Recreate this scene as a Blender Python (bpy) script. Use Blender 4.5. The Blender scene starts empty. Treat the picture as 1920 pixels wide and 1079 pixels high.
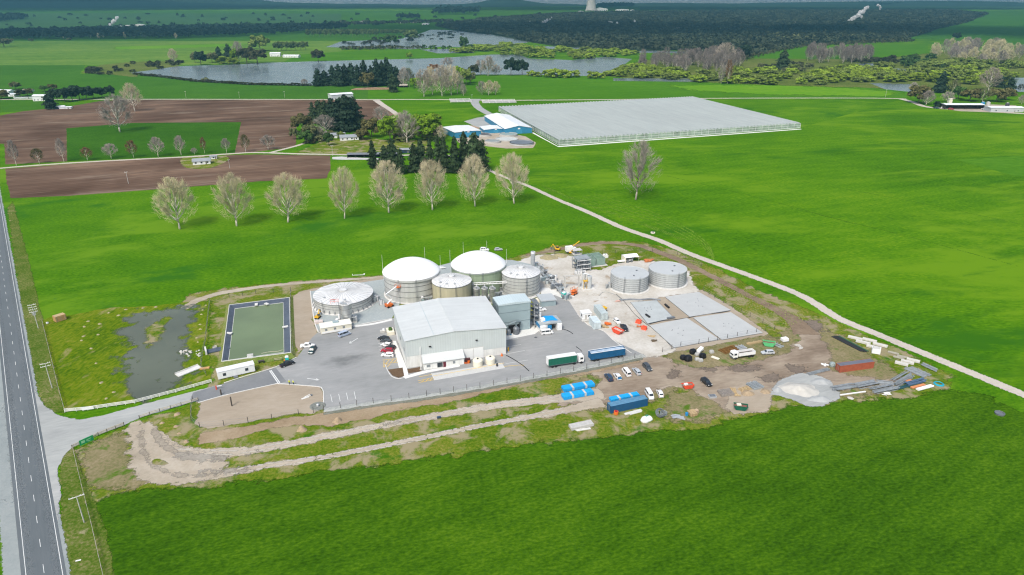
import bpy, math, random, bmesh
import numpy as np
from mathutils import Vector, noise, geometry
R=math.radians
random.seed(7)
sc=bpy.context.scene
COL=sc.collection
# ---------------------------------------------------------------- camera model (drone at 120 m)
FL=1280.;CH=120.;YH=5.;CY=539.5
TH=math.atan((CY-YH)/FL);CT,ST=math.cos(TH),math.sin(TH)
BRY=[-600,3000,3200,3400,3700,4000,4300,4700,5100,5600,6400,7400,9000,14000]
BRZ=[0,0,2.5,7,16,25,34,45,54,61,67,72,78,84]
def T(y): return float(np.interp(y,BRY,BRZ))
def G(px,py,z=0.):
    """ground point seen at photo pixel (px,py)"""
    u=(px-960)/FL;v=(py-CY)/FL
    dy=CT-v*ST;dz=-ST-v*CT
    if dz>=-1e-5: dz=-1e-5
    t=(z-CH)/dz
    if t*dy>3000:
        lo,hi=2900/dy,13500/dy
        for i in range(50):
            m=(lo+hi)/2
            if CH+m*dz-z>T(m*dy): lo=m
            else: hi=m
        t=lo
    return Vector((u*t,dy*t))
def ppm(px,py):
    p=G(px,py);zz=T(p.y)-CH
    return FL/(p.y*CT-zz*ST)
def hgt(px,py,top):
    """height of a vertical thing based at (px,py) reaching row top"""
    p=G(px,py);v=(top-CY)/FL
    # ray row v hits plane y=p.y
    t=p.y/(CT-v*ST);return max(.3,CH+t*(-ST-v*CT)-T(p.y))
def head(a,b):
    d=G(*b)-G(*a);return math.atan2(d.y,d.x)
# ---------------------------------------------------------------- mesh builder
class MB:
    def __init__(s): s.v=[];s.f=[];s.m=[];s.i=0
    def add(s,vs,fs):
        o=len(s.v);s.v+=[tuple(v) for v in vs]
        for f in fs: s.f.append(tuple(k+o for k in f));s.m.append(s.i)
        return s
    def mi(s,i): s.i=i;return s
    def box(s,x0,x1,y0,y1,z0,z1):
        return s.add([(x0,y0,z0),(x1,y0,z0),(x1,y1,z0),(x0,y1,z0),(x0,y0,z1),(x1,y0,z1),(x1,y1,z1),(x0,y1,z1)],
         [(0,3,2,1),(4,5,6,7),(0,1,5,4),(1,2,6,5),(2,3,7,6),(3,0,4,7)])
    def cbox(s,x,y,z0,sx,sy,sz,rz=0):
        c,n=math.cos(rz),math.sin(rz);vs=[]
        for z in(z0,z0+sz):
            for a,b in((-1,-1),(1,-1),(1,1),(-1,1)):
                X=a*sx/2;Y=b*sy/2;vs.append((x+X*c-Y*n,y+X*n+Y*c,z))
        return s.add(vs,[(0,3,2,1),(4,5,6,7),(0,1,5,4),(1,2,6,5),(2,3,7,6),(3,0,4,7)])
    def prism(s,pts,z0,z1):
        n=len(pts)
        if sum(pts[i][0]*pts[(i+1)%n][1]-pts[(i+1)%n][0]*pts[i][1] for i in range(n))<0: pts=pts[::-1]
        return s.add([(p[0],p[1],z0) for p in pts]+[(p[0],p[1],z1) for p in pts],
          [tuple(range(n))[::-1],tuple(range(n,2*n))]+[(i,(i+1)%n,n+(i+1)%n,n+i) for i in range(n)])
    def ext(s,prof,y0,y1):
        n=len(prof)
        return s.add([(p[0],y0,p[1]) for p in prof]+[(p[0],y1,p[1]) for p in prof],
          [tuple(range(n)),tuple(range(n,2*n))[::-1]]+[(i,n+i,n+(i+1)%n,(i+1)%n) for i in range(n)])
    def lathe(s,prof,n=32,x=0,y=0,a0=0,a1=2*math.pi):
        full=abs(a1-a0-2*math.pi)<1e-6;k=n if full else n+1
        vs=[(x+r*math.cos(a0+(a1-a0)*j/n),y+r*math.sin(a0+(a1-a0)*j/n),z) for r,z in prof for j in range(k)]
        fs=[]
        for i in range(len(prof)-1):
            for j in range(n):
                j2=(j+1)%k;fs.append((i*k+j,i*k+j2,(i+1)*k+j2,(i+1)*k+j))
        return s.add(vs,fs)
    def cyl(s,x,y,z0,z1,r,r1=None,n=14):
        r1=r if r1 is None else r1
        return s.lathe([(0.001,z0),(r,z0),(r1,z1),(0.001,z1)],n,x,y)
    def tube(s,a,b,r,n=6,r1=None):
        a=Vector(a);b=Vector(b);d=(b-a)
        if d.length<1e-6: return s
        d.normalize();u=d.orthogonal().normalized();w=d.cross(u);r1=r if r1 is None else r1
        vs=[];
        for c,rr in((a,r),(b,r1)):
            for j in range(n):
                t=2*math.pi*j/n;vs.append(c+u*(rr*math.cos(t))+w*(rr*math.sin(t)))
        return s.add(vs,[(j,(j+1)%n,n+(j+1)%n,n+j) for j in range(n)]+[tuple(range(n))[::-1],tuple(range(n,2*n))])
    def path(s,pts,r,n=6):
        for a,b in zip(pts[:-1],pts[1:]): s.tube(a,b,r,n)
        return s
    def wheel(s,x,y,r,w,n=14):
        return s.tube((x,y-w/2,r),(x,y+w/2,r),r,n)
    def quad(s,a,b,c,d): return s.add([a,b,c,d],[(0,1,2,3)])
    def mesh(s,name,mats,smooth=False):
        me=bpy.data.meshes.new(name);me.from_pydata(s.v,[],s.f)
        if not isinstance(mats,(list,tuple)): mats=[mats]
        for m in mats: me.materials.append(m)
        if len(mats)>1: me.polygons.foreach_set('material_index',s.m)
        if smooth: me.polygons.foreach_set('use_smooth',[True]*len(me.polygons))
        me.update();return me
    def build(s,name,mats,parent=None,smooth=False,bevel=0):
        o=bpy.data.objects.new(name,s.mesh(name,mats,smooth));COL.objects.link(o)
        if parent: o.parent=parent
        if smooth:
            m=o.modifiers.new('es','EDGE_SPLIT');m.split_angle=R(38)
        if bevel:
            m=o.modifiers.new('bv','BEVEL');m.width=bevel;m.segments=2;m.limit_method='ANGLE'
        return o
def tag(o,label=None,cat=None,group=None,kind=None):
    for k,v in(('label',label),('category',cat),('group',group),('kind',kind)):
        if v: o[k]=v
    return o
def thing(name,label,cat,loc,rz=0,group=None):
    o=bpy.data.objects.new(name,None);COL.objects.link(o);o.empty_display_size=.5
    o.location=(loc[0],loc[1],(loc[2] if len(loc)>2 else 0) or .06);o.rotation_euler=(0,0,rz)
    return tag(o,label,cat,group)
def put(name,label,cat,pxy,rz,parts,group=None,z=None,world=False):
    p=Vector(pxy) if world else G(*pxy)
    zz=(T(p.y) if z is None else z) or .06
    if len(parts)==1:
        pn,mb,mt=parts[0];o=mb.build(name,mt);o.location=(p.x,p.y,zz);o.rotation_euler=(0,0,rz)
        return tag(o,label,cat,group)
    t=thing(name,label,cat,(p.x,p.y,zz),rz,group)
    for pn,mb,mt in parts: mb.build(pn,mt,t)
    return t
def copytree(o,parent=None):
    c=o.copy();COL.objects.link(c)
    if parent: c.parent=parent
    for ch in o.children: copytree(ch,c)
    return c
# ---------------------------------------------------------------- materials
def nodes(m):
    m.use_nodes=True;nt=m.node_tree
    return nt,nt.nodes,nt.links
def newmat(name):
    m=bpy.data.materials.new(name);nt,N,L=nodes(m);b=N['Principled BSDF'];return m,nt,N,L,b
_mc={}
def mat(name,c,rough=.7,metal=0,var=.12,scale=.6,spec=.3,wave=None,bump=0,streak=None):
    """painted / plain surface with a little uneven tone (world-space noise), optional rib lines"""
    if name in _mc: return _mc[name]
    m,nt,N,L,b=newmat(name)
    geo=N.new('ShaderNodeNewGeometry');nz=N.new('ShaderNodeTexNoise');nz.inputs['Scale'].default_value=scale;nz.inputs['Detail'].default_value=5;nz.inputs['Roughness'].default_value=.65
    L.new(geo.outputs['Position'],nz.inputs['Vector'])
    mr=N.new('ShaderNodeMapRange');mr.inputs[1].default_value=.3;mr.inputs[2].default_value=.7;mr.inputs[3].default_value=1-var;mr.inputs[4].default_value=1+var
    L.new(nz.outputs['Fac'],mr.inputs[0]);fac=mr.outputs[0]
    if streak:   # run-off stains drawn out along one local axis
        tcs=N.new('ShaderNodeTexCoord');mp=N.new('ShaderNodeMapping');mp.inputs['Scale'].default_value=streak[1];L.new(tcs.outputs['Object'],mp.inputs[0])
        ns=N.new('ShaderNodeTexNoise');ns.inputs['Scale'].default_value=1;ns.inputs['Detail'].default_value=6;ns.inputs['Roughness'].default_value=.7;L.new(mp.outputs[0],ns.inputs['Vector'])
        ms=N.new('ShaderNodeMapRange');ms.inputs[1].default_value=.35;ms.inputs[2].default_value=.6;ms.inputs[3].default_value=1-streak[0];ms.inputs[4].default_value=1+streak[0]*.25;L.new(ns.outputs['Fac'],ms.inputs[0])
        mm_=N.new('ShaderNodeMath');mm_.operation='MULTIPLY';L.new(fac,mm_.inputs[0]);L.new(ms.outputs[0],mm_.inputs[1]);fac=mm_.outputs[0]
    if wave:
        tc=N.new('ShaderNodeTexCoord');sep=N.new('ShaderNodeSeparateXYZ');L.new(tc.outputs['Object'],sep.inputs[0])
        ax,pitch,amt=wave
        if ax=='z': src=sep.outputs[2]
        else:
            ad=N.new('ShaderNodeMath');ad.operation='ADD';L.new(sep.outputs[0],ad.inputs[0]);L.new(sep.outputs[1],ad.inputs[1]);src=ad.outputs[0]
            if ax=='x': src=sep.outputs[0]
        mu=N.new('ShaderNodeMath');mu.operation='MULTIPLY';mu.inputs[1].default_value=2*math.pi/pitch;L.new(src,mu.inputs[0])
        sn=N.new('ShaderNodeMath');sn.operation='SINE';L.new(mu.outputs[0],sn.inputs[0])
        m2=N.new('ShaderNodeMapRange');m2.inputs[1].default_value=-1;m2.inputs[2].default_value=1;m2.inputs[3].default_value=1-amt;m2.inputs[4].default_value=1+amt
        L.new(sn.outputs[0],m2.inputs[0])
        m3=N.new('ShaderNodeMath');m3.operation='MULTIPLY';L.new(fac,m3.inputs[0]);L.new(m2.outputs[0],m3.inputs[1]);fac=m3.outputs[0]
    vm=N.new('ShaderNodeVectorMath');vm.operation='SCALE';vm.inputs[0].default_value=c[:3];L.new(fac,vm.inputs['Scale'])
    L.new(vm.outputs[0],b.inputs['Base Color'])
    b.inputs['Roughness'].default_value=rough;b.inputs['Metallic'].default_value=metal;b.inputs['Specular IOR Level'].default_value=spec
    _mc[name]=m;return m
def ramp(N,stops,interp='LINEAR'):
    r=N.new('ShaderNodeValToRGB');cr=r.color_ramp;cr.interpolation=interp
    while len(cr.elements)>1: cr.elements.remove(cr.elements[-1])
    cr.elements[0].position=stops[0][0];cr.elements[0].color=(*stops[0][1],1)
    for p,c in stops[1:]:
        e=cr.elements.new(p);e.color=(*c,1)
    return r
def ground_mat(name,cols,big=.02,mid=.15,fine=1.2,stripe=None,rough=.95,soft=False,softscale=.5,patch=None,dist=1.0,weights=(.27,.23,.50),spec=.0,con=.23,aniso=None):
    """earth / grass / gravel: three scales of noise drive a colour ramp; patch=(colour,scale,threshold) adds islands"""
    m,nt,N,L,b=newmat(name);geo=N.new('ShaderNodeNewGeometry');pos=geo.outputs['Position']
    if aniso:
        mp=N.new('ShaderNodeMapping');mp.inputs['Rotation'].default_value=(0,0,-aniso[0]);mp2=N.new('ShaderNodeMapping')
        mp2.inputs['Scale'].default_value=(aniso[1],1,1);L.new(pos,mp.inputs[0]);L.new(mp.outputs[0],mp2.inputs[0]);pa=mp2.outputs[0]
    else: pa=pos
    acc=None
    for sca,w,src,det in((big,weights[0],pos,3),(mid,weights[1],pa,5),(fine,weights[2],pa,4)):
        nz=N.new('ShaderNodeTexNoise');nz.inputs['Scale'].default_value=sca;nz.inputs['Detail'].default_value=det;nz.inputs['Roughness'].default_value=.62;nz.inputs['Distortion'].default_value=.3 if sca!=fine else 0
        L.new(src,nz.inputs['Vector'])
        k=N.new('ShaderNodeMath');k.operation='MULTIPLY_ADD';k.inputs[1].default_value=w
        L.new(nz.outputs['Fac'],k.inputs[0])
        if acc is None: k.inputs[2].default_value=0
        else: L.new(acc,k.inputs[2])
        acc=k.outputs[0]
    if stripe:
        ang,pitch,amt=stripe
        sx=N.new('ShaderNodeSeparateXYZ');L.new(pos,sx.inputs[0])
        a=N.new('ShaderNodeMath');a.operation='MULTIPLY';a.inputs[1].default_value=-math.sin(ang)*2*math.pi/pitch;L.new(sx.outputs[0],a.inputs[0])
        a2=N.new('ShaderNodeMath');a2.operation='MULTIPLY_ADD';a2.inputs[1].default_value=math.cos(ang)*2*math.pi/pitch;L.new(sx.outputs[1],a2.inputs[0]);L.new(a.outputs[0],a2.inputs[2])
        nz=N.new('ShaderNodeTexNoise');nz.inputs['Scale'].default_value=.05;L.new(pos,nz.inputs['Vector'])
        a3=N.new('ShaderNodeMath');a3.operation='MULTIPLY_ADD';a3.inputs[1].default_value=2.;L.new(nz.outputs['Fac'],a3.inputs[0]);L.new(a2.outputs[0],a3.inputs[2])
        s=N.new('ShaderNodeMath');s.operation='SINE';L.new(a3.outputs[0],s.inputs[0])
        k=N.new('ShaderNodeMath');k.operation='MULTIPLY_ADD';k.inputs[1].default_value=amt;L.new(s.outputs[0],k.inputs[0]);L.new(acc,k.inputs[2]);acc=k.outputs[0]
    n=len(cols);cr=ramp(N,[(.5-con/2+con*i/(n-1),c) for i,c in enumerate(cols)]);L.new(acc,cr.inputs[0]);out=cr.outputs[0]
    if patch:
        for pc,ps,pt in patch:
            nz=N.new('ShaderNodeTexNoise');nz.inputs['Scale'].default_value=ps;nz.inputs['Detail'].default_value=7;nz.inputs['Roughness'].default_value=.68;nz.inputs['Distortion'].default_value=.4;L.new(pa,nz.inputs['Vector'])
            mr=N.new('ShaderNodeMapRange');mr.interpolation_type='SMOOTHSTEP';mr.inputs[1].default_value=pt-.05;mr.inputs[2].default_value=pt+.07;L.new(nz.outputs['Fac'],mr.inputs[0])
            mx=N.new('ShaderNodeMix');mx.data_type='RGBA';L.new(mr.outputs[0],mx.inputs[0]);L.new(out,mx.inputs[6]);mx.inputs[7].default_value=(*pc,1);out=mx.outputs[2]
    L.new(out,b.inputs['Base Color']);b.inputs['Roughness'].default_value=rough;b.inputs['Specular IOR Level'].default_value=spec
    if soft:
        at=N.new('ShaderNodeAttribute');at.attribute_name='edge'
        nz=N.new('ShaderNodeTexNoise');nz.inputs['Scale'].default_value=softscale;nz.inputs['Detail'].default_value=6;nz.inputs['Roughness'].default_value=.7;L.new(pos,nz.inputs['Vector'])
        k=N.new('ShaderNodeMath');k.operation='MULTIPLY_ADD';k.inputs[1].default_value=1.5;k.inputs[2].default_value=-.75;L.new(nz.outputs['Fac'],k.inputs[0])
        ad=N.new('ShaderNodeMath');ad.operation='ADD';L.new(k.outputs[0],ad.inputs[0]);L.new(at.outputs['Fac'],ad.inputs[1])
        mr=N.new('ShaderNodeMapRange');mr.interpolation_type='SMOOTHSTEP';mr.inputs[1].default_value=.38;mr.inputs[2].default_value=.62;L.new(ad.outputs[0],mr.inputs[0])
        tr=N.new('ShaderNodeBsdfTransparent');mxs=N.new('ShaderNodeMixShader');L.new(mr.outputs[0],mxs.inputs[0]);L.new(tr.outputs[0],mxs.inputs[1]);L.new(b.outputs[0],mxs.inputs[2])
        L.new(mxs.outputs[0],N['Material Output'].inputs[0])
    return m
def spline(pts,closed,k=8):
    n=len(pts);out=[]
    for i in range(n if closed else n-1):
        g=lambda j: pts[j%n] if closed else pts[min(max(j,0),n-1)]
        p0,p1,p2,p3=g(i-1),g(i),g(i+1),g(i+2)
        for q in range(k):
            t=q/k;out.append(.5*((2*p1)+(p2-p0)*t+(2*p0-5*p1+4*p2-p3)*t*t+(3*p1-p0-3*p2+p3)*t*t*t))
    if not closed: out.append(pts[-1])
    return out
def densify(pts,step,closed=True):
    out=[];n=len(pts)
    for i in range(n if closed else n-1):
        a,b=pts[i],pts[(i+1)%n];k=max(1,int((b-a).length/step))
        for q in range(k): out.append(a+(b-a)*(q/k))
    if not closed: out.append(pts[-1])
    return out
SN=[0]
def sheet(name,pts,lvl,m,jag=0,soft=0,smooth=False,step=1.,world=False,kind='structure',jscale=.25,label=None,cat=None):
    P=[Vector(p) for p in pts] if world else [G(*p) for p in pts]
    ar=sum(P[i].x*P[(i+1)%len(P)].y-P[(i+1)%len(P)].x*P[i].y for i in range(len(P)))
    if ar<0: P=P[::-1]
    if smooth: P=spline(P,True)
    far=max(p.y for p in P)>2950
    P0=P
    if jag: P=densify(P,step)
    n=len(P)
    nor=[]
    for i in range(n):
        d=P[(i+1)%n]-P[i-1];d=d.normalized() if d.length>1e-6 else Vector((1,0));nor.append(Vector((d.y,-d.x)))
    if jag and not soft:
        P=[p+nn*jag*(noise.fractal(Vector((p.x*jscale,p.y*jscale,lvl*3.1)),.9,2.2,5)) for p,nn in zip(P,nor)]
    SN[0]+=1;z=.02*lvl+.0008*(SN[0]%5)
    bm=bmesh.new()
    if soft:
        # a clipped grid whose 'edge' value is the distance to the outline: the shader frays it
        lay=bm.verts.layers.float.new('edge')
        A=np.array([(p.x,p.y) for p in P0]);B=np.roll(A,-1,0);st=max(soft*.45,.7)
        if far: st=max(st,4)
        x0,y0=A[:,0].min()-soft-jag,A[:,1].min()-soft-jag;K=12;tw=K*st
        nx=int((A[:,0].max()+soft+jag-x0)/tw)+1;ny=int((A[:,1].max()+soft+jag-y0)/tw)+1
        def sdf(X,Y,ai=None):
            d2=np.full(X.shape,1e18);ins=np.zeros(X.shape,bool)
            for n_,((ax,ay),(bx,by)) in enumerate(zip(A,B)):
                ex,ey=bx-ax,by-ay
                if ai is None or ai[n_]:
                    t=np.clip(((X-ax)*ex+(Y-ay)*ey)/(ex*ex+ey*ey+1e-12),0,1);d2=np.minimum(d2,(X-ax-t*ex)**2+(Y-ay-t*ey)**2)
                if ey: ins^=((ay>Y)!=(by>Y))&(X<ax+ex*(Y-ay)/ey)
            return np.where(ins,1,-1)*np.sqrt(d2)
        TX,TY=np.meshgrid(x0+tw*(np.arange(nx)+.5),y0+tw*(np.arange(ny)+.5));TD=sdf(TX,TY);rad=tw*.72+soft+jag*1.2
        idx={}
        def V(i,j,e):
            k=(i,j)
            if k not in idx:
                v=bm.verts.new((x0+j*st,y0+i*st,z));v[lay]=e;idx[k]=v
            return idx[k]
        for ti in range(ny):
            for tj in range(nx):
                d=TD[ti,tj]
                if d<-rad: continue
                i0,j0=ti*K,tj*K
                if d>rad:
                    bm.faces.new((V(i0,j0,1),V(i0,j0+K,1),V(i0+K,j0+K,1),V(i0+K,j0,1)));continue
                X,Y=np.meshgrid(x0+st*np.arange(j0,j0+K+1),y0+st*np.arange(i0,i0+K+1));cx,cy_=TX[ti,tj],TY[ti,tj]
                ex,ey=B[:,0]-A[:,0],B[:,1]-A[:,1];t=np.clip(((cx-A[:,0])*ex+(cy_-A[:,1])*ey)/(ex*ex+ey*ey+1e-12),0,1)
                dd=np.hypot(cx-A[:,0]-t*ex,cy_-A[:,1]-t*ey);sd=sdf(X,Y,dd<abs(d)+tw*1.5)
                if jag:
                    for i,j in zip(*np.nonzero(np.abs(sd)<jag*2+soft)): sd[i,j]+=jag*noise.fractal(Vector((X[i,j]*jscale,Y[i,j]*jscale,lvl*3.1)),.9,2.2,4)
                E=np.clip(sd/soft+.5,0,1);kp=E>0;cell=kp[:-1,:-1]|kp[1:,:-1]|kp[:-1,1:]|kp[1:,1:]
                for i,j in zip(*np.nonzero(cell)): bm.faces.new((V(i0+i,j0+j,E[i,j]),V(i0+i,j0+j+1,E[i,j+1]),V(i0+i+1,j0+j+1,E[i+1,j+1]),V(i0+i+1,j0+j,E[i+1,j])))
    else:
        inner=[bm.verts.new((p.x,p.y,z)) for p in P]
        for t in geometry.tessellate_polygon([[Vector((p.x,p.y,0)) for p in P]]):
            try: bm.faces.new([inner[k] for k in t])
            except ValueError: pass
    if far:
        for y in BRY[1:-1]:
            bmesh.ops.bisect_plane(bm,geom=bm.verts[:]+bm.edges[:]+bm.faces[:],plane_co=(0,y,0),plane_no=(0,1,0))
        for v in bm.verts: v.co.z=T(v.co.y)+lvl*.05
    bmesh.ops.recalc_face_normals(bm,faces=bm.faces)
    if sum(f.normal.z for f in bm.faces)<0: bmesh.ops.reverse_faces(bm,faces=bm.faces)
    me=bpy.data.meshes.new(name);bm.to_mesh(me);bm.free();me.materials.append(m)
    ob=bpy.data.objects.new(name,me);COL.objects.link(ob)
    return tag(ob,label,cat,None,kind)
def ribbon_pts(pts,w,k=6,world=False):
    P=[Vector(p) for p in pts] if world else [G(*p) for p in pts]
    ws=w if isinstance(w,(list,tuple)) else [w]*len(P)
    n=len(P)
    Q=spline(P,False,k);W=list(np.interp(np.linspace(0,n-1,len(Q)),range(n),ws))
    l,r=[],[]
    for i,p in enumerate(Q):
        d=(Q[min(i+1,len(Q)-1)]-Q[max(i-1,0)]).normalized();nn=Vector((-d.y,d.x))
        l.append(p+nn*W[i]/2);r.append(p-nn*W[i]/2)
    return l+r[::-1]
def ribbon(name,pts,w,lvl,m,jag=0,soft=0,step=1.,kind='structure',world=False,label=None,cat=None,jscale=.25):
    return sheet(name,ribbon_pts(pts,w,6,world),lvl,m,jag,soft,False,step,True,kind,jscale,label,cat)
# ---------------------------------------------------------------- camera, light, sky
cam=bpy.data.cameras.new('camera');co=bpy.data.objects.new('camera',cam);COL.objects.link(co)
co.location=(0,0,CH);co.rotation_euler=(math.pi/2-TH,0,0)
cam.sensor_width=36;cam.lens=FL/1920*36;cam.clip_start=1;cam.clip_end=40000
sc.camera=co
SUN_EL,SHADOW_AZ=R(52),R(66)   # shadows run away from the camera, to the right
sd=Vector((math.cos(SUN_EL)*math.cos(SHADOW_AZ),math.cos(SUN_EL)*math.sin(SHADOW_AZ),-math.sin(SUN_EL)))
sl=bpy.data.lights.new('sun','SUN');sl.energy=2.3;sl.angle=R(11);sl.color=(1,.965,.9)
so=bpy.data.objects.new('sun',sl);COL.objects.link(so);so.rotation_euler=sd.to_track_quat('-Z','Y').to_euler();so.location=(0,0,300)
w=bpy.data.worlds.new("World");sc.world=w;w.use_nodes=True
wn=w.node_tree.nodes;wl=w.node_tree.links
sky=wn.new('ShaderNodeTexSky');sky.sky_type='NISHITA';sky.sun_disc=False;sky.sun_elevation=SUN_EL
sky.sun_rotation=math.atan2(-sd.x,-sd.y);sky.air_density=1.2;sky.dust_density=3.5;sky.ozone_density=1
wl.new(sky.outputs[0],wn['Background'].inputs[0]);wn['Background'].inputs[1].default_value=.148
sc.view_settings.view_transform='Standard';sc.view_settings.look='None';sc.view_settings.gamma=1;sc.view_settings.exposure=.52
sc.render.engine='CYCLES'
cy=sc.cycles;cy.max_bounces=5;cy.diffuse_bounces=2;cy.glossy_bounces=2;cy.transmission_bounces=2;cy.transparent_max_bounces=12;cy.volume_bounces=0
cy.use_adaptive_sampling=False;cy.use_denoising=True;cy.denoising_prefilter='NONE';cy.denoising_input_passes='RGB_ALBEDO_NORMAL';cy.filter_width=1.2;cy.caustics_reflective=False;cy.caustics_refractive=False
# ---------------------------------------------------------------- ground materials
g_base=ground_mat('pasture',[(0.0264,0.0950,0.0016),(0.0448,0.1356,0.0024),(0.0711,0.1744,0.0031),(0.1081,0.2082,0.0079)],.006,.05,1.1,aniso=(R(20),.5),patch=[((.10,.205,.008),.016,.55),((.03,.115,.006),.02,.60),((.05,.13,.02),.11,.67)])
g_right=ground_mat('pasture_right',[(0.0280,0.0954,0.0016),(0.0467,0.1378,0.0016),(0.0717,0.1781,0.0024),(0.1153,0.2120,0.0064)],.007,.045,1.0,aniso=(R(8),.4),stripe=(R(24),9,.012),patch=[((.105,.21,.006),.012,.54),((.03,.11,.004),.016,.59),((.05,.13,.02),.13,.69)])
g_low=ground_mat('crop_pasture',[(0.0162,0.0598,0.0012),(0.0270,0.0897,0.0018),(0.0405,0.1196,0.0024),(0.0648,0.1518,0.0048)],.012,.09,1.3,aniso=(R(14),.55),stripe=(R(33),5,.014),patch=[((.07,.15,.02),.09,.68)])
g_wet=ground_mat('wet_paddock',[(0.0403,0.0935,0.0024),(0.0747,0.1320,0.0032),(0.1207,0.1650,0.0064),(0.1725,0.1815,0.0280)],.035,.16,.9,patch=[((.22,.2,.08),.12,.62)],aniso=(R(80),.5))
g_rough=ground_mat('rough_grass',[(0.0437,0.0998,0.0036),(0.0828,0.1365,0.0063),(0.1380,0.1628,0.0180),(0.2185,0.1890,0.0630)],.03,.14,1.1,patch=[((.25,.215,.125),.10,.53),((.035,.115,.004),.07,.62)],soft=True,softscale=.3)
g_verge=ground_mat('verge_grass',[(.035,.085,.005),(.065,.11,.01),(.11,.135,.03),(.2,.18,.085)],.04,.2,1.3,soft=True,softscale=.4,patch=[((.3,.26,.16),.15,.66)])
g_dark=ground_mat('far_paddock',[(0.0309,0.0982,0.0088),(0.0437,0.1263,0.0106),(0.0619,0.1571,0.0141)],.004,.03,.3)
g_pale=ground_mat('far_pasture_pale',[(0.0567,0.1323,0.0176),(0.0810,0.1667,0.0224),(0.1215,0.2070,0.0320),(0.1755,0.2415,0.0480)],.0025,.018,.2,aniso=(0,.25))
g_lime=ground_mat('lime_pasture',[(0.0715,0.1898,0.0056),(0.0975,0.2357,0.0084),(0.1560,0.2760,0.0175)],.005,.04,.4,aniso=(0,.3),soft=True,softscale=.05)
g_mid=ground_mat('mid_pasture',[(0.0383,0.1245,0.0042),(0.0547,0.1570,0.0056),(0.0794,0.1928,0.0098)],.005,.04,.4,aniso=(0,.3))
soil=ground_mat('ploughed_soil',[(0.0739,0.0441,0.0292),(0.1008,0.0627,0.0430),(0.1400,0.0902,0.0619),(0.2016,0.1323,0.0903)],.012,.05,.6,stripe=(R(21),5.2,.018),aniso=(R(21),.12),weights=(.42,.38,.2),patch=[((.19,.142,.105),.06,.60),((.075,.052,.038),.03,.62)])
soil2=ground_mat('ploughed_soil_dark',[(0.0784,0.0470,0.0344),(0.1064,0.0666,0.0482),(0.1456,0.0941,0.0688),(0.2128,0.1421,0.1015)],.012,.05,.6,stripe=(R(100),5.2,.05),aniso=(R(100),.25),weights=(.42,.38,.2))
dirt_pale=ground_mat('compacted_pumice',con=.32,weights=(0.3762,0.3780,0.2912),cols=[(0.3366,0.3045,0.2576),(0.4158,0.3885,0.3360),(0.4950,0.4725,0.4256),(0.5544,0.5460,0.5152)],big=.03,mid=.12,fine=.9,soft=True,softscale=.35,patch=[((.30,.24,.17),.09,.62)])
dirt_brown=ground_mat('brown_dirt',con=.36,cols=[(0.1248,0.0950,0.0694),(0.2112,0.1650,0.1224),(0.3072,0.2550,0.1938),(0.4032,0.3500,0.2805)],big=.04,mid=.13,fine=1.0,soft=True,softscale=.3,aniso=(R(15),.3),patch=[((.10,.078,.058),.05,.65),((.47,.41,.34),.08,.66)],weights=(.4,.38,.22))
dirt_ring=ground_mat('ring_track_soil',con=.32,weights=(.38,.36,.26),cols=[(.12,.085,.06),(.20,.15,.105),(.28,.215,.155)],big=.06,mid=.2,fine=1.0,soft=True,softscale=.5)
dirt_track=ground_mat('track_gravel',con=.32,weights=(.38,.36,.26),cols=[(0.2697,0.2314,0.1743),(0.3301,0.2848,0.2200),(0.3813,0.3337,0.2656),(0.4185,0.3738,0.3029)],big=.05,mid=.2,fine=1.2,soft=True,softscale=.45,patch=[((.19,.165,.14),.07,.66)])
dirt_plot=ground_mat('bare_plot',con=.32,weights=(0.3686,0.3600,0.2678),cols=[(0.2619,0.2150,0.1597),(0.3201,0.2700,0.2060),(0.3686,0.3200,0.2575)],big=.04,mid=.16,fine=1.0,soft=True,softscale=.4,aniso=(R(15),.4))
bank_dry=ground_mat('dry_bank',con=.32,weights=(.38,.36,.26),cols=[(.2,.145,.09),(.28,.215,.14),(.34,.275,.19)],big=.06,mid=.25,fine=1.3,soft=True,softscale=.4,patch=[((.1,.17,.02),.2,.66)])
farm_track=ground_mat('farm_track_gravel',con=.36,cols=[(.36,.32,.27),(.44,.40,.34),(.5,.46,.4)],big=.05,mid=.2,fine=1.0,soft=True,softscale=.5)
gravel=ground_mat('entrance_gravel',con=.32,weights=(.38,.36,.26),cols=[(.23,.24,.235),(.29,.30,.29),(.34,.35,.335),(.40,.40,.38)],big=.05,mid=.18,fine=1.2,aniso=(R(24),.2),soft=True,softscale=.35,patch=[((.15,.155,.15),.06,.68)])
shoulder=ground_mat('shoulder_chip',con=.32,weights=(.38,.36,.26),cols=[(.20,.225,.225),(.245,.27,.265),(.29,.31,.3)],big=.05,mid=.2,fine=1.4,soft=True,softscale=.5)
asph_road=ground_mat('highway_chipseal',con=.32,weights=(.38,.36,.26),cols=[(.085,.10,.107),(.105,.12,.127),(.125,.14,.147)],big=.04,mid=.2,fine=1.5,aniso=(R(125),.06),rough=.85,spec=.3)
asph_yard=ground_mat('yard_asphalt',con=.32,weights=(.38,.36,.26),cols=[(.20,.205,.20),(.24,.245,.24),(.275,.278,.272),(.33,.328,.318)],big=.035,mid=.11,fine=.9,aniso=(R(20),.35),rough=.85,spec=.25,patch=[((.14,.145,.142),.035,.64)])
asph_new=ground_mat('driveway_asphalt',con=.32,weights=(.38,.36,.26),cols=[(.15,.158,.165),(.18,.187,.19),(.21,.217,.22)],big=.06,mid=.2,fine=1.2,rough=.85,spec=.25)
conc=ground_mat('concrete',con=.36,cols=[(.40,.40,.38),(.47,.47,.45),(.53,.53,.51)],big=.08,mid=.3,fine=1.5,rough=.8,spec=.3)
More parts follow.
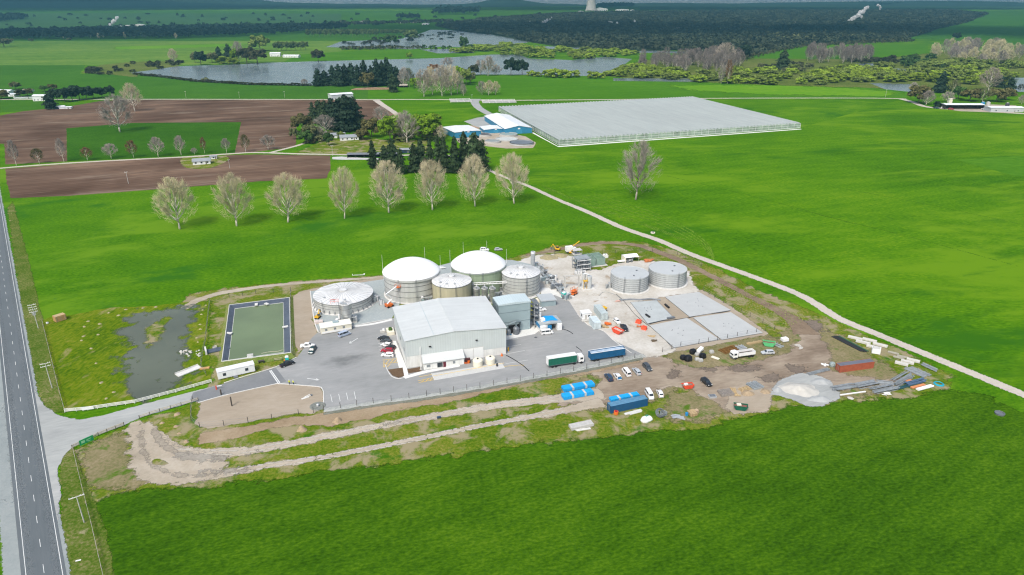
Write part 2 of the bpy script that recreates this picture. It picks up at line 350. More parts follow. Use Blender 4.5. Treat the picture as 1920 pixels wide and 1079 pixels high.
conc_blue=ground_mat('tank_pad_concrete',con=.36,cols=[(.26,.295,.295),(.31,.345,.34),(.37,.395,.39)],big=.06,mid=.2,fine=1.0,rough=.8,spec=.3,patch=[((.45,.46,.44),.12,.66)])
conc_white=ground_mat('new_concrete',[(.56,.56,.53),(.62,.62,.59),(.67,.67,.64)],.08,.3,1.2,rough=.8)
swale_m=ground_mat('swale_stone',[(.26,.275,.25),(.34,.35,.325),(.41,.42,.39)],.06,.25,1.2,soft=True,softscale=.6)
swale_d=ground_mat('swale_silt',[(.12,.13,.1),(.16,.165,.13),(.2,.2,.165)],.06,.25,1.2,soft=True,softscale=.6)
scrub_ground=ground_mat('riverbank_scrub',[(.045,.07,.012),(.08,.115,.02),(.125,.15,.035),(.15,.15,.06)],.01,.06,.4,soft=True,softscale=.03)
bush_floor=ground_mat('bush_floor',[(.018,.03,.016),(.028,.042,.02),(.042,.055,.03)],.004,.03,.2)
white_paint=mat('road_paint',(.60,.61,.59),.6,0,.15,2)
yellow_paint=mat('yellow_paint',(.68,.44,.05),.6,0,.15,2)
kerb_m=mat('kerb_concrete',(.56,.55,.52),.8,0,.12,1)
def water(name,c,rough=.12,soft=False,bump=.08,scale=.15,spec=.5):
    m,nt,N,L,b=newmat(name);geo=N.new('ShaderNodeNewGeometry')
    nz=N.new('ShaderNodeTexNoise');nz.inputs['Scale'].default_value=scale;nz.inputs['Detail'].default_value=4;L.new(geo.outputs['Position'],nz.inputs['Vector'])
    bp=N.new('ShaderNodeBump');bp.inputs['Strength'].default_value=bump;bp.inputs['Distance'].default_value=1;L.new(nz.outputs['Fac'],bp.inputs['Height']);L.new(bp.outputs[0],b.inputs['Normal'])
    nb=N.new('ShaderNodeTexNoise');nb.inputs['Scale'].default_value=.03;nb.inputs['Detail'].default_value=4;L.new(geo.outputs['Position'],nb.inputs['Vector'])
    r=ramp(N,[(.35,tuple(k*.85 for k in c)),(.65,tuple(k*1.15 for k in c))]);L.new(nb.outputs['Fac'],r.inputs[0]);L.new(r.outputs[0],b.inputs['Base Color'])
    b.inputs['Roughness'].default_value=rough;b.inputs['Specular IOR Level'].default_value=spec
    if soft:
        at=N.new('ShaderNodeAttribute');at.attribute_name='edge'
        n2=N.new('ShaderNodeTexNoise');n2.inputs['Scale'].default_value=.13;n2.inputs['Detail'].default_value=5;n2.inputs['Roughness'].default_value=.6;L.new(geo.outputs['Position'],n2.inputs['Vector'])
        k=N.new('ShaderNodeMath');k.operation='MULTIPLY_ADD';k.inputs[1].default_value=2.0;k.inputs[2].default_value=-.8;L.new(n2.outputs['Fac'],k.inputs[0])
        ad=N.new('ShaderNodeMath');ad.operation='ADD';L.new(k.outputs[0],ad.inputs[0]);L.new(at.outputs['Fac'],ad.inputs[1])
        mr=N.new('ShaderNodeMapRange');mr.interpolation_type='SMOOTHSTEP';mr.inputs[1].default_value=.5;mr.inputs[2].default_value=.8;L.new(ad.outputs[0],mr.inputs[0])
        tr=N.new('ShaderNodeBsdfTransparent');ms=N.new('ShaderNodeMixShader');L.new(mr.outputs[0],ms.inputs[0]);L.new(tr.outputs[0],ms.inputs[1]);L.new(b.outputs[0],ms.inputs[2]);L.new(ms.outputs[0],N['Material Output'].inputs[0])
    return m
lake_m=water('lake_water',(.13,.165,.175),.2,scale=.02,bump=.02)
flood_m=water('flood_water',(.095,.105,.07),.16,soft=True,spec=.3,bump=.02)
pond_m=water('pond_water',(.125,.165,.08),.22,bump=.03,scale=.5,spec=.3)
# ---------------------------------------------------------------- ground sheet to the horizon
def make_ground():
    xs=[-9000,-5000,-2500,-1200,-600,-250,0,250,600,1200,2500,5000,9000]
    v=[(x,y,T(y)) for y in BRY for x in xs];n=len(xs)
    f=[(j*n+i,j*n+i+1,(j+1)*n+i+1,(j+1)*n+i) for j in range(len(BRY)-1) for i in range(n-1)]
    me=bpy.data.meshes.new('ground');me.from_pydata(v,[],f);me.materials.append(g_base)
    o=bpy.data.objects.new('ground',me);COL.objects.link(o);return tag(o,kind='structure')
make_ground()
S=sheet
# far country
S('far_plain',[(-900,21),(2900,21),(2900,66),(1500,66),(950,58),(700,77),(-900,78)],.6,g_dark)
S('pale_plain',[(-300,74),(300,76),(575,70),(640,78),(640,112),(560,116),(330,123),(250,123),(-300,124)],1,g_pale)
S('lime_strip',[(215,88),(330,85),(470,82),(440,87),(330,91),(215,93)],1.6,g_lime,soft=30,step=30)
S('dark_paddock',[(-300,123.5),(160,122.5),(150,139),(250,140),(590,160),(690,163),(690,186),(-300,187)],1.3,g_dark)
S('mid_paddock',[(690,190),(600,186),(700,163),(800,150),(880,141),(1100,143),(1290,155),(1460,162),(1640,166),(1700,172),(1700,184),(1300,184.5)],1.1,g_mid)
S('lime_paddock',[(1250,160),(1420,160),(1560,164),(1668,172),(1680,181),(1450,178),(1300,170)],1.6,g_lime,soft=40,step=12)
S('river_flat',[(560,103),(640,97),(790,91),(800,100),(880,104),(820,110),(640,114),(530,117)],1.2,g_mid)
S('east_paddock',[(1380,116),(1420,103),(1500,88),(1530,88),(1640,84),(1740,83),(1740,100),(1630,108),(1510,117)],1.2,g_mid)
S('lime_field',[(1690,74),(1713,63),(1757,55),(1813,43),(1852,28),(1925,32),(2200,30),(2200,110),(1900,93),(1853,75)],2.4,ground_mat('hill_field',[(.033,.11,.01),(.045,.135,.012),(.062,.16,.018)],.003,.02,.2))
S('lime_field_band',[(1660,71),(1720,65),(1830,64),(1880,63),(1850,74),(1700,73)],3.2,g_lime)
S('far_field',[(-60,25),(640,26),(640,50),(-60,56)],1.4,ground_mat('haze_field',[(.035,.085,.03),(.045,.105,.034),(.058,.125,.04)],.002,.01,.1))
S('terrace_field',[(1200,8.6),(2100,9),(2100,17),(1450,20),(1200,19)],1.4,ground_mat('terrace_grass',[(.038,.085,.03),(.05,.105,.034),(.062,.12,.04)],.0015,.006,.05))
S('bush_floor',[(815,49),(930,34),(1060,26),(1200,22),(1450,21),(1640,20),(1800,19.5),(1852,27),(1813,43),(1757,55),(1700,73),(1513,84),(1413,104),(1380,111),(1280,95),(1187,96),(1040,87),(990,79),(927,66),(847,56)],2.6,bush_floor)
S('clearing',[(1320,42.5),(1420,41),(1600,42),(1650,44.5),(1560,45.5),(1400,43.5)],3.6,conc_white)
S('riverbank',[(1140,128),(1300,96),(1400,110),(1640,112),(1780,96),(1950,100),(1950,172),(1700,172),(1640,165),(1460,160),(1290,154),(1100,141)],1.4,scrub_ground,soft=25,step=15)
S('lake_scrub_ground',[(152,137),(190,122),(250,116),(345,115),(335,125),(255,137),(260,146),(220,141)],1.6,scrub_ground,soft=12,step=8)
S('lake',[(243,137),(283,132),(333,124.5),(380,123),(450,121),(500,118),(567,116),(640,114),(823,109.5),(923,102.5),(973,103),(993,110),(1073,113),(1133,107),(1185,111),(1173,120),(1142,133),(1128,141),(1100,143),(1020,141),(900,140),(780,146),(660,160),(587,160.5),(467,158),(367,152),(300,143.5),(253,138.5)],1.8,lake_m)
S('river',[(610,89),(640,78),(747,74),(807,56),(853,57),(873,58.5),(920,65),(995,79),(930,91),(827,88),(770,93),(690,90)],2.0,lake_m)
S('backwater',[(787,93),(880,91.5),(890,100),(820,100.5)],2.0,lake_m)
S('side_channel',[(1003,86),(1187,94.5),(1290,97),(1290,101),(1187,99),(1007,91)],2.9,lake_m)
S('east_channel',[(1603,120),(1670,118),(1673,128),(1730,134),(1700,137),(1640,128)],2.2,lake_m)
S('east_pool',[(1630,156),(1710,158),(1709,173),(1660,168)],2.2,lake_m)
S('willow_creek',[(1150,147),(1300,148),(1300,154),(1150,152)],2.2,lake_m)
S('corner_water',[(1890,146),(1960,146),(1960,172),(1895,173)],2.2,lake_m)
# brown fields and the strips between them
S('ploughed_field',[(0,217),(43,209),(130,200),(187,190),(233,187.5),(708,188),(745,214),(700,228),(600,232),(556,232),(555,276),(480,285),(438,288),(452,229.5),(250,231.5),(125,241.5),(126,303),(10,309),(8,270),(-60,268),(-60,222)],2,soil,jag=.8,step=4)
S('green_strip',[(125,241),(250,231),(452,229.5),(440,288),(126,303)],2.4,ground_mat('strip_grass',[(0.0209,0.0737,0.0042),(0.0315,0.0983,0.0056),(0.0471,0.1279,0.0084)],.01,.07,.6),jag=.5,step=4)
S('lower_ploughed_field',[(10,317),(125,308),(250,300),(345,296),(437,291),(480,290),(619,292),(620,316),(612,335),(530,338.5),(480,341),(300,355),(125,368),(20,372),(12,340)],2,soil,jag=.7,step=3)
S('west_paddock',[(-60,188),(60,186),(130,199),(43,208),(-60,216)],2,ground_mat('west_grass',[(.035,.11,.007),(.055,.145,.01)],.02,.1,.6))
S('right_paddock',[(920,318),(960,331),(1020,353),(1100,388),(1200,433),(1300,476),(1400,512),(1500,551),(1572,595),(1647,626),(1713,653),(1800,688),(1950,750),(2500,800),(2500,215),(1920,213),(1790,207),(1730,201),(1690,187),(1500,240),(1250,262),(1048,275),(960,280)],.8,g_right)
S('headland_stripe',[(1795,300),(1960,290),(1960,335),(1900,330)],1.4,g_mid)
S('garden_lawn',[(340,298),(365,294),(400,292),(425,294),(428,300),(415,308),(390,316),(355,316),(341,309)],2.6,g_rough,soft=2,smooth=True,step=2)
S('house_lawn',[(545,290),(580,276),(610,262),(680,258),(740,265),(800,262),(815,285),(672,290)],2.4,g_rough,soft=3,step=3)
tyre=ground_mat('tyre_marked_grass',[(.085,.175,.01),(.11,.20,.02)],.05,.2,1.,soft=True,softscale=.5)
for k in range(4):
    ribbon('tyre_track',[(1085+k*9,372-k*3),(1150+k*9,392-k*3),(1222+k*7,415-k*3),(1278+k*5,440-k*3),(1318+k*3,464-k*2),(1338,488-k*2)],.9,1.2,tyre,soft=.9,jag=.3)
for k in range(3): ribbon('tyre_track',[(1010+k*6,345+k*4),(1110+k*6,385+k*4),(1210+k*5,420+k*4),(1300+k*4,455+k*4)],.7,1.25,tyre,soft=.8,jag=.3)
for x0,y0,x1_,y1_ in ((1540,300,1910,360),(1500,340,1910,420),(1480,390,1910,500),(1250,330,1600,420),(1620,250,1915,290)): ribbon('tram_line',[(x0,y0),((x0+x1_)/2,(y0+y1_)/2-3),(x1_,y1_)],.7,1.2,ground_mat('tram_line_grass',[(.045,.125,.004),(.06,.15,.006)],.05,.2,1.,soft=True,softscale=.4) if 'tram_line_grass' not in bpy.data.materials else bpy.data.materials['tram_line_grass'],soft=1.0,jag=.2)
# the highway
ra,rb=G(118,1079),G(20,500);rd=(rb-ra).normalized();rn=Vector((rd.y,-rd.x))   # rn points right
la=G(49,1079);RW=abs((la-ra).dot(rn))
def along(t,off): return ra+rd*t+rn*off
def strip(name,t0,t1,o0,o1,lvl,m,**k):
    ts=np.linspace(t0,t1,2 if not k.get('jag') else 40)
    return S(name,[along(t,o1) for t in ts]+[along(t,o0) for t in ts[::-1]],lvl,m,world=True,**k)
strip('road',-140,900,-RW-.9,.7,6,asph_road)
strip('shoulder',-140,900,-RW-4.2,1.5,4,shoulder,soft=1.0,step=1.5,jag=.15)
S('shoulder_apron',[along(t,o) for t,o in((35,-RW-1),(95,-RW-1),(85,-RW-4),(70,-RW-6.5),(50,-RW-6),(40,-RW-4))],4.4,shoulder,soft=1.2,step=1,world=True,jag=.4)
strip('edge_line',-140,900,-.06,.08,7,white_paint);strip('edge_line',-140,900,-RW-.08,-RW+.06,7,white_paint)
def centre():
    mb=MB()
    for k in range(-13,88):
        a,b=along(k*10+3.2,-RW/2-.06),along(k*10+6.4,-RW/2-.06);c,d=along(k*10+6.4,-RW/2+.06),along(k*10+3.2,-RW/2+.06)
        mb.quad((a.x,a.y,.14),(d.x,d.y,.14),(c.x,c.y,.14),(b.x,b.y,.14))
    tag(mb.build('centre_line',white_paint),kind='structure')
centre()
strip('wheel_track',-140,900,-1.25,-.65,6.4,ground_mat('polished_seal',[(.12,.135,.142),(.135,.15,.157)],.05,.3,1.,rough=.7,soft=True,softscale=.9),soft=.5,step=3)
strip('wheel_track',-140,900,-RW+.65,-RW+1.25,6.4,bpy.data.materials['polished_seal'],soft=.5,step=3)
S('verge',[(14,390),(37,560),(60,712),(85,768),(122,776),(82,607),(52,480),(24,378)],2.2,g_verge,soft=1.5,step=1.5,jag=.7)
S('verge',[(112,845),(140,838),(160,900),(200,1000),(228,1150),(130,1150),(112,1000),(116,930)],2.2,g_verge,soft=1.5,step=1.2,jag=.6)
# paddocks round the plant
S('wet_paddock',[(122,773),(260,755),(397,718),(388,643),(394,566),(347,567),(290,574),(200,578),(140,590),(90,596),(78,603),(100,697)],1.6,g_wet,jag=.6,step=1.5)
S('rough_grass',[(135,848),(235,800),(370,755),(398,716),(388,640),(395,566),(345,568),(352,552),(420,541),(560,528),(720,516),(830,500),(945,488),(1035,462),(1120,452),(1200,453),(1260,468),(1310,488),(1360,512),(1430,548),(1500,575),(1600,618),(1700,662),(1790,706),(1770,742),(1700,754),(1560,762),(1480,768),(1400,788),(1320,812),(1167,824),(1010,840),(800,868),(600,894),(414,920),(260,930),(165,960)],1.4,g_rough,jag=1.2,soft=5,step=1.2)
S('lower_paddock',[(176,945),(260,918),(414,911),(600,885),(800,860),(1010,831),(1167,816),(1320,804),(1373,783),(1440,777),(1487,758),(1520,765),(1573,754),(1700,747),(1770,733),(1830,735),(1920,775),(2100,850),(3500,1420),(5000,3000),(670,3000),(205,1079)],1.8,ground_mat('lower_paddock_grass',[(0.0198,0.0598,0.0017),(0.0328,0.0899,0.0025),(0.0493,0.1197,0.0032),(0.0788,0.1518,0.0066)],.012,.09,1.3,aniso=(R(14),.55),stripe=(R(33),5,.014),patch=[((.05,.105,.015),.09,.70)],soft=True,softscale=.25),jag=1.6,soft=6)
S('flood_water',[(240,603),(258,592),(283,587),(320,579),(350,574),(356,588),(353,610),(347,640),(340,665),(334,690),(327,722),(305,738),(283,746),(260,746),(243,732),(250,715),(238,690),(237,673),(247,650),(236,630)],3,flood_m,soft=13,smooth=True,jag=2.5)
S('grass_island',[(268,650),(276,620),(296,600),(322,590),(312,612),(296,640),(280,655)],3.4,g_rough,soft=6,jag=1.5)
# tracks
damp=ground_mat('damp_soil',[(.125,.10,.077),(.155,.125,.10),(.19,.155,.124)],.05,.2,1.0,soft=True,softscale=.4)
damp2=ground_mat('damp_gravel',[(.23,.205,.17),(.27,.245,.205),(.31,.285,.24)],.05,.2,1.0,soft=True,softscale=.4)
ribbon('farm_track',[(2600,1035),(2250,884),(2000,775),(1920,741),(1800,691),(1713,655.5),(1647,628),(1572,597),(1500,553.5),(1400,515),(1300,479),(1235,451),(1166,427),(1100,397),(1046,375),(990,349),(940,330),(905,314),(860,300),(837,291)],[4.6]*14+[3.8]*6,3.4,farm_track,jag=.25,soft=.8,step=1)
ribbon('farm_lane',[(-60,324),(0,316),(125,306.5),(250,299.5),(350,294.5),(437,288.5),(480,286.5),(560,289),(617,290),(672,291),(740,292),(802,290),(845,293)],4.5,3.4,farm_track,jag=.2,soft=.8,step=2)
ribbon('farm_drive',[(505,287),(552,275),(582,266),(612,262)],4,3.5,farm_track,soft=.8,step=2)
ribbon('country_road',[(-60,187.5),(250,186.5),(640,187),(800,187),(950,188.5),(1150,187),(1300,185),(1480,184.3),(1640,184.5),(1700,186)],[6]*10,3,farm_track,soft=2,step=6)
ribbon('shed_drive',[(1690,186),(1712,192),(1730,199),(1755,203),(1800,206.5),(1860,210),(1960,216)],[8,8,8,9,10,10,8],3.2,farm_track,soft=1.5,step=3)
S('shed_yard',[(1752,202),(1790,199),(1835,200),(1850,196),(1905,198),(1912,211),(1880,212),(1800,209)],3.6,dirt_track,soft=2,step=3)
ribbon('field_track',[(705,188),(716,196),(730,205),(746,216)],[9,8,7,7],3.2,farm_track,soft=1.5,step=3)
ribbon('glasshouse_drive',[(891,186),(890,192),(897,202),(912,211.5),(925,218),(935,224)],[16,11,10,10,10,12],3.2,gravel,soft=1.5,step=3)
S('glasshouse_yard',[(870,228),(895,221),(925,217),(935,232),(948,247),(905,244)],3.4,gravel,soft=2,step=3)
S('tank_farm_yard',[(842,245),(905,245),(950,250),(985,256),(1005,268),(1000,278),(950,279),(905,274),(860,268)],3.2,dirt_track,soft=2,step=2)
ribbon('ring_track',[(985,479),(1010,475),(1040,470),(1085,460),(1130,456),(1170,457.5),(1205,463),(1245,477),(1290,496),(1345,524),(1400,553),(1450,578),(1490,602),(1512,628)],[2,2.5,3,4,4,4,5,5,4.5,4,4,5,7,10],3,dirt_ring,jag=.5,soft=1.4)
ribbon('back_track',[(345,580),(365,566),(410,551),(470,541),(540,533),(620,527),(700,521),(730,517)],[3.5,4,4,3.5,3,2.6,2.4,2],3,dirt_track,jag=.4,soft=1.4)
S('bare_ground',[(548,560),(560,548),(585,542),(660,528),(720,520),(722,535),(600,560),(585,600),(600,635),(560,660),(548,640)],2.6,dirt_plot,jag=.6,soft=2)
ribbon('site_road',[(280,812),(330,846),(430,849),(480,843),(560,829),(640,813),(720,798),(850,774),(950,758),(1050,748),(1130,738)],[5,5.5,5,4,3.6,3.6,3.6,3.6,4,5,8],3,dirt_track,jag=.7,soft=2.2)
ribbon('site_road',[(265,880),(330,896),(420,888),(500,874),(600,859),(700,840),(800,820),(900,799),(1000,781),(1060,769),(1130,755)],[6,5,3.8,2.6,2.1,2.0,2.0,2.4,2.8,3.5,6],3.1,dirt_track,jag=.8,soft=2.0)
S('gravel_apron',[(240,800),(262,789),(288,800),(306,824),(345,842),(400,850),(425,868),(405,893),(340,908),(280,906),(252,888),(243,848)],3.2,dirt_track,jag=1.8,soft=5,smooth=True)
for q,w_ in (([(270,797),(266,835),(280,868),(320,888),(370,893),(420,884)],1.3),([(290,803),(300,828),(335,850),(380,857),(430,853)],1.5)): ribbon('wheel_rut',q,w_,3.45,bpy.data.materials['rut_brown'] if 'rut_brown' in bpy.data.materials else ground_mat('rut_brown',[(.22,.19,.15),(.28,.245,.195),(.33,.295,.24)],.05,.2,1.,soft=True,softscale=.4),soft=2.4,jag=.8)
S('driveway',[(50,690),(60,722),(83,761),(112,781),(145,788),(193,780),(253,763),(357,736),(422,720),(425,740),(360,755),(263,784),(233,798),(170,820),(137,838),(120,855),(109,880),(114,930),(108,976),(98,1010),(80,860),(64,760)],4.6,gravel,soft=1,step=.8,jag=.2)
# construction yard
S('construction_yard',[(1195,676),(1225,655),(1265,683),(1310,692),(1380,684),(1470,666),(1503,640),(1498,612),(1530,616),(1550,645),(1562,670),(1548,690),(1600,706),(1700,715),(1560,735),(1450,742),(1442,770),(1376,777),(1340,755),(1300,732),(1262,724),(1225,735),(1190,757),(1120,757),(1050,762),(1040,747),(1118,732),(1128,712),(1100,697)],2.4,dirt_brown,jag=1.6,soft=5)
worn=ground_mat('worn_grass',[(.13,.13,.05),(.19,.165,.085),(.26,.21,.13)],.05,.2,1.1,soft=True,softscale=.25,patch=[((.07,.13,.012),.1,.58)])
S('worn_grass',[(1440,650),(1500,600),(1540,612),(1600,640),(1640,675),(1700,712),(1680,735),(1580,745),(1500,700)],2.2,worn,soft=9,jag=3)
S('worn_grass',[(1225,662),(1300,650),(1430,628),(1480,640),(1470,668),(1380,690),(1300,696)],2.2,worn,soft=7,jag=2.5)
S('worn_grass',[(1120,690),(1230,670),(1270,720),(1240,790),(1320,790),(1380,770),(1300,725),(1200,760),(1110,770),(1040,740)],2.2,worn,soft=8,jag=3)
S('worn_grass',[(140,850),(235,805),(250,880),(300,908),(260,915),(180,920)],1.9,worn,soft=7,jag=2.5)
for q in ([(1365,690),(1400,684),(1440,688),(1420,697),(1380,700)],[(1480,684),(1515,688),(1510,701),(1475,698)],[(1310,690),(1330,685),(1345,692),(1325,700)],[(1255,697),(1275,693),(1278,704),(1258,708)],[(1490,606),(1530,600),(1552,622),(1530,622)],[(1420,705),(1460,700),(1470,712),(1430,716)]): S('damp_patch',q,2.9,damp,soft=6,jag=2)
for q in ([(322,848),(370,851),(420,856),(425,865),(380,868),(330,858)],[(375,884),(420,880),(470,874),(480,880),(420,890),(380,893)],[(455,848),(500,842),(500,847),(458,853)],[(700,800),(760,788),(760,791),(705,803)]): S('damp_patch',q,3.6,damp2,soft=4.5,jag=1.2)
S('grass_island',[(283,862),(298,860),(316,870),(305,874),(288,870)],3.8,g_rough,soft=1.5,jag=.4)
for off in (-.9,.9):
    for src in ([(330,846),(430,849),(480,843),(560,829),(640,813),(720,798),(850,774),(950,758),(1050,748)],[(420,888),(500,874),(600,859),(700,840),(800,820),(900,799),(1000,781),(1060,769)]):
        P=[G(*k) for k in src];Q=[p+Vector((-(P[min(i+1,len(P)-1)]-P[max(i-1,0)]).normalized().y,(P[min(i+1,len(P)-1)]-P[max(i-1,0)]).normalized().x))*off for i,p in enumerate(P)]
        S('wheel_rut',ribbon_pts(Q,.55,5,True),3.5,ground_mat('rut_gravel',[(.37,.34,.285),(.41,.38,.325)],.05,.2,1.,soft=True,softscale=.6) if 'rut_gravel' not in bpy.data.materials else bpy.data.materials['rut_gravel'],soft=.5,world=True)
S('worn_patch',[(1355,762),(1375,735),(1420,722),(1448,740),(1440,771),(1376,777)],2.8,dirt_plot,jag=1,soft=2.5)
S('bed_surround',[(1165,566),(1247,551),(1318,544),(1375,578),(1442,627),(1350,645),(1262,661),(1200,615)],2.8,dirt_plot,jag=.6,soft=2)
S('site_yard',[(940,500),(1000,480),(1040,477),(1075,481),(1082,504),(1125,507),(1150,497),(1180,491),(1218,488),(1292,508),(1298,530),(1312,547),(1250,557),(1188,568),(1216,610),(1268,657),(1240,668),(1209,672),(1184,668),(1149,642),(1102,615),(1083,594),(1060,568),(1030,548),(990,540)],3,dirt_pale,jag=1,soft=3)
S('gravel_patch',[(1440,738),(1462,716),(1490,703),(1515,702),(1545,708),(1568,728),(1572,748),(1545,759),(1515,762),(1480,748)],3.4,gravel,jag=1,soft=2,smooth=True)
S('dry_bank',[(373,812),(373,834),(440,823),(490,808),(562,796),(622,801),(645,793),(700,784),(760,766),(840,756),(900,741),(1000,717),(1100,702),(1205,680),(1205,674),(1100,692),(1000,710),(900,730),(800,746),(700,760),(605,775),(560,782),(500,792),(420,807)],2.8,bank_dry,jag=.8,soft=2)
S('bare_plot',[(367,795),(376,753),(420,742),(507,723),(523,720),(599,726),(606,735),(608,764),(587,777),(557,776),(490,788),(390,805)],3.2,dirt_plot,jag=.5,soft=1.6)
S('asphalt_yard',[(357,749),(362,738),(420,720),(517,690),(556,672),(585,634),(600,620),(662,611),(755,594),(800,640),(815,672),(925,655),(945,606),(1000,618),(1003,580),(1005,563),(1040,554),(1067,565),(1083,590),(1102,610),(1132,622),(1149,638),(1209,667),(1184,675),(1100,690.5),(1000,708),(900,727),(800,743),(700,756.5),(606,768),(607,735),(599,726),(523,720),(507,722.5),(420,742),(372,755)],4.8,asph_yard)
S('driveway_seal',[(357,750),(362,737),(420,720),(517,690),(537,716),(523,720),(507,722.5),(420,742),(372,755.5)],5.4,asph_new)
ribbon('swale',[(607,770),(700,757.5),(800,744),(900,727.5),(1000,709),(1100,690.5),(1209,667)],2.6,5.2,swale_m,soft=.6)
ribbon('silt_line',[(606,777),(700,762),(800,748.5),(900,732),(1000,714),(1100,695.5),(1205,673)],1.5,5.4,swale_d,soft=.8,jag=.4)
S('tank_pad',[(582,547),(589,600),(597,624),(662,611),(735,597),(755,560),(1000,562),(1012,500),(960,488),(850,492),(720,524),(660,533)],4.2,conc_blue)
S('slab',[(1012,561),(1016,540),(1055,541),(1078,557),(1050,565)],4.6,conc_white)
S('slab',[(930,612),(1000,603),(1012,620),(1003,627),(940,640)],5.6,conc_white)
S('footpath',[(735,640),(742,640),(763,692),(766,705),(756,708),(748,690)],5.6,conc_white)
S('footpath',[(756,707),(790,697),(862,684),(862,688),(800,700),(760,711)],5.8,conc_white)
S('loading_bay',[(810,701),(941,681),(947,691),(815,714)],5.6,conc)
def kerb(pts,w=.25,h=.12,z=.1):
    l=ribbon_pts(pts,w,3);mb=MB();n=len(l)//2
    for i in range(n-1):
        a,b,c,d=l[i],l[i+1],l[2*n-2-i],l[2*n-1-i]
        mb.add([(a.x,a.y,z-.1),(b.x,b.y,z-.1),(c.x,c.y,z-.1),(d.x,d.y,z-.1),(a.x,a.y,z+h),(b.x,b.y,z+h),(c.x,c.y,z+h),(d.x,d.y,z+h)],[(4,7,6,5),(0,1,5,4),(2,3,7,6)])
    tag(mb.build('kerb',kerb_m),kind='structure')
kerb([(420,719),(460,706),(517,689),(556,671)],.3);kerb([(372,756),(420,742.5),(507,723),(523,720.5),(560,723),(597,726),(604,730),(607,740),(606,766)],.3)
kerb([(582,547),(589,600),(597,624)],.45,.25);kerb([(597,624.5),(662,611.5),(735,598)],.3)
kerb([(722,684),(727,696),(735,707),(748,711),(757,709)],.25);kerb([(1083,590),(1102,610),(1132,622),(1149,638),(1184,663)],.25)
ribbon('yard_drain',[(735,600),(700,608),(662,613)],1.6,6,conc_white)
soil_bed=ground_mat('bark_mulch',[(.085,.055,.035),(.12,.08,.05),(.15,.1,.065)],.3,1,4)
S('garden_bed',[(727,694),(755,690),(758,706),(747,709.5),(736,705)],6.2,soil_bed);S('garden_bed',[(763.5,693),(788,689),(790.5,697),(766,701)],6.4,soil_bed)
def lines(name,segs,w,m,lvl=7):
    mb=MB()
    for a,b in segs:
        P=[Vector(p) for p in ribbon_pts([a,b],w,1)];mb.add([(p.x,p.y,lvl*.02) for p in P[::-1]],[tuple(range(len(P)))])
    tag(mb.build(name,m),kind='structure')
lines('bay_markings',[((620,741),(623,755)),((635,739.5),(638,753)),((649.5,737.5),(652.5,751)),((664,735),(667,749))],.16,white_paint)
lines('arrow_marking',[((576,710.5),(599,713.5)),((593,711),(599,713.5)),((592,714),(599,713.5)),((655,645),(671,635)),((655,645),(660,644)),((655,645),(657,641))],.3,white_paint)
lines('bay_markings',[((708,640.5),(718,639)),((709,645.5),(719,644)),((710,651),(720,649.5)),((711,656),(722,654)),((951,638),(972,636)),((951,651),(977,647)),((952,664),(984,658)),((948,683),(990,676))],.16,white_paint)
lines('stop_marking',[((505.5,696),(522,720)),((508,695),(525,719))],.35,white_paint)
lines('hatch_marking',[((717,676),(745,673.5)),((719,683),(747,680)),((720,677),(720,690)),((723,683),(730,676)),((731,682),(738,675)),((738,681),(744,675)),((720,690),(725,684)),((726,689),(732,683)),
 ((784,715),(812,709)),((785,718.5),(814,713)),((790,717.5),(796,712.5)),((798,716),(804,711)),((806,714.5),(811,710)),((812,706),(862,697)),((862,697),(945,681.5)),((945,688),(980,685)),((978,687.5),(983,685)),((786,707.5),(810,703))],.2,yellow_paint)
kerb([(809,701),(815,714)],.2,.05,.12)
# ---------------------------------------------------------------- hills, power station, steam
hill_m=ground_mat('hill_bush',[(.018,.035,.03),(.03,.055,.036),(.05,.085,.045)],.0016,.006,.03)
def hills(name,seed,x0,x1,y0,y1,peak,px_fn=None):
    nx,ny=90,14;rg=random.Random(seed);V=[]
    for j in range(ny):
        t=j/(ny-1);y=y0+(y1-y0)*t
        for i in range(nx):
            x=x0+(x1-x0)*i/(nx-1);s=math.sin(math.pi*i/(nx-1))**.5
            ridge=peak(x)
            n=noise.fractal(Vector((x/1500+seed,y/1500,seed)),.9,2.1,6)
            z=T(y)-3+(ridge*(1+.22*n))*math.sin(math.pi*min(.5,t*.62))**1.3*s+10*n*t
            V.append((x,y,z if 0<i<nx-1 and j>0 else T(y)-4))
    F=[(j*nx+i,j*nx+i+1,(j+1)*nx+i+1,(j+1)*nx+i) for j in range(ny-1) for i in range(nx-1)]
    me=bpy.data.meshes.new(name);me.from_pydata(V,[],F);me.materials.append(hill_m)
    me.polygons.foreach_set('use_smooth',[True]*len(F))
    o=bpy.data.objects.new(name,me);COL.objects.link(o);tag(o,kind='structure')
hills('hills',3,-9000,300,7200,10500,lambda x: 26+150/(1+math.exp((x+4000)/420))+30*math.exp(-((x+6200)/1200)**2))
hills('hills',8,-1400,1200,8500,11500,lambda x: 14+80*math.exp(-((x+60)/420)**2)+16*math.exp(-((x-900)/400)**2))
hills('hills',5,700,9000,8200,11500,lambda x: 26+22*math.exp(-((x-2100)/700)**2)+45*math.exp(-((x-6000)/1500)**2))
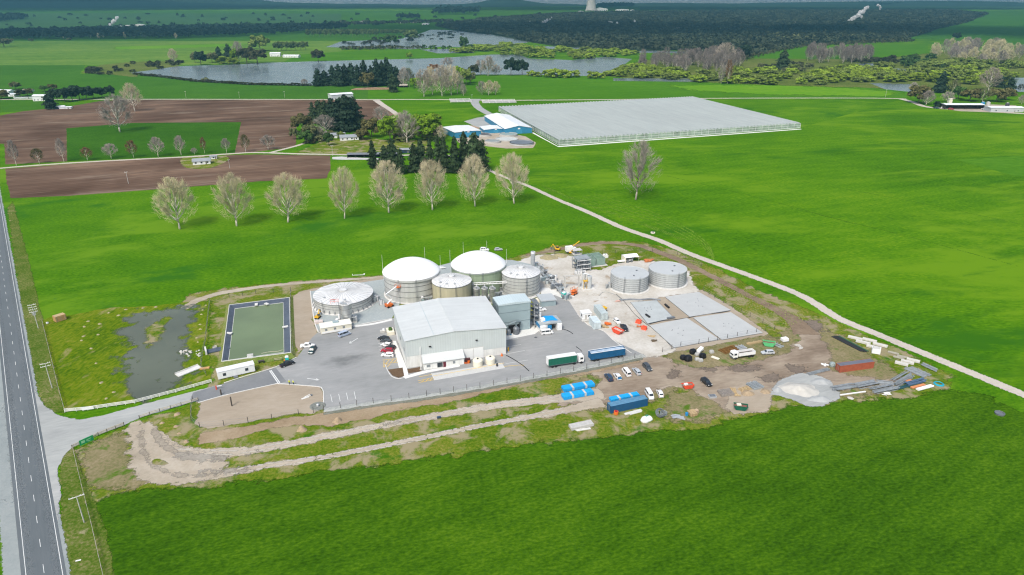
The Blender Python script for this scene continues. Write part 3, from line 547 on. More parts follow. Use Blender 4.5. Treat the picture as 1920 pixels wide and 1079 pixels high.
# cooling tower
def far_at(px,py): p=G(px,py);return (p.x,p.y,T(p.y))
conc_t=mat('tower_concrete',(.44,.42,.39),.85,0,.08,.02)
white_w=mat('white_wall',(.70,.71,.70),.6,0,.08,.3);dark_g=mat('dark_opening',(.03,.033,.036),.5,0,.1,1)
ct=thing('cooling_tower','tall pale concrete cooling tower on the horizon','cooling tower',far_at(1108,21.5))
mb=MB();mb.lathe([(41,7),(37,24),(32.5,50),(30,74),(29.5,90),(31,108),(30,108),(28.5,90),(29,74),(31.5,50),(36,24),(40,7)],48);mb.build('shell',conc_t,ct,True)
mb=MB()
for k in range(36):
    a=k*math.pi/18;b=a+math.pi/36;mb.tube((43*math.cos(a),43*math.sin(a),0),(40.4*math.cos(b),40.4*math.sin(b),7.5),.6,5);mb.tube((43*math.cos(a),43*math.sin(a),0),(40.4*math.cos(b-math.pi/18),40.4*math.sin(b-math.pi/18),7.5),.6,5)
mb.build('column_ring',conc_t,ct)
def farblock(label,px,py,wpx,hm,dm,m,name='plant_building',cat='building',group=None,roof=None):
    p=G(px,py);wm=wpx/ppm(px,py);a=MB().box(-wm/2,wm/2,0,dm,0,hm)
    r=MB().ext([(-wm/2-.4,hm),(wm/2+.4,hm),(0,hm+hm*.22)],-.4,dm+.4)
    nd=min(6,max(2,int(wm/14)))
    return put(name,label,cat,(px,py),0,[('wall',a,m),('roof',r,roof or white_w)]+[('opening',MB().box(-wm/2+wm*(k+.25)/nd,-wm/2+wm*(k+.7)/nd,-.06,0,.3,hm*.45),dark_g) for k in range(nd)],group)
farblock('white power station hall beside the cooling tower',1125,21.2,14,20,40,white_w);farblock('low white power station building right of the hall',1135,20.5,8,14,30,white_w)
farblock('long white shed east of the power station',1167,21,24,11,30,white_w);farblock('small white shed at the east end of the power station',1186,21.5,8,9,24,white_w)
farblock('grey low building west of the cooling tower',1089,23.5,10,8,24,mat('grey_wall',(.4,.4,.4),.7))
for i,(x,y,w_,h_,lb) in enumerate([(1145,46,9,12,'pale bore shed in the bush clearing'),(1157,49,3,16,'white steam separator in the bush'),(1190,45,3,16,'white steam separator beside the bush road'),(1272,56,10,7,'low pale shed in the bush'),(1202,47,10,6,'low white plant building in the bush clearing')]): farblock(lb,x,y,w_,h_,12,white_w)
sl_=[(223,53,16,8),(237,52,10,9),(258,49.5,16,8),(265,50.5,10,8),(278,52,12,6)]
for i,(x,y,w_,h_) in enumerate(sl_): farblock(['pale long shed beside the western steam plume','small pale shed of the western steam works','white-roofed hall of the western steam works','grey annex of the western steam works','low pale shed at the end of the western steam works'][i],x,y,w_,h_,20,mat('pale_steel',(.55,.54,.5),.7))
for i,(x,y,w_) in enumerate([(676,43,14),(728,43.5,12),(754,44,16),(775,43.5,10),(797,47,12)]): farblock(['low glasshouse strip on the far plain','pale glasshouse beyond the river flat','long white glasshouse beyond the river','small white glasshouse beyond the river','pale roof at the river bend'][i],x,y,w_,6,60,white_w,'glasshouse','glasshouse')
ribbon('bush_road',[(1130,50),(1160,50.5),(1200,48.5),(1225,48)],[14]*4,4,conc)
def steam(label,px,py,puffs,seed):
    """billowing white plume: overlapping lumpy puffs as one closed mesh"""
    rg=np.random.default_rng(seed);bm=bmesh.new();p0=G(px,py);s=1/ppm(px,py)
    pf=list(puffs)
    for dx,dy,r in puffs:
        for k in range(4): a=rg.uniform(0,6.28);pf.append((dx+math.cos(a)*r*.75,dy+math.sin(a)*r*.75,r*rg.uniform(.3,.6)))
    for dx,dy,r in pf:
        r*=s;c=Vector((p0.x+dx*s,p0.y+rg.uniform(-.3,.3)*r,T(p0.y)+dy*s))
        g=bmesh.ops.create_icosphere(bm,subdivisions=3,radius=1)
        for v in g['verts']:
            d=v.co.normalized();k=1+.38*noise.fractal(d*1.7+c*.02,.8,2.2,5);v.co=c+d*r*k
    me=bpy.data.meshes.new('steam_plume');bm.to_mesh(me);bm.free();me.polygons.foreach_set('use_smooth',[True]*len(me.polygons))
    m,nt,N,L,b=newmat('steam') if 'steam' not in bpy.data.materials else (bpy.data.materials['steam'],)+(None,)*4
    if N:
        b.inputs['Base Color'].default_value=(.82,.82,.82,1);b.inputs['Roughness'].default_value=1;b.inputs['Specular IOR Level'].default_value=0
        lw=N.new('ShaderNodeLayerWeight');lw.inputs[0].default_value=.35;mr=N.new('ShaderNodeMapRange');mr.inputs[1].default_value=.12;mr.inputs[2].default_value=.7;mr.inputs[3].default_value=.85;mr.inputs[4].default_value=.0
        L.new(lw.outputs['Facing'],mr.inputs[0]);tr=N.new('ShaderNodeBsdfTransparent');ms=N.new('ShaderNodeMixShader');tl=N.new('ShaderNodeBsdfTranslucent');tl.inputs[0].default_value=(.8,.8,.8,1)
        m2=N.new('ShaderNodeMixShader');m2.inputs[0].default_value=.35;L.new(b.outputs[0],m2.inputs[1]);L.new(tl.outputs[0],m2.inputs[2])
        L.new(mr.outputs[0],ms.inputs[0]);L.new(tr.outputs[0],ms.inputs[1]);L.new(m2.outputs[0],ms.inputs[2]);L.new(ms.outputs[0],N['Material Output'].inputs[0])
    me.materials.append(m);o=bpy.data.objects.new('steam_plume',me);COL.objects.link(o);tag(o,label,'steam plume')
steam('large white steam plume over the bush in the east',1592,42.5,[(0,2,3.2),(4,5,3.8),(9,8,4.2),(14,12,4.5),(18,17,4.6),(23,19,3.6),(26,24,3.4),(30,26,2.6),(21,10,2.4)],1)
steam('small white steam plume beside the dark bush',1014,47,[(0,1,1.4),(4,4,2.2),(8,6,2.6),(12,8,2.4),(17,10,1.6),(20,13,1.4)],2)
steam('white steam plume rising over the western sheds',204,52,[(0,2,2.6),(4,5,2.8),(9,9,3.2),(13,12,3.2),(18,16,3),(21,18,2.2)],3)
steam('faint steam wisps above the eastern terrace',1648,22,[(-4,11,2.4),(-1,9.5,2.2),(1,7,2),(1.5,4,1.6)],4)
steam('tiny white steam puff in the western bush',996,44,[(0,1,1.6),(-2,3,1.2)],5)
# ---------------------------------------------------------------- vegetation
rng=np.random.default_rng(11)
def leafmat(name,c,amt=.35,sc_=.35,rnd=.18,transl=.0):
    if name in _mc: return _mc[name]
    m,nt,N,L,b=newmat(name);geo=N.new('ShaderNodeNewGeometry')
    nz=N.new('ShaderNodeTexNoise');nz.inputs['Scale'].default_value=sc_;nz.inputs['Detail'].default_value=4;L.new(geo.outputs['Position'],nz.inputs['Vector'])
    d=tuple(k*(1-amt) for k in c);l=tuple(min(1,k*(1+amt)) for k in c)
    r=ramp(N,[(.33,d),(.5,c),(.67,l)]);L.new(nz.outputs['Fac'],r.inputs[0])
    oi=N.new('ShaderNodeObjectInfo');mr=N.new('ShaderNodeMapRange');mr.inputs[3].default_value=1-rnd;mr.inputs[4].default_value=1+rnd;L.new(oi.outputs['Random'],mr.inputs[0])
    vm=N.new('ShaderNodeVectorMath');vm.operation='SCALE';L.new(r.outputs[0],vm.inputs[0]);L.new(mr.outputs[0],vm.inputs['Scale'])
    L.new(vm.outputs[0],b.inputs['Base Color']);b.inputs['Roughness'].default_value=.8;b.inputs['Specular IOR Level'].default_value=.15
    _mc[name]=m;return m
bark=mat('bark_grey',(.20,.17,.14),.9,0,.25,1.5)
bark_pale=mat('bark_pale',(.52,.48,.40),.85,0,.2,1.2)
LM=dict(twig=leafmat('bare_twigs_tan',(.50,.435,.29),.2,.12,.1),greyp=leafmat('poplar_twigs_grey',(.205,.178,.158),.22,.06,.18),twig2=leafmat('bare_twigs_olive',(.48,.435,.265),.2,.12,.1),
 grey=leafmat('bare_twigs_grey',(.30,.265,.23),.22,.1,.14),pale=leafmat('bare_twigs_pale',(.34,.295,.235),.2,.1,.1),rust=leafmat('young_rust_leaves',(.17,.095,.045),.3,.4),
 oliveb=leafmat('olive_brown_leaves',(.105,.10,.035),.35,.3),lime=leafmat('lime_leaves',(.13,.225,.010),.35,.22,.16),willow=leafmat('willow_leaves',(.20,.28,.028),.22,.06,.25),
 willow2=leafmat('willow_leaves_dull',(.15,.20,.04),.22,.06,.22),green=leafmat('mid_green_leaves',(.05,.10,.022),.4,.3,.2),dark=leafmat('dark_conifer_needles',(.033,.056,.022),.5,.3,.2),
 black=leafmat('black_green_needles',(.020,.040,.021),.4,.25,.2),scrub=leafmat('brown_green_scrub',(.045,.05,.022),.45,.2,.25),brush=leafmat('olive_brush',(.13,.145,.06),.35,.2,.25),
 far=leafmat('far_bush_leaves',(.034,.044,.024),.75,.02,0),pine=leafmat('pine_belt_needles',(.010,.024,.015),.35,.02,0),popl=leafmat('poplar_leaves',(.085,.125,.04),.3,.1,.2))
def npmesh(name,V,F,m):
    me=bpy.data.meshes.new(name);V=np.asarray(V,np.float32);F=np.asarray(F,np.int32);k=F.shape[1]
    me.vertices.add(len(V));me.vertices.foreach_set('co',V.ravel());me.loops.add(F.size);me.loops.foreach_set('vertex_index',F.ravel())
    me.polygons.add(len(F));me.polygons.foreach_set('loop_start',np.arange(len(F),dtype=np.int32)*k)
    try: me.polygons.foreach_set('loop_total',np.full(len(F),k,np.int32))
    except Exception: pass
    me.materials.append(m);me.update(calc_edges=True);me.validate();return me
def cards(P,nrm,size,rg,flat=.6):
    """quads at P facing roughly along nrm"""
    n=len(P);nrm=nrm+rg.normal(0,flat,(n,3));nrm/=np.linalg.norm(nrm,axis=1)[:,None]+1e-9
    a=np.cross(nrm,rg.normal(0,1,(n,3)));a/=np.linalg.norm(a,axis=1)[:,None]+1e-9;b=np.cross(nrm,a)
    s=(size*rg.uniform(.6,1.35,n))[:,None];t=s*rg.uniform(.6,1.,n)[:,None]
    V=np.stack([P-a*s-b*t*.6,P+a*s*.7-b*t,P+a*s+b*t*.7,P-a*s*.6+b*t],1).reshape(-1,3)
    return V,np.arange(4*n).reshape(n,4)
def slivers(P,D,L,wd,rg):
    n=len(P);D=D/(np.linalg.norm(D,axis=1)[:,None]+1e-9);a=np.cross(D,rg.normal(0,1,(n,3)));a/=np.linalg.norm(a,axis=1)[:,None]+1e-9
    l=(L*rg.uniform(.6,1.4,n))[:,None]
    V=np.stack([P-a*wd,P+a*wd,P+D*l+a*wd*.4,P+D*l-a*wd*.4],1).reshape(-1,3)
    return V,np.arange(4*n).reshape(n,4)
def bare_tree(seed,ntw,wd,fan=1.,low=.2,lean=0,tl=.075):
    rd_=random.Random(seed);rg=np.random.default_rng(seed);mb=MB();pts=[]
    lx,ly=rd_.uniform(-.04,.04)+lean,rd_.uniform(-.04,.04)
    def env(z):   # crown radius of the egg at height z
        t=(z-low*.6)/(1-low*.6);return .5*math.sin(math.pi*min(max(t,0),1)**.85)**.65 if 0<t<1 else .02
    tk=[Vector((0,0,-.01)),Vector((lx*.3,ly*.3,low*.7)),Vector((lx*.7,ly*.7,low*1.7)),Vector((lx,ly,.62)),Vector((lx*1.4,ly*1.4,.9))]
    rr=[.026,.019,.015,.008,.003]
    for i in range(4): mb.tube(tk[i],tk[i+1],rr[i],6,rr[i+1])
    nl=13
    for k in range(nl):
        z0=low*(.75+1.9*k/nl)+rd_.uniform(-.02,.02);an=k*2.4+rd_.uniform(-.4,.4)
        zt=min(.97,.34+.62*((k+.5)/nl)**.8+rd_.uniform(-.05,.1));r=env(zt)*rd_.uniform(.72,.98)
        b=Vector((lx*z0,ly*z0,z0));e=Vector((lx+math.cos(an)*r,ly+math.sin(an)*r,zt))
        m1=b.lerp(e,.35)+Vector((0,0,.0))+Vector((math.cos(an),math.sin(an),0))*.035*fan;m2=b.lerp(e,.7)+Vector((rd_.uniform(-.02,.02),rd_.uniform(-.02,.02),.02))
        q=[b,m1,m2,e];ra_=[.012,.0085,.0055,.002]
        for i in range(3): mb.tube(q[i],q[i+1],ra_[i],4,ra_[i+1])
        pts+=[(q[1].lerp(q[2],rd_.random()),(q[2]-q[1])) for _ in range(2)]
        for j in range(7):
            t=rd_.uniform(.3,1);s=(m1.lerp(m2,(t-.3)/.4) if t<.7 else m2.lerp(e,(t-.7)/.3))
            d=Vector((rd_.gauss(0,1),rd_.gauss(0,1),rd_.uniform(.2,1.5))).normalized();d=(d+Vector((math.cos(an),math.sin(an),.6))*.8).normalized()
            x=s+d*rd_.uniform(.08,.17)
            rx=math.hypot(x.x-lx,x.y-ly);mx=env(min(x.z,.985))
            if rx>mx: x.x=lx+(x.x-lx)*mx/rx;x.y=ly+(x.y-ly)*mx/rx
            x.z=min(x.z,.99);mb.tube(s,x,.0042,3,.0012)
            for q_ in range(5): pts.append((s.lerp(x,rd_.uniform(.25,1)),d))
    B=np.array([p[0] for p in pts]);Dr=np.array([p[1] for p in pts])
    ix=rg.integers(0,len(B),ntw);P=B[ix]+rg.normal(0,.022,(ntw,3))
    out=P-np.array([lx*.5,ly*.5,.38]);out/=np.linalg.norm(out,axis=1)[:,None]
    D=Dr[ix]*.6+out*.9+rg.normal(0,.5,(ntw,3))+np.array([0,0,.35])
    n2=int(ntw*.42);zz=low*.75+(1-low*.75)*rg.beta(1.6,1.25,n2);rr_=np.array([env(min(z,.985)) for z in zz])*np.sqrt(rg.uniform(.18,1.02,n2))*1.04;aa=rg.uniform(0,6.283,n2)
    aa+=.35*np.sin(aa*5+zz*23)
    P2=np.stack([lx+rr_*np.cos(aa),ly+rr_*np.sin(aa),zz],1);D2=np.stack([np.cos(aa)*.8,np.sin(aa)*.8,np.full(n2,.75)],1)+rg.normal(0,.4,(n2,3))
    P=np.vstack([P,P2-D2*tl*.5]);D=np.vstack([D,D2])
    V,F=slivers(P,D,tl,wd,rg);V[:,2]=np.clip(V[:,2],.06,1.02)
    return mb.mesh('trunk',bark_pale,True),npmesh('crown',V,F,LM['twig'])
def lobes_pts(rg,lobes,n):
    w=np.array([l[3]**2 for l in lobes]);ix=rg.choice(len(lobes),n,p=w/w.sum());Lb=np.array(lobes)[ix]
    d=rg.normal(0,1,(n,3));d/=np.linalg.norm(d,axis=1)[:,None];d[:,2]=np.where(d[:,2]<-.55,-d[:,2],d[:,2])
    r=rg.uniform(.72,1.04,n)[:,None]
    return Lb[:,:3]+d*r*Lb[:,3:4]*np.array([1,1,.9]),d
def core(mb,lobes,rg,k=.72):
    for l in lobes:
        x,y,z,r=l;r*=k
        mb.lathe([(.001,z-r*.8)]+[(r*math.cos(a)*rg.uniform(.88,1.1),z+r*.9*math.sin(a)) for a in(-.7,0,.7)]+[(.001,z+r*.9)],7,x,y)
def leafy(seed,n,size,nl=9,low=.22,dome=1.,trunk=True,mt='green',squash=1.):
    rg=np.random.default_rng(seed);lobes=[(0,0,.62,.27)]
    for k in range(nl):
        a=k*2.399+rg.uniform(-.3,.3);zz=low+.14+(.72-low)*(k/nl)**1.1;rr=.36*math.sin(math.pi*min(.96,.25+.68*(zz-low)/(1-low)))**.7*dome
        lobes.append((math.cos(a)*rr,math.sin(a)*rr,zz,rg.uniform(.13,.2)))
    lobes=[(x,y,min(z,1-r*.9),r) for x,y,z,r in lobes]
    P,d=lobes_pts(rg,lobes,n);V,F=cards(P,d,size,rg);V[:,2]=np.clip(V[:,2],.02,1.03)
    mb=MB();core(mb,lobes,rg);cv=np.array(mb.v);cf=[f for f in mb.f]
    cq=np.array([f for f in cf if len(f)==4])
    me=npmesh('crown',np.vstack([V,cv]),np.vstack([F,cq+len(V)]),LM[mt])
    t=MB();t.tube((0,0,-.01),(0,0,low+.2),.028,6,.016)
    for k in range(5):
        a=k*1.257;t.tube((0,0,low+.04*k),(.26*math.cos(a),.26*math.sin(a),low+.28+.05*k),.012,4,.004)
    return t.mesh('trunk',bark,True),me
def conifer(seed,n,size,mt='dark',jag=.2,power=.8,low=.05):
    rg=np.random.default_rng(seed);P=[];D=[]
    tiers=15
    for k in range(n):
        z=low+(1-low)*(1-math.sqrt(rg.random()))
        tier=math.floor(z*tiers)/tiers;a=rg.uniform(0,2*math.pi)
        rmax=.5*(1-z)**power*(1-jag+jag*2*(.5+.5*math.sin(a*2+tier*47+seed)))*(.72+.4*(1-(z*tiers)%1))*(1+.25*math.sin(z*19+seed*1.7))
        r=rmax*math.sqrt(rg.uniform(.35,1));P.append((r*math.cos(a),r*math.sin(a),z));D.append((math.cos(a)*.6,math.sin(a)*.6,.8))
    V,F=cards(np.array(P),np.array(D),size,rg,.45);V[:,2]=np.clip(V[:,2],.01,1.0)
    mb=MB();mb.lathe([(.16,low+.02),(.15,.3),(.09,.6),(.02,.9)],7);cv=np.array(mb.v);cq=np.array(mb.f)
    me=npmesh('crown',np.vstack([V,cv]),np.vstack([F,cq+len(V)]),LM[mt])
    t=MB();t.tube((0,0,-.01),(0,0,.5),.02,6,.012);return t.mesh('trunk',bark,True),me
PR={}
PR['plane']=[bare_tree(100+i,4400,.0021,1.,.17,(-.05,.03,0,.05)[i]) for i in range(4)]
PR['bare']=[bare_tree(200+i,2600,.0025,1.2,.2) for i in range(3)]
PR['barefar']=[bare_tree(220+i,1500,.0058,1.2,.14,tl=.085) for i in range(3)]
PR['small']=[bare_tree(240+i,1700,.0052,1.1,.28,tl=.08) for i in range(3)]
PR['leafy']=[leafy(300+i,4200,.032) for i in range(3)]
PR['leafyfar']=[leafy(320+i,1500,.048) for i in range(3)]
PR['willow']=[leafy(340+i,1300,.05,12,.02,1.15) for i in range(4)]
PR['bush']=[leafy(360+i,900,.06,9,.0,1.2) for i in range(3)]
PR['conifer']=[conifer(400+i,4600,.036,jag=.42,power=.48) for i in range(3)]
PR['coniferfar']=[conifer(420+i,1500,.052,jag=.34,power=.5) for i in range(3)]
PR['column']=[conifer(440+i,1200,.06,jag=.15,power=.3) for i in range(2)]
TN=[0]
def tree(kind,m,label,px,py,top,w_,name='tree',group=None,cat='tree',tm=None,sc_=1.):
    TN[0]+=1;k=TN[0];p=G(px,py);h=hgt(px,py,top)*sc_;w=w_/ppm(px,py)*1.02
    tr,cr=PR[kind][k%len(PR[kind])]
    e=thing(name,label,cat,(p.x,p.y,T(p.y)),(k*2.39)%6.28,group);e.scale=(w,w,h)
    a=bpy.data.objects.new('trunk',tr);COL.objects.link(a);a.parent=e
    if tm: a.material_slots[0].link='OBJECT';a.material_slots[0].material=tm
    c=bpy.data.objects.new('crown',cr);COL.objects.link(c);c.parent=e
    c.material_slots[0].link='OBJECT';c.material_slots[0].material=LM[m]
    return e
# the row of bare plane trees behind the plant
row=[(337,430,335,75,'broad bare plane tree nearest the highway in the paddock row'),(444,424,328,72,'bare plane tree second from the highway in the paddock row'),
(540,417,327,76,'wide low-limbed bare plane tree third from the highway in the row'),(646,410,315,54,'slim leaning bare plane tree fourth from the highway in the row'),
(729,399,303,71,'bare plane tree fifth from the highway, in front of dark conifers'),(811,394,300,63,'bare plane tree sixth from the highway, in front of dark conifers'),
(891,387,290,59,'bare plane tree against the tallest conifers beside the farm track'),(964,382,288,60,'bare plane tree standing alone on the far verge of the farm track')]
for i,(x,y,t,wd_,lb) in enumerate(row): tree('plane','twig2' if i<4 else 'twig',lb,x,y,t,wd_,'plane_tree','bare plane trees in a row behind the plant')
tree('bare','grey','big lone grey bare tree in the open green paddock',1192,375,265,79,'bare_tree',tm=mat('bark_mid',(.33,.29,.24),.9,0,.2,1.2))
for x,y,t,wd_,k,lb in [(31,311,262,22,'grey','thin grey bare tree nearest the highway on the farm lane'),(74,307,277,27,'oliveb','small brown-leaved tree leaning over the lane by the ploughed field'),
 (120,304,258,20,'grey','thin leaning bare tree at the corner of the green strip'),(164,301,275,27,'rust','small rust-leaved tree by the lane, nearest the strip corner'),
 (209,298,268,31,'grey','small round grey bare tree between two rust-leaved trees'),(251,296,262,25,'rust','rust-leaved tree between the two grey bare lane trees'),
 (297,294.5,256,33,'grey','largest grey bare tree along the farm lane'),(340,291.5,253,25,'grey','grey bare tree by the lane just before the white cottage'),
 (384,288,256,15,'rust','narrow rust-leaved tree behind the white cottage'),(425,286.5,258,20,'grey','faint grey bare tree by the lane past the cottage'),
 (461,285.5,251,21,'oliveb','olive-brown tree by the lane at the edge of the strip'),(503,281,252,34,'grey','pale bare tree at the ploughed field corner beside the drive'),(365,290,276,16,'grey','low bare shrub tree next to the cottage roof')]:
    tree('small',k,lb,x,y,t+2,wd_*.85,'lane_tree','small trees along the farm lane')
tree('bare','grey','huge grey bare tree in front of the ploughed field',225,248,178,62,'bare_tree',tm=bark_pale)
tree('bare','twig','tall pale bare tree on the far side of the ploughed field',253,209,156,38,'bare_tree',tm=bark_pale)
for i,(x,y,t,wd_) in enumerate([(108,190,166,22),(122,192,163,24),(136,190,160,26),(150,188,159,26),(163,187,161,24),(176,185,163,22),(192,183,163,16),(207,183,160,18)]):
    tree('leafyfar','black','dark evergreen in the clump behind the white house',x,y,t,wd_,'evergreen_tree','dark evergreens behind the white house')
tree('column','black','dark columnar cypress in front of the white two-storey house',96,205,172,21,'cypress_tree')
for x,y,t,wd_,k,lb in [(3,186,168,28,'oliveb','olive bush at the frame edge by the west houses'),(30,168,153,20,'brush','olive tree behind the west houses'),(40,182,167,18,'scrub','dark green shrub between the west houses'),(52,180,166,18,'oliveb','brown shrub beside the two-storey house'),(84,172,160,16,'green','green tree behind the two-storey house'),(100,170,157,16,'oliveb','russet tree behind the two-storey house')]:
    tree('leafyfar',k,lb,x,y,t,wd_,'garden_tree')
# conifer windbreak in the middle
cf=[(700,318,268,18),(721,306,272,16),(737,320,262,24),(752,327,283,22),(777,322,268,20),(790,322,262,20),(807,320,262,18),(822,320,256,18),(833,324,256,20),(853,324,257,22),(870,320,250,22),(890,322,247,34),(905,318,262,22)]
for i,(x,y,t,wd_) in enumerate(cf): tree('conifer','dark','dark shaggy conifer in the windbreak beside the farm track',x,y+(i*7)%5-2,t-5+(i*5)%7,wd_*(.92+.16*(i%3)),'conifer_tree','conifer windbreak beside the farm track')
for x,y,t,wd_,k,kd,lb in [(650,245,177,50,'black','conifer','tallest black-green conifer behind the grey-roofed farmhouse'),(664,240,181,36,'black','conifer','black-green conifer overlapping the tallest farmhouse conifer'),(600,232,188,24,'dark','conifer','conifer spire left of the farmhouse grove'),
 (611,236,187,24,'dark','conifer','second conifer spire in the farmhouse grove'),(624,240,184,30,'black','conifer','dense conifer in the middle of the farmhouse grove'),(587,224,191,14,'dark','conifer','thin conifer at the west end of the farmhouse grove'),(637,242,186,30,'black','conifer','dense conifer beside the tallest farmhouse conifer'),
 (676,244,220,22,'dark','leafy','dark low tree east of the farmhouse conifers'),(568,248,212,38,'oliveb','leafy','olive-green round tree at the grove edge by the ploughed soil'),(586,264,232,36,'brush','leafy','brown-green tree below the grove'),
 (612,250,216,44,'grey','bare','grey bare tree in front of the farmhouse conifers'),(596,262,238,38,'grey','bare','brown bare tree behind the drive gate'),(617,273,247,19,'green','leafy','round dark shrub beside the farmhouse drive'),(574,270,244,30,'green','leafy','green shrubby tree at the drive bend'),
 (552,262,238,18,'brush','leafy','small olive tree on the ploughed field edge'),(697,258,219,36,'oliveb','leafy','olive-brown tree east of the farmhouse'),(681,263,240,24,'oliveb','leafy','low brown tree beside the farmhouse wall'),(732,266,213,42,'lime','leafy','bright lime upright tree in the farm garden'),
 (763,268,208,44,'grey','bare','large grey bare tree between two lime trees'),(748,262,212,36,'twig','bare','tan bare tree behind the bright lime tree'),(801,262,208,64,'lime','leafy','big round lime-green tree near the blue sheds'),(716,232,200,34,'grey','bare','grey bare tree above the farm garden by the field track'),
 (786,240,214,26,'brush','leafy','olive tree behind the big lime tree'),(828,266,236,26,'twig','bare','tan bare shrub between lime tree and blue shed'),(700,236,220,12,'dark','conifer','small dark conifer tip above the garden trees')]:
    tree(kd,k,lb,x,y,t,wd_,'conifer_tree' if kd=='conifer' else ('bare_tree' if kd=='bare' else 'leafy_tree'))
scatter_later=[((560,268),(610,272),(680,262),(672,248),(600,250),(562,256)),((690,262),(740,268),(830,266),(826,252),(700,252))]
# trees on the near shore of the lake
for i,(x,t) in enumerate([(597,128),(610,132),(625,122),(637,120),(648,119),(660,118),(672,121),(684,112),(697,122),(708,110),(718,113),(727,107),(735,120),(744,124)]):
    tree('coniferfar','black','dark pine in the stand on the near lake shore',x,162-(i%3),t,19+4*(i%2),'pine_tree','pines on the near lake shore')
for x,y,t,wd_,k,kd,lb in [(738,173,138,20,'dark','coniferfar','single dark conifer on the green paddock below the pines'),(690,165,134,28,'oliveb','leafyfar','olive round tree in front of the lake pines'),(705,160,138,20,'brush','leafyfar','small olive tree beside the woodpile'),
 (757,164,126,22,'grey','barefar','grey bare tree behind the small hut'),(768,163,128,22,'brush','barefar','olive bare tree right of the small hut'),(777,166,145,16,'lime','leafyfar','small lime shrub right of the hut'),(795,182,130,34,'pale','barefar','pale bare poplar at the west side of the shore group'),
 (811,178,126,30,'twig','barefar','tan bare poplar in the shore group'),(829,181,122,36,'pale','barefar','tall pale bare poplar in the middle of the shore group'),(846,179,122,34,'twig','barefar','tan bare poplar beside the lime shore trees'),(858,176,134,26,'grey','barefar','grey bare poplar at the east of the shore group'),
 (869,180,158,14,'grey','barefar','small grey bare tree below the shore group'),(862,158,122,22,'lime','leafyfar','yellow-lime tree behind the bare poplars'),(874,160,126,24,'willow2','leafyfar','pale green tree east of the yellow-lime tree'),(882,156,134,20,'brush','leafyfar','olive tree between lime trees and grey bare trees'),
 (904,178,152,20,'grey','barefar','grey bare tree on the west side of the paddock trio'),(916,179,151,22,'twig','barefar','tan bare tree in the middle of the paddock trio'),(929,178,153,20,'twig2','barefar','olive bare tree on the east side of the paddock trio'),
 (901,141,112,24,'grey','barefar','brown bare tree by the lake left of the umbrella pines'),(915,143,106,30,'pale','barefar','tall pale bare tree by the lake'),(930,141,122,22,'grey','barefar','grey bare tree next to the umbrella pines'),(888,142,120,20,'scrub','leafyfar','dark shrub tree by the lake shore'),(813,134,120,22,'rust','leafyfar','reddish tree top above the shore poplars'),(840,126,108,26,'grey','barefar','bare tree at the water behind the shore poplars')]:
    tree(kd,k,lb,x,y,t,wd_,'shore_tree')
tree('leafyfar','black','western umbrella pine on the lake shore',958,142,107,26,'umbrella_pine');tree('leafyfar','black','eastern umbrella pine on the lake shore',979,141,110,24,'umbrella_pine')
for x,y,t,wd_ in [(1028,145,129,22),(1044,146,128,24),(1060,146,129,24),(1076,145,131,20),(1112,147,133,22),(1125,147,136,18),(996,143,132,16),(1008,144,134,16)]:
    tree('bush','willow','lime willow bush on the paddock edge by the lake',x,y,t,wd_,'willow_bush','willow bushes along the paddock edge','bush')
# far shore
for x,y,t,wd_,k,kd,lb in [(377,122,94,22,'black','leafyfar','dark tree at the west end of the far lake shore'),(366,118,98,16,'brush','leafyfar','olive tree behind the dark far-shore tree'),(327,118,91,18,'twig','barefar','tan bare tree above the lake scrub'),(398,118,97,22,'brush','leafyfar','olive tree between dark far-shore trees'),
 (412,115,87,16,'black','coniferfar','dark spire tree on the far lake shore'),(430,115,82,18,'black','coniferfar','tallest dark spire on the far lake shore'),(440,119,90,14,'lime','leafyfar','lime tree next to the dark far-shore spire'),(449,118,78,24,'grey','barefar','grey bare tree behind the far-shore brown trees'),
 (463,120,87,32,'scrub','leafyfar','brown-green round tree on the far lake shore'),(483,120,90,38,'scrub','leafyfar','widest brown round tree on the far lake shore'),(420,120,104,24,'willow','bush','lime willow at the water on the far shore'),(438,121,108,20,'willow','bush','low lime bush at the water on the far shore'),(488,96,64,36,'willow2','leafyfar','large pale lime tree behind the far lake shore'),(474,92,78,16,'black','leafyfar','dark tree beside the pale lime tree'),
 (597,116,92,26,'scrub','leafyfar','dark brown tree alone on the far lake bank'),(733,84,64,25,'green','leafyfar','round green tree standing in the river shallows'),(771,77,55,26,'popl','leafyfar','large round grey-green tree in the river shallows'),(870,95,67,17,'green','leafyfar','upright green tree on the river spit'),(880,96,82,16,'green','bush','green bush beside the upright tree on the spit'),(768,111,98,13,'lime','leafyfar','small lime tree at the end of the river flat'),
 (796,92,83,9,'green','bush','small round bush at the backwater edge'),(812,93,84,14,'green','bush','low bush row at the backwater'),(832,92,85,8,'green','bush','round bush beside the backwater'),(843,92,85,8,'green','bush','second round bush beside the backwater')]:
    tree(kd,k,lb,x,y,t,wd_,'far_shore_tree')
for i in range(7): tree('leafyfar','popl','grey-green tree in the row behind the far houses',519+i*9,96-i*.3,77,13,'row_tree','tree row behind the far houses')
for i in range(26): tree('leafyfar','popl','grey-green poplar in the plantation beyond the lake',578+i*5.2,70-(i%2)*2,53.5,8,'poplar_tree','poplar plantation beyond the lake')
for i in range(11): tree('leafyfar','popl','poplar in the second plantation row by the river',717+i*6,66-(i%2),54.5,8,'poplar_tree','poplars beside the river')
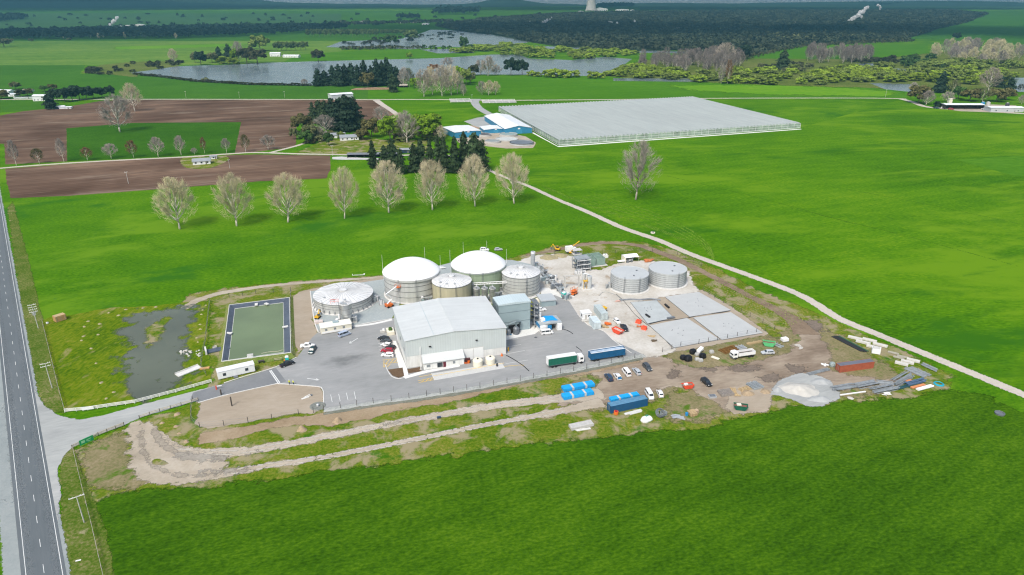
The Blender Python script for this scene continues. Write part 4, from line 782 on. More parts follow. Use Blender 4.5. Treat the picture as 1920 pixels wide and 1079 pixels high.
# lake scrub and hedge
for i in range(34):
    t=rng.random();x=160+t*180;y0=np.interp(x,[155,190,250,340],[134,126,119,117]);y1=np.interp(x,[155,215,255,340],[139,141,137,123]);y=rng.uniform(y0,y1)
    tree('bush','scrub','dark scrub bush at the western tip of the lake',x,y,y-rng.uniform(4,8),rng.uniform(8,15),'scrub_bush','scrub at the western lake tip','bush')
for i in range(46):
    x=255+i*7.2;y=np.interp(x,[255,300,367,467,587],[141,145,153.5,159.5,161.5])
    tree('bush','scrub','low dark bush in the hedge along the south lake edge',x,y,y-rng.uniform(4,6),rng.uniform(9,12),'hedge_bush','hedge bushes along the lake','bush')
tree('bush','brush','pale round shrub standing proud of the lake hedge',386,154,145,12,'round_shrub',cat='bush');tree('barefar','grey','thin bare shrub by the pines on the lake hedge',572,160,148,14,'bare_shrub',cat='bush')
# lime willows along the river
def scatter(n,poly,fn):
    A=np.array(poly,float);k=0
    while k<n:
        x,y=rng.uniform(A[:,0].min(),A[:,0].max()),rng.uniform(A[:,1].min(),A[:,1].max());c=False
        for (ax,ay),(bx,by) in zip(A,np.roll(A,-1,0)):
            if (ay>y)!=(by>y) and x<ax+(bx-ax)*(y-ay)/(by-ay): c=not c
        if c: fn(x,y);k+=1
wn_=0
def willow(x,y,hh=12,ww=17,m=None):
    tree('willow',m or ('willow' if rng.random()<.75 else 'willow2'),'lime green willow in the thicket along the river',x,y,y-hh*rng.uniform(.8,1.25),ww*rng.uniform(1.0,1.65),'willow_tree','willow thicket along the river')
scatter(22,[(830,103),(920,96),(945,92),(900,92),(840,99)],lambda x,y:willow(x,y,9,15))
scatter(62,[(925,102),(990,109),(1070,112),(1185,107),(1210,100),(1040,92),(955,86),(930,90)],lambda x,y:willow(x,y,9,15))
scatter(42,[(1140,143),(1175,128),(1250,134),(1300,140),(1300,150),(1160,148)],lambda x,y:willow(x,y,11,17))
scatter(60,[(1300,156),(1300,142),(1400,136),(1500,130),(1600,130),(1640,140),(1640,160),(1460,160)],lambda x,y:willow(x,y,12,19))
scatter(62,[(1500,140),(1640,128),(1720,138),(1760,134),(1910,140),(1900,160),(1730,156),(1630,154)],lambda x,y:willow(x,y,14,20))
scatter(28,[(1700,124),(1850,116),(1930,118),(1930,136),(1730,136)],lambda x,y:willow(x,y,13,20,'willow2'))
def poplar(x,y,hh=30,ww=16,m='greyp',lab='grey bare poplar in the riverside poplar wood',gr='bare poplars beside the river'):
    tree('barefar',m,lab,x,y,y-hh*rng.uniform(.85,1.12),ww*rng.uniform(.8,1.2),'bare_poplar',gr)
scatter(20,[(1195,132),(1200,118),(1270,108),(1290,126),(1270,134)],lambda x,y:poplar(x,y,24,15))
scatter(46,[(1265,136),(1270,120),(1360,112),(1390,124),(1380,140),(1300,140)],lambda x,y:poplar(x,y,31,16))
scatter(34,[(1508,120),(1515,108),(1620,104),(1630,116),(1590,120)],lambda x,y:poplar(x,y,28,16,lab='grey bare poplar in the wood beside the east paddock',gr='bare poplars beside the east paddock'))
scatter(44,[(1742,112),(1750,98),(1860,94),(1900,104),(1930,118),(1860,124),(1760,122)],lambda x,y:poplar(x,y,26,18,'twig2' if rng.random()<.5 else 'grey','olive-grey bare poplar in the eastern riverside wood','bare poplars in the eastern wood'))
tree('barefar','pale','large pale pinkish bare tree above the grey poplars',1357,126,80,42,'bare_tree');tree('barefar','rust','narrow reddish bare poplar among the willows',1364,157,112,15,'bare_poplar');tree('barefar','grey','narrow grey bare poplar beside the reddish one',1352,157,122,13,'bare_poplar')
for x,y,t,wd_,k,kd,lb in [(1393,111,82,25,'black','leafyfar','round black-green tree at the edge of the east paddock'),(1467,130,93,26,'dark','coniferfar','broad dark conifer alone below the east paddock'),(1792,76,60,15,'black','leafyfar','dark tree on the pale green hill paddock'),(1762,174,133,25,'black','coniferfar','tall dark conifer left of the machinery sheds'),
 (1873,164,141,20,'black','coniferfar','dark conifer behind the east shed'),(1892,174,145,20,'black','coniferfar','dark conifer at the edge of the corner water'),(1853,170,127,38,'pale','barefar','pale bare tree between the shed conifers'),(1722,194,158,38,'oliveb','leafyfar','olive-gold round tree beside the shed drive'),
 (1736,197,170,26,'grey','barefar','brown bare shrub at the foot of the olive-gold tree'),(1712,172,155,18,'grey','barefar','small grey bare tree by the pool'),(1776,192,172,24,'grey','barefar','grey bare tree behind the open shed'),(1796,186,161,24,'green','leafyfar','dark green tree behind the open shed'),(1788,176,150,22,'brush','barefar','bare olive tree behind the dark conifer'),
 (1818,190,166,34,'oliveb','leafyfar','brown-olive tree behind the open shed roof'),(1842,191,167,34,'brush','barefar','brown bare tree between the two sheds'),(1868,191,164,34,'oliveb','leafyfar','olive tree behind the east shed'),(1886,188,165,28,'oliveb','leafyfar','olive-green tree at the east end of the shed trees'),(1757,203,189,13,'black','bush','black-green bush at the end of the open shed'),(1915,196,178,16,'grey','barefar','grey bare tree at the frame edge past the sheds'),(1912,172,158,14,'scrub','barefar','brown shrub in the corner water')]:
    tree(kd,k,lb,x,y,t,wd_,'shed_tree')
scatter(26,[(1395,126),(1460,118),(1530,124),(1510,134),(1420,136)],lambda x,y:tree('bush','brush' if rng.random()<.4 else 'scrub','brown scrub bush below the east paddock',x,y,y-rng.uniform(5,9),rng.uniform(10,16),'scrub_bush','brown scrub below the east paddock','bush'))
scatter(18,[(1595,119),(1600,110),(1680,109),(1690,120),(1640,121)],lambda x,y:tree('bush','scrub','dark scrub bush around the east channel',x,y,y-rng.uniform(5,9),rng.uniform(10,16),'scrub_bush','scrub around the east channel','bush'))
scatter(16,[(1680,132),(1700,112),(1760,112),(1780,130)],lambda x,y:tree('bush','green','dark green bank tree right of the east channel',x,y,y-rng.uniform(9,14),rng.uniform(14,20),'bank_tree','bank trees right of the east channel','tree'))
for i,(x,y) in enumerate([(20,80),(59,79),(130,77),(8,86)]): tree('leafyfar','brush',('olive tree on the pale far plain','small olive tree on the pale plain','round olive tree by the pine belt','large olive tree at the frame edge on the pale plain')[i],x,y+3*(i==3),y-(8,7,6,16)[i],(13,9,9,26)[i],'plain_tree')
for i,x in enumerate([120,170,186,194,235,252,330]): tree('barefar','twig','pale bare poplar against the pine belt',x,73.5-(i%2)*2,62 if i!=4 else 60,6,'bare_poplar','bare poplars against the pine belt')
scatter(70,[(0,52),(0,30),(300,27),(640,26),(900,30),(820,46),(640,52),(400,50)],lambda x,y:tree('coniferfar' if rng.random()<.4 else 'bush','black','dark tree dotted over the far plain',x,y,y-rng.uniform(3,5.5),rng.uniform(4,9),'plain_tree','dark trees dotted over the far plain'))
scatter(30,[(690,88),(800,72),(790,66),(680,76),(620,84)],lambda x,y:tree('bush','scrub','small tree standing in the flooded river flat',x,y,y-rng.uniform(3,6),rng.uniform(6,12),'flood_tree','trees in the flooded river flat'))
scatter(22,[(800,62),(850,59),(870,64),(820,80),(800,76)],lambda x,y:tree('bush','scrub','little dark bush on an islet in the river',x,y,y-rng.uniform(1.5,3),rng.uniform(4,10),'islet_bush','bushes on river islets','bush'))
for q_,lab in zip(scatter_later,('low green garden shrub under the farmhouse grove','low green garden shrub under the lime trees')):
    scatter(15,list(q_),lambda x,y:tree('bush',('green','oliveb','brush','willow2')[int(rng.integers(0,4))],lab,x,y,y-rng.uniform(8,16),rng.uniform(12,22),'garden_shrub',lab.replace('shrub','shrubs'),'bush'))
# dark bush too dense to count
def forest(name,poly,spacing,hlo,hhi,m,label,cat,ncard=14,wid=1.,step=None,jit=1.):
    P=[G(*p) for p in poly];A=np.array([(p.x,p.y) for p in P])
    xs=np.arange(A[:,0].min(),A[:,0].max(),spacing);ys=np.arange(A[:,1].min(),A[:,1].max(),spacing)
    X,Y=np.meshgrid(xs,ys);X=(X+rng.uniform(-.5,.5,X.shape)*spacing*jit).ravel();Y=(Y+rng.uniform(-.5,.5,Y.shape)*spacing*jit).ravel();ins=np.zeros(X.shape,bool)
    for (ax,ay),(bx,by) in zip(A,np.roll(A,-1,0)):
        c=(ay>Y)!=(by>Y)
        if by!=ay: ins^=c&(X<ax+(bx-ax)*(Y-ay)/(by-ay))
    X,Y=X[ins],Y[ins];n=len(X);Z=np.interp(Y,BRY,BRZ)
    hh=rng.uniform(hlo,hhi,n)*(1+.35*(rng.random(n)<.08));ww=spacing*.62*rng.uniform(.7,1.25,n)*wid
    C=np.repeat(np.stack([X,Y,Z],1),ncard,0);h=np.repeat(hh,ncard);w_=np.repeat(ww,ncard);k=len(h)
    d=rng.normal(0,1,(k,3));d[:,2]=np.abs(d[:,2]);d/=np.linalg.norm(d,axis=1)[:,None]
    p=C+np.stack([d[:,0]*w_,d[:,1]*w_,h*.45+d[:,2]*h*.5],1)
    V,F=cards(p,d,np.minimum(w_*.42,h*.36),rng,.45)
    me=npmesh(name,V,F,m);o=bpy.data.objects.new(name,me);COL.objects.link(o);return tag(o,label,cat,None,'stuff')
forest('native_bush',[(815,49),(930,34),(1060,26.5),(1200,23),(1450,21.5),(1640,20.5),(1780,20.5),(1852,27),(1813,43),(1757,55),(1700,72),(1600,76),(1513,84),(1413,104),(1380,110),(1280,95),(1187,95),(1040,86),(990,78),(927,65),(847,56)],27,7,13,LM['far'],'dark native bush covering the far side of the river','bush',20)
forest('pine_shelterbelt',[(-80,75.5),(240,74),(300,74.5),(480,67.5),(660,55),(570,51.5),(300,56),(-80,66)],24,20,26,LM['pine'],'long dark pine belt across the far plain','pine belt',12,.8)
forest('pine_block',[(815,29),(897,27.5),(897,23),(820,24)],34,34,40,LM['pine'],'dark square pine block below the far hills','pine block',12,.8)
forest('pine_block',[(1446,61),(1500,62.5),(1620,61),(1620,56),(1450,55)],22,18,24,LM['pine'],'black pine block in front of the steaming field','pine block',12,.8)
forest('pine_block',[(745,36),(784,36),(784,33),(745,33)],34,20,26,LM['pine'],'small dark pine block on the far plain','pine block',12,.8)
forest('pine_block',[(1120,15.5),(1186,13.5),(1186,11.5),(1125,12.5)],40,30,40,LM['pine'],'dark pines beside the cooling tower','pine block',12,.8)
forest('pine_block',[(-60,46),(30,40),(57,35),(40,33),(-60,34)],34,20,28,LM['pine'],'dark pine wood at the far left below the hills','pine block',12,.8)
forest('pine_block',[(1640,12),(1760,10.5),(1780,8.6),(1660,8.6)],50,26,34,LM['pine'],'dark pine wood on the far terrace','pine block',12,.8)
forest('grey_scrub',[(1285,96),(1380,111),(1413,104.5),(1513,85),(1700,73),(1720,79),(1640,82),(1500,90),(1425,106),(1390,116)],16,4,8,LM['scrub'],'grey-brown scrub fringing the dark bush','scrub',12)
forest('grey_scrub',[(1500,84),(1600,72),(1640,66),(1560,60),(1450,62),(1430,70)],22,6,10,LM['brush'],'pale grey scrub in front of the black pine block','scrub',12)
forest('river_scrub',[(640,94.5),(640,91.5),(720,90),(790,91),(790,92.5),(700,94.5)],16,4,8,LM['scrub'],'dark riverbank scrub along the flooded flat','scrub',12)
forest('far_hedges',[(620,49),(700,47),(850,44),(850,40),(700,43),(620,45)],30,8,14,LM['far'],'dark hedges and shelter trees on the far plain','hedges',12)
# ---------------------------------------------------------------- the plant
clad=mat('grey_cladding',(.49,.53,.525),.5,0,.03,.3,wave=('xy',.9,.03),streak=(.05,(.5,.5,.05)));clad_side=clad
roof_g=mat('pale_grey_roof',(.51,.53,.52),.5,0,.05,.12,wave=('y',1.2,.02),streak=(.07,(.04,.7,.1)))
precast=mat('white_precast',(.66,.66,.63),.75,0,.06,.4,streak=(.16,(.6,.6,.08)))
glass=mat('dark_glass',(.03,.038,.045),.12,0,.1,1,spec=.6);frame_m=mat('grey_frame',(.2,.22,.23),.5)
black_m=mat('black_plastic',(.02,.02,.022),.6,0,.2,2);galv=mat('galvanised_steel',(.44,.46,.47),.45,.35,.12,.8)
steel=mat('stainless_steel',(.50,.515,.52),.3,.75,.1,.6);steel_d=mat('dark_steel',(.17,.185,.2),.5,.3,.2,1)
white_p=mat('white_plastic',(.74,.74,.73),.5,0,.05,1);orange=mat('orange_paint',(.62,.14,.025),.45,0,.12,2);yellow=mat('yellow_machine',(.62,.36,.02),.45,0,.12,2)
red=mat('red_skip_paint',(.62,.07,.03),.55,0,.18,1.5);cream=mat('cream_panel',(.68,.64,.52),.6,0,.05,.5);rubber=mat('tyre_rubber',(.018,.018,.019),.9)
timber=mat('pale_timber',(.42,.31,.17),.85,0,.2,2,wave=('x',.35,.15));timber_o=mat('new_timber',(.45,.27,.11),.85,0,.15,2,wave=('x',.4,.12))
teal=mat('teal_plastic',(.02,.42,.36),.5);blue_tarp=mat('bright_blue_wrap',(.012,.30,.66),.5,0,.15,1.2);blue_c=mat('container_blue',(.010,.085,.19),.5,0,.2,.8,wave=('x',.3,.16))
conc_p=mat('precast_grey',(.46,.45,.42),.85,0,.14,.8);pipe_g=mat('grey_pipe',(.30,.33,.34),.55,.2,.2,1)
A0=G(763,691);AN=head((763,691),(948.6,664.3))
FR=lambda x,y:(A0.x+x*math.cos(AN)-y*math.sin(AN),A0.y+x*math.sin(AN)+y*math.cos(AN))
W_,D_,EV,RG=36.7,30.,10.7,12.05
mbd=thing('main_building','large grey steel processing shed with a shallow gable roof and white base walls','industrial building',FR(0,0),AN)
x1=W_*.48
mb=MB();mb.box(0,28.2,0,.25,0,4.6).box(28.2,W_,0,.25,0,3.0).box(0,.25,.25,D_,0,3.4).box(W_-.25,W_,.25,D_,0,3.0).box(.25,W_-.25,D_-.25,D_,0,3.4);mb.build('base_wall',precast,mbd)
mb=MB();mb.ext([(0,4.6),(28.2,4.6),(28.2,3.0),(W_,3.0),(W_,EV),(x1,RG),(0,EV)],-.08,.02)
mb.ext([(0,3.4),(W_,3.4),(W_,EV),(x1,RG),(0,EV)],D_-.02,D_+.08)
mb.box(-.08,.02,-.08,D_+.08,3.4,EV).box(W_-.02,W_+.08,-.08,D_+.08,3.0,EV);mb.build('cladding',clad,mbd)
mb=MB();mb.ext([(-.35,EV),(x1,RG),(W_+.35,EV),(W_+.35,EV+.16),(x1,RG+.18),(-.35,EV+.16)],-.3,D_+.3);mb.build('roof',roof_g,mbd)
mb=MB().box(10.1,10.4,-.3,D_+.3,EV+.16+(RG-EV)*10.2/x1-.0,EV+.22+(RG-EV)*10.2/x1);mb.build('roof_flashing',mat('roof_flashing',(.42,.47,.48),.5),mbd)
mb=MB().box(x1-.3,x1+.3,-.35,D_+.35,RG+.1,RG+.26);mb.build('ridge_cap',roof_g,mbd)
for x in(-.42,W_+.3): MB().box(x,x+.12,-.3,D_+.3,EV-.12,EV+.08).build('gutter',galv,mbd)
door_m=mat('white_roller_door',(.72,.73,.72),.5,0,.04,.6,wave=('z',.4,.06))
for a,b,h in((20.6,24.3,4.3),(24.5,28.1,4.3)): MB().box(a,b,-.14,-.082,0,h).build('roller_door',door_m,mbd)
MB().box(-.14,-.082,20,24.5,0,3.2).build('roller_door',door_m,mbd)
lt=MB().box(5.6,20.1,-3.15,-.1,0,2.5);ltw=lt.build('lean_to_office',precast,mbd)
MB().ext([(5.3,2.55),(20.4,2.55),(20.4,2.7),(5.3,2.7)],-3.5,-3.4).build('fascia',roof_g,ltw)
mb=MB();mb.add([(5.3,-3.5,2.6),(20.4,-3.5,2.6),(20.4,-.09,4.45),(5.3,-.09,4.45),(5.3,-3.5,2.75),(20.4,-3.5,2.75),(20.4,-.09,4.6),(5.3,-.09,4.6)],[(0,3,2,1),(4,5,6,7),(0,1,5,4),(1,2,6,5),(3,0,4,7)]);mb.build('roof',roof_g,ltw)
for a,b,z0,z1 in((6.6,7.9,.95,1.9),(16.0,16.9,.9,2.0)):
    wn=MB().box(a,b,-3.2,-3.15,z0,z1).build('window',frame_m,ltw)
for a,b in((10.4,11.7),(11.75,12.3)): MB().box(a,b,-3.2,-3.15,.3,2.1).build('window',glass,ltw)
MB().box(12.5,13.5,-3.21,-3.15,0,2.15).build('door',mat('maroon_door',(.12,.02,.03),.5),ltw)
for x in(8.6,25.6): MB().cbox(x,-.3,7.3,.8,.4,.3).build('wall_light',black_m,mbd)
MB().cyl(5.2,-.4,0,8,.09,n=6).build('downpipe',white_p,mbd)
for y in(3,12): MB().box(-.16,-.08,y,y+1.2,5.2,6.4).build('vent',steel_d,mbd)
# process building with fins
p0=G(935,573.4,12);pa=math.atan2((G(994.5,566,12)-p0).y,(G(994.5,566,12)-p0).x)
pb=thing('process_building','tall blue-grey box building beside the main shed','industrial building',(p0.x,p0.y,0),pa)
clad_b=mat('blue_grey_cladding',(.285,.36,.375),.5,0,.05,.3);clad_b2=mat('dark_seam',(.16,.2,.215),.6)
MB().box(0,12.9,0,7.75,0,11.7).build('wall',clad_b,pb)
MB().ext([(-.2,11.7),(13.1,11.7),(13.1,12.25),(6.4,12.6),(-.2,12.25)],-.2,7.95).build('roof',mat('blue_grey_roof',(.45,.53,.545),.5,0,.04,.2,wave=('x',1.0,.03)),pb)
for z in(4.2,8.4): MB().box(-.03,12.93,-.05,0,z,z+.14).build('seam',clad_b2,pb)
for k in range(4): MB().box(-.7,-.02,.5+k*1.9,1.0+k*1.9,2,12).build('fin',mat('dark_fin',(.13,.165,.18),.6),pb)
for x,r,h in((3.4,.9,2.4),(6.4,1.3,3.2)):
    v=MB().lathe([(.01,0),(r,0),(r,h*.75),(r*.6,h*.95),(.01,h)],20,x,-2.2).build('vessel',steel_d,pb,True)
mb=MB();mb.path([(1.2,-1.6,.4),(1.2,-1.6,3.6),(3.4,-2.2,4.4),(6.4,-2.2,5.2),(8.4,-1.4,4.6),(8.4,-.5,2.6)],.42,10).path([(6.4,-2.2,3.1),(6.4,-2.2,5.1)],.3,8);mb.build('duct',clad_b2,pb)
MB().box(3.9,8.2,-1.4,-.05,0,3).build('doorway',black_m,pb);MB().box(.6,1.7,-1.3,-.05,0,3.2).build('cabinet',mat('rust_cabinet',(.22,.06,.03),.6),pb)
# stair tower / pipework right of it
st=thing('stair_tower','slim galvanised stair and pipe tower against the process building','stair tower',(G(1002,617).x,G(1002,617).y,0),pa)
for x in(0,1.9):
    for y in(0,5.2): MB().cbox(x,y,0,.14,.14,11).build('post',galv,st)
for k in range(6): MB().box(-.1,2,-.1,5.3,1.6+k*1.8,1.7+k*1.8).build('platform',steel_d,st)
for k in range(6):
    mb=MB();mb.add([(.3,.3 if k%2 else 4.9,1.7+k*1.8-1.8),(1.5,.3 if k%2 else 4.9,1.7+k*1.8-1.8),(1.5,4.9 if k%2 else .3,1.7+k*1.8),(.3,4.9 if k%2 else .3,1.7+k*1.8)],[(0,1,2,3)]);mb.build('stair_flight',galv,st)
MB().cyl(2.6,1,0,6.4,.5,n=14).build('vessel',white_p,st);MB().cyl(2.8,3.4,0,9,.28,n=10).build('pipe',galv,st)
# low grey plant room
q0,q1=G(1015,576.5),G(1042,573.5);qa=math.atan2((q1-q0).y,(q1-q0).x)
sr=thing('plant_room','low grey flat-roofed plant room with a pale side door','plant room',(q0.x,q0.y,0),qa)
MB().box(0,6.5,0,6.6,0,2.5).build('wall',clad_b,sr);MB().ext([(-.25,2.5),(6.75,2.5),(6.75,2.85),(-.25,3.05)],-.3,6.9).build('roof',mat('mid_grey_roof',(.40,.43,.44),.5,0,.04,.3),sr);MB().box(-.9,-.02,2.5,5.5,0,2.1).build('meter_cabinet',cream,sr)
# ---- tanks
def rim(z,l,r): c=(G(*l,z)+G(*r,z))/2;return c,(G(*r,z)-G(*l,z)).length/2*.99
wrap=mat('tank_panel_grey',(.49,.495,.475),.5,.15,.07,.25,streak=(.14,(.6,.6,.05)));wrap_g=mat('tank_green',(.275,.345,.235),.55,0,.05,.25,wave=('x',1.4,.02),streak=(.12,(.6,.6,.05)));wrap_b=mat('tank_beige',(.45,.415,.285),.6,0,.05,.25,streak=(.12,(.6,.6,.05)))
wrap_l=mat('bolted_grey',(.47,.49,.49),.5,.1,.06,.3,streak=(.12,(.6,.6,.06)));band=mat('tank_band',(.15,.155,.15),.6);membrane=mat('white_membrane',(.78,.785,.77),.5,0,.03,.1,spec=.3,streak=(.05,(.25,.25,.1)))
conic=mat('radial_roof',(.66,.66,.645),.45,.1,.1,.25,streak=(.15,(.25,.25,.2)));seam_m=mat('roof_seam_grey',(.27,.28,.285),.5)
def ladder(t,r,h,a):
    mb=MB();c,s=math.cos(a),math.sin(a)
    for o in(-.25,.25): mb.tube((c*(r+.25)-s*o,s*(r+.25)+c*o,0),(c*(r+.25)-s*o,s*(r+.25)+c*o,h+1),.05,4)
    for k in range(int(h/.5)): mb.tube((c*(r+.25)+s*.25,s*(r+.25)-c*.25,k*.5+.3),(c*(r+.25)-s*.25,s*(r+.25)+c*.25,k*.5+.3),.03,4)
    mb.build('ladder',steel_d,t)
def tank(label,l,r,h,wm,roof,bands=(),over=0,name='tank',rise=1.,nseam=36,masts=(),pad=.5,rungs=(4.9,),cx=None):
    c,R0=rim(h,l,r) if cx is None else cx
    t=thing(name,label,'tank',(c.x,c.y,0))
    rw=R0-over
    mb=MB();mb.lathe([(rw,0),(rw,h)],56)
    if over: mb.lathe([(rw,h-1.7),(R0,h-1.2),(R0,h)],56)
    mb.build('wall',wm,t,True)
    for z,th in bands:
        rr=R0 if over and z>h-1.3 else rw
        MB().lathe([(rr,z),(rr+.09,z),(rr+.09,z+th),(rr,z+th)],56).build('ring_band',band if th<.3 else galv,t,True)
    if roof=='dome': MB().lathe([(R0+.06,h-.25)]+[(R0*math.sin(b)/math.sin(.86),h+rise*(math.cos(b)-math.cos(.86))/(1-math.cos(.86))) for b in np.linspace(.86,.001,16)],64).build('dome',membrane,t,True)
    elif roof=='cone':
        mb=MB();mb.lathe([(R0+.12,h-.1),(R0+.12,h+.06),(R0*.5,h+rise*.58),(R0*.12,h+rise),(.01,h+rise*1.02)],64);rf=mb.build('roof',conic,t,True)
        mb=MB()
        for k in range(nseam):
            a=2*math.pi*k/nseam;mb.tube((R0*.12*math.cos(a),R0*.12*math.sin(a),h+rise*1.01),(R0*.5*math.cos(a),R0*.5*math.sin(a),h+rise*.58+.03),.055,4);mb.tube((R0*.5*math.cos(a),R0*.5*math.sin(a),h+rise*.58+.03),(R0*math.cos(a),R0*math.sin(a),h+.1),.055,4)
        mb.build('seam',seam_m,rf)
        MB().cyl(0,0,h+rise*.98,h+rise*1.02+.35,R0*.13,n=20).build('roof_cap',conic,rf)
        for k in range(3): a=3.9+k*.55;MB().cbox(R0*.72*math.cos(a),R0*.72*math.sin(a),h+rise*.3,.9,.9,.5,a).build('hatch',galv,rf)
    elif roof=='flat':
        MB().lathe([(R0+.08,h-.12),(R0+.08,h+.14),(R0-.12,h+.14),(R0-.15,h-.04),(.01,h+.12)],56).build('roof',mat('flat_lid',(.42,.44,.44),.5,0,.04,.15),t,True)
        for k in range(2): a=.6+k*4.4;MB().cbox(R0*.5*math.cos(a),R0*.5*math.sin(a),h+.02,.8,.5,.3,a).build('hatch',steel_d,t)
    MB().lathe([(rw,.02),(rw+pad,.02),(rw+pad,.22),(rw,.3)],48).build('foundation',kerb_m,t)
    for a in rungs: ladder(t,R0,h,a)
    for a in masts:
        MB().tube((R0*1.02*math.cos(a),R0*1.02*math.sin(a),h*.5),(R0*1.02*math.cos(a),R0*1.02*math.sin(a),h+6.5),.07,5,.03).build('lightning_mast',white_p,t)
    return t,c,R0
t1,c1,r1=tank('wide low round tank with a radial metal roof','x','x',4.5,wrap,'cone',[(2.1,.12),(3.3,.12),(4.1,.16)],.0,'settling_tank',1.3,36,(),.9,(4.2,),cx=(Vector((-72.63,270.25)),12.5))
for k in range(16):
    a=3.5+k*.19;MB().tube((12.6*math.cos(a),12.6*math.sin(a),1.5),(13.2*math.cos(a),13.2*math.sin(a),.3),.16,5).build('bracket',steel_d,t1)
tank('white-domed digester with grey panelled walls','x','x',11,wrap,'dome',[(2.6,.16),(5.2,.16),(7.6,.16),(9.4,.35)],.5,'digester_tank',4.9,0,(0.1,3.05,1.2),.6,(5.0,4.4),cx=(Vector((-44.47,281.2)),12.6))
tank('white-domed digester with green walls','x','x',11,wrap_g,'dome',[(10.3,.3)],.2,'digester_tank',4.9,0,(0.05,3.2,1.3,2.2),.6,(4.9,4.45),cx=(Vector((-15.19,289.69)),12.5))
tank('beige round tank with a radial metal roof','x','x',9.5,wrap_b,'cone',[(9.1,.25)],0,'storage_tank',1.8,30,(),.5,(5.0,4.2),cx=(Vector((-25.97,272.67)),8.45))
tank('grey round tank with a radial roof, between green digester and chimney','x','x',9.5,wrap,'cone',[(1.5,.1),(3,.1),(4.5,.1),(6,.1),(7.5,.1),(9.1,.2)],0,'storage_tank',1.8,30,(),.5,(5.0,),cx=(Vector((3.95,283.1)),8.5))
rb=[(k,.09) for k in (.9,1.8,2.7,3.6,4.5,5.4,6.3)]
tank('ribbed grey open-yard tank nearer the pipe gantry','x','x',7,wrap_l,'flat',rb,0,'bolted_tank',0,0,(),.9,(4.3,5.1),cx=(Vector((53.39,288.04)),8.5))
tank('ribbed grey open-yard tank nearest the farm track','x','x',7,wrap_l,'flat',rb,0,'bolted_tank',0,0,(),.9,(5.1,),cx=(Vector((71.86,293.9)),8.65))
tank('tall narrow stainless silo beside the wide low tank','x','x',8.5,steel,'cone',[(2,.1),(4.2,.1),(6.4,.1)],0,'silo',.5,14,(),.4,(3.6,),cx=(Vector((-67.06,250.61)),2.35))
for i,(x,lb) in enumerate([(893.7,'slim steel silo nearest the beige tank'),(908.7,'slim steel silo in the middle of three'),(923.2,'slim steel silo nearest the grey radial-roof tank')]):
    c=G(x,541,6.6);tank(lb,'x','x',6.6,steel,'cone',[(1.6,.1),(3.4,.1),(5.2,.1)],0,'silo',1.2,10,(),.2,(5.5,),cx=(c,1.3))[0]['group']='row of three steel silos'
for x,y,lb in((895.4,690.5,'cream plastic water tank by the shed door'),(919.2,686,'cream plastic water tank near the shed corner')):
    p=G(x,y);t=thing('water_tank',lb,'water tank',(p.x,p.y+1.8,0),0,'cream water tanks')
    MB().lathe([(1.75,0),(1.75,2.1)],28).build('shell',cream,t,True);MB().lathe([(1.78,2.1),(1.5,2.45),(.35,2.65),(.01,2.65)],28).build('top',cream,t,True);MB().cyl(0,0,2.6,2.85,.35,n=12).build('lid',black_m,t)
p=G(999,503);ch=thing('chimney','grey steel flare stack with a white cap behind the grey tank','flare stack',(p.x,p.y,0))
MB().cyl(0,0,0,8.4,1.05,n=20).build('stack',galv,ch,True);MB().lathe([(1.06,7.6),(1.1,7.6),(1.1,8.45),(.9,8.45)],20).build('cap',white_p,ch);MB().box(-1.6,1.6,-1.6,1.6,0,.35).build('plinth',conc_p,ch)
# scrubber column with yellow frame
p=G(1104,542);sc_=thing('scrubber','grey scrubber column with a yellow access frame','scrubber',(p.x,p.y,0),pa)
MB().box(-3.6,2.4,-1.8,2.6,0,.35).build('plinth',kerb_m,sc_);MB().cyl(0,0,.35,6.2,1.15,n=20).build('column',wrap_l,sc_,True);MB().cyl(-2,1.6,.35,7,.8,n=16).build('vessel',wrap_l,sc_,True)
for x in(-2.9,-1.3): MB().cbox(x,-.6,.35,.12,.12,5).build('frame_post',yellow,sc_)
MB().box(-3.1,-1.1,-1.3,.2,4.2,4.4).build('platform',yellow,sc_);mb=MB();mb.add([(-2.9,-1.3,4.4),(-1.3,-1.3,.5),(-1.3,-.5,.5),(-2.9,-.5,4.4)],[(0,1,2,3)]);mb.build('stair',yellow,sc_);MB().path([(0,0,6.2),(0,0,6.8),(-2,1.6,7.2)],.3,8).build('duct',galv,sc_)
# portal gantry
a_,b_=G(1059,541),G(1085,539);ga=math.atan2((b_-a_).y,(b_-a_).x);L_=(b_-a_).length
gt=thing('pipe_gantry','pale concrete portal gantry on the pumice yard','gantry',(a_.x,a_.y,0),ga)
for x in(0,L_): MB().cbox(x,0,0,.7,.7,5.6).build('column',conc_p,gt)
MB().cbox(L_/2,0,5.6,L_+1.6,.6,.5).build('beam',conc_p,gt)
# pipe bridge over the silos
a_,b_=G(886,559,0),G(958,555,0);pr=thing('pipe_bridge','white pipe bridge spanning the three small silos','pipe bridge',(a_.x,a_.y,0),math.atan2((b_-a_).y,(b_-a_).x));L_=(b_-a_).length
for x in(.3,L_-.3): MB().cbox(x,0,0,.3,.3,6.2).build('post',white_p,pr)
for z in(6.2,7.0): MB().tube((-.2,0,z),(L_+.2,0,z),.18,6).build('rail',white_p,pr)
mb=MB()
for k in range(12): mb.tube((L_*k/12,0,6.2 if k%2 else 7),(L_*(k+1)/12,0,7 if k%2 else 6.2),.07,4)
mb.build('lattice',white_p,pr)
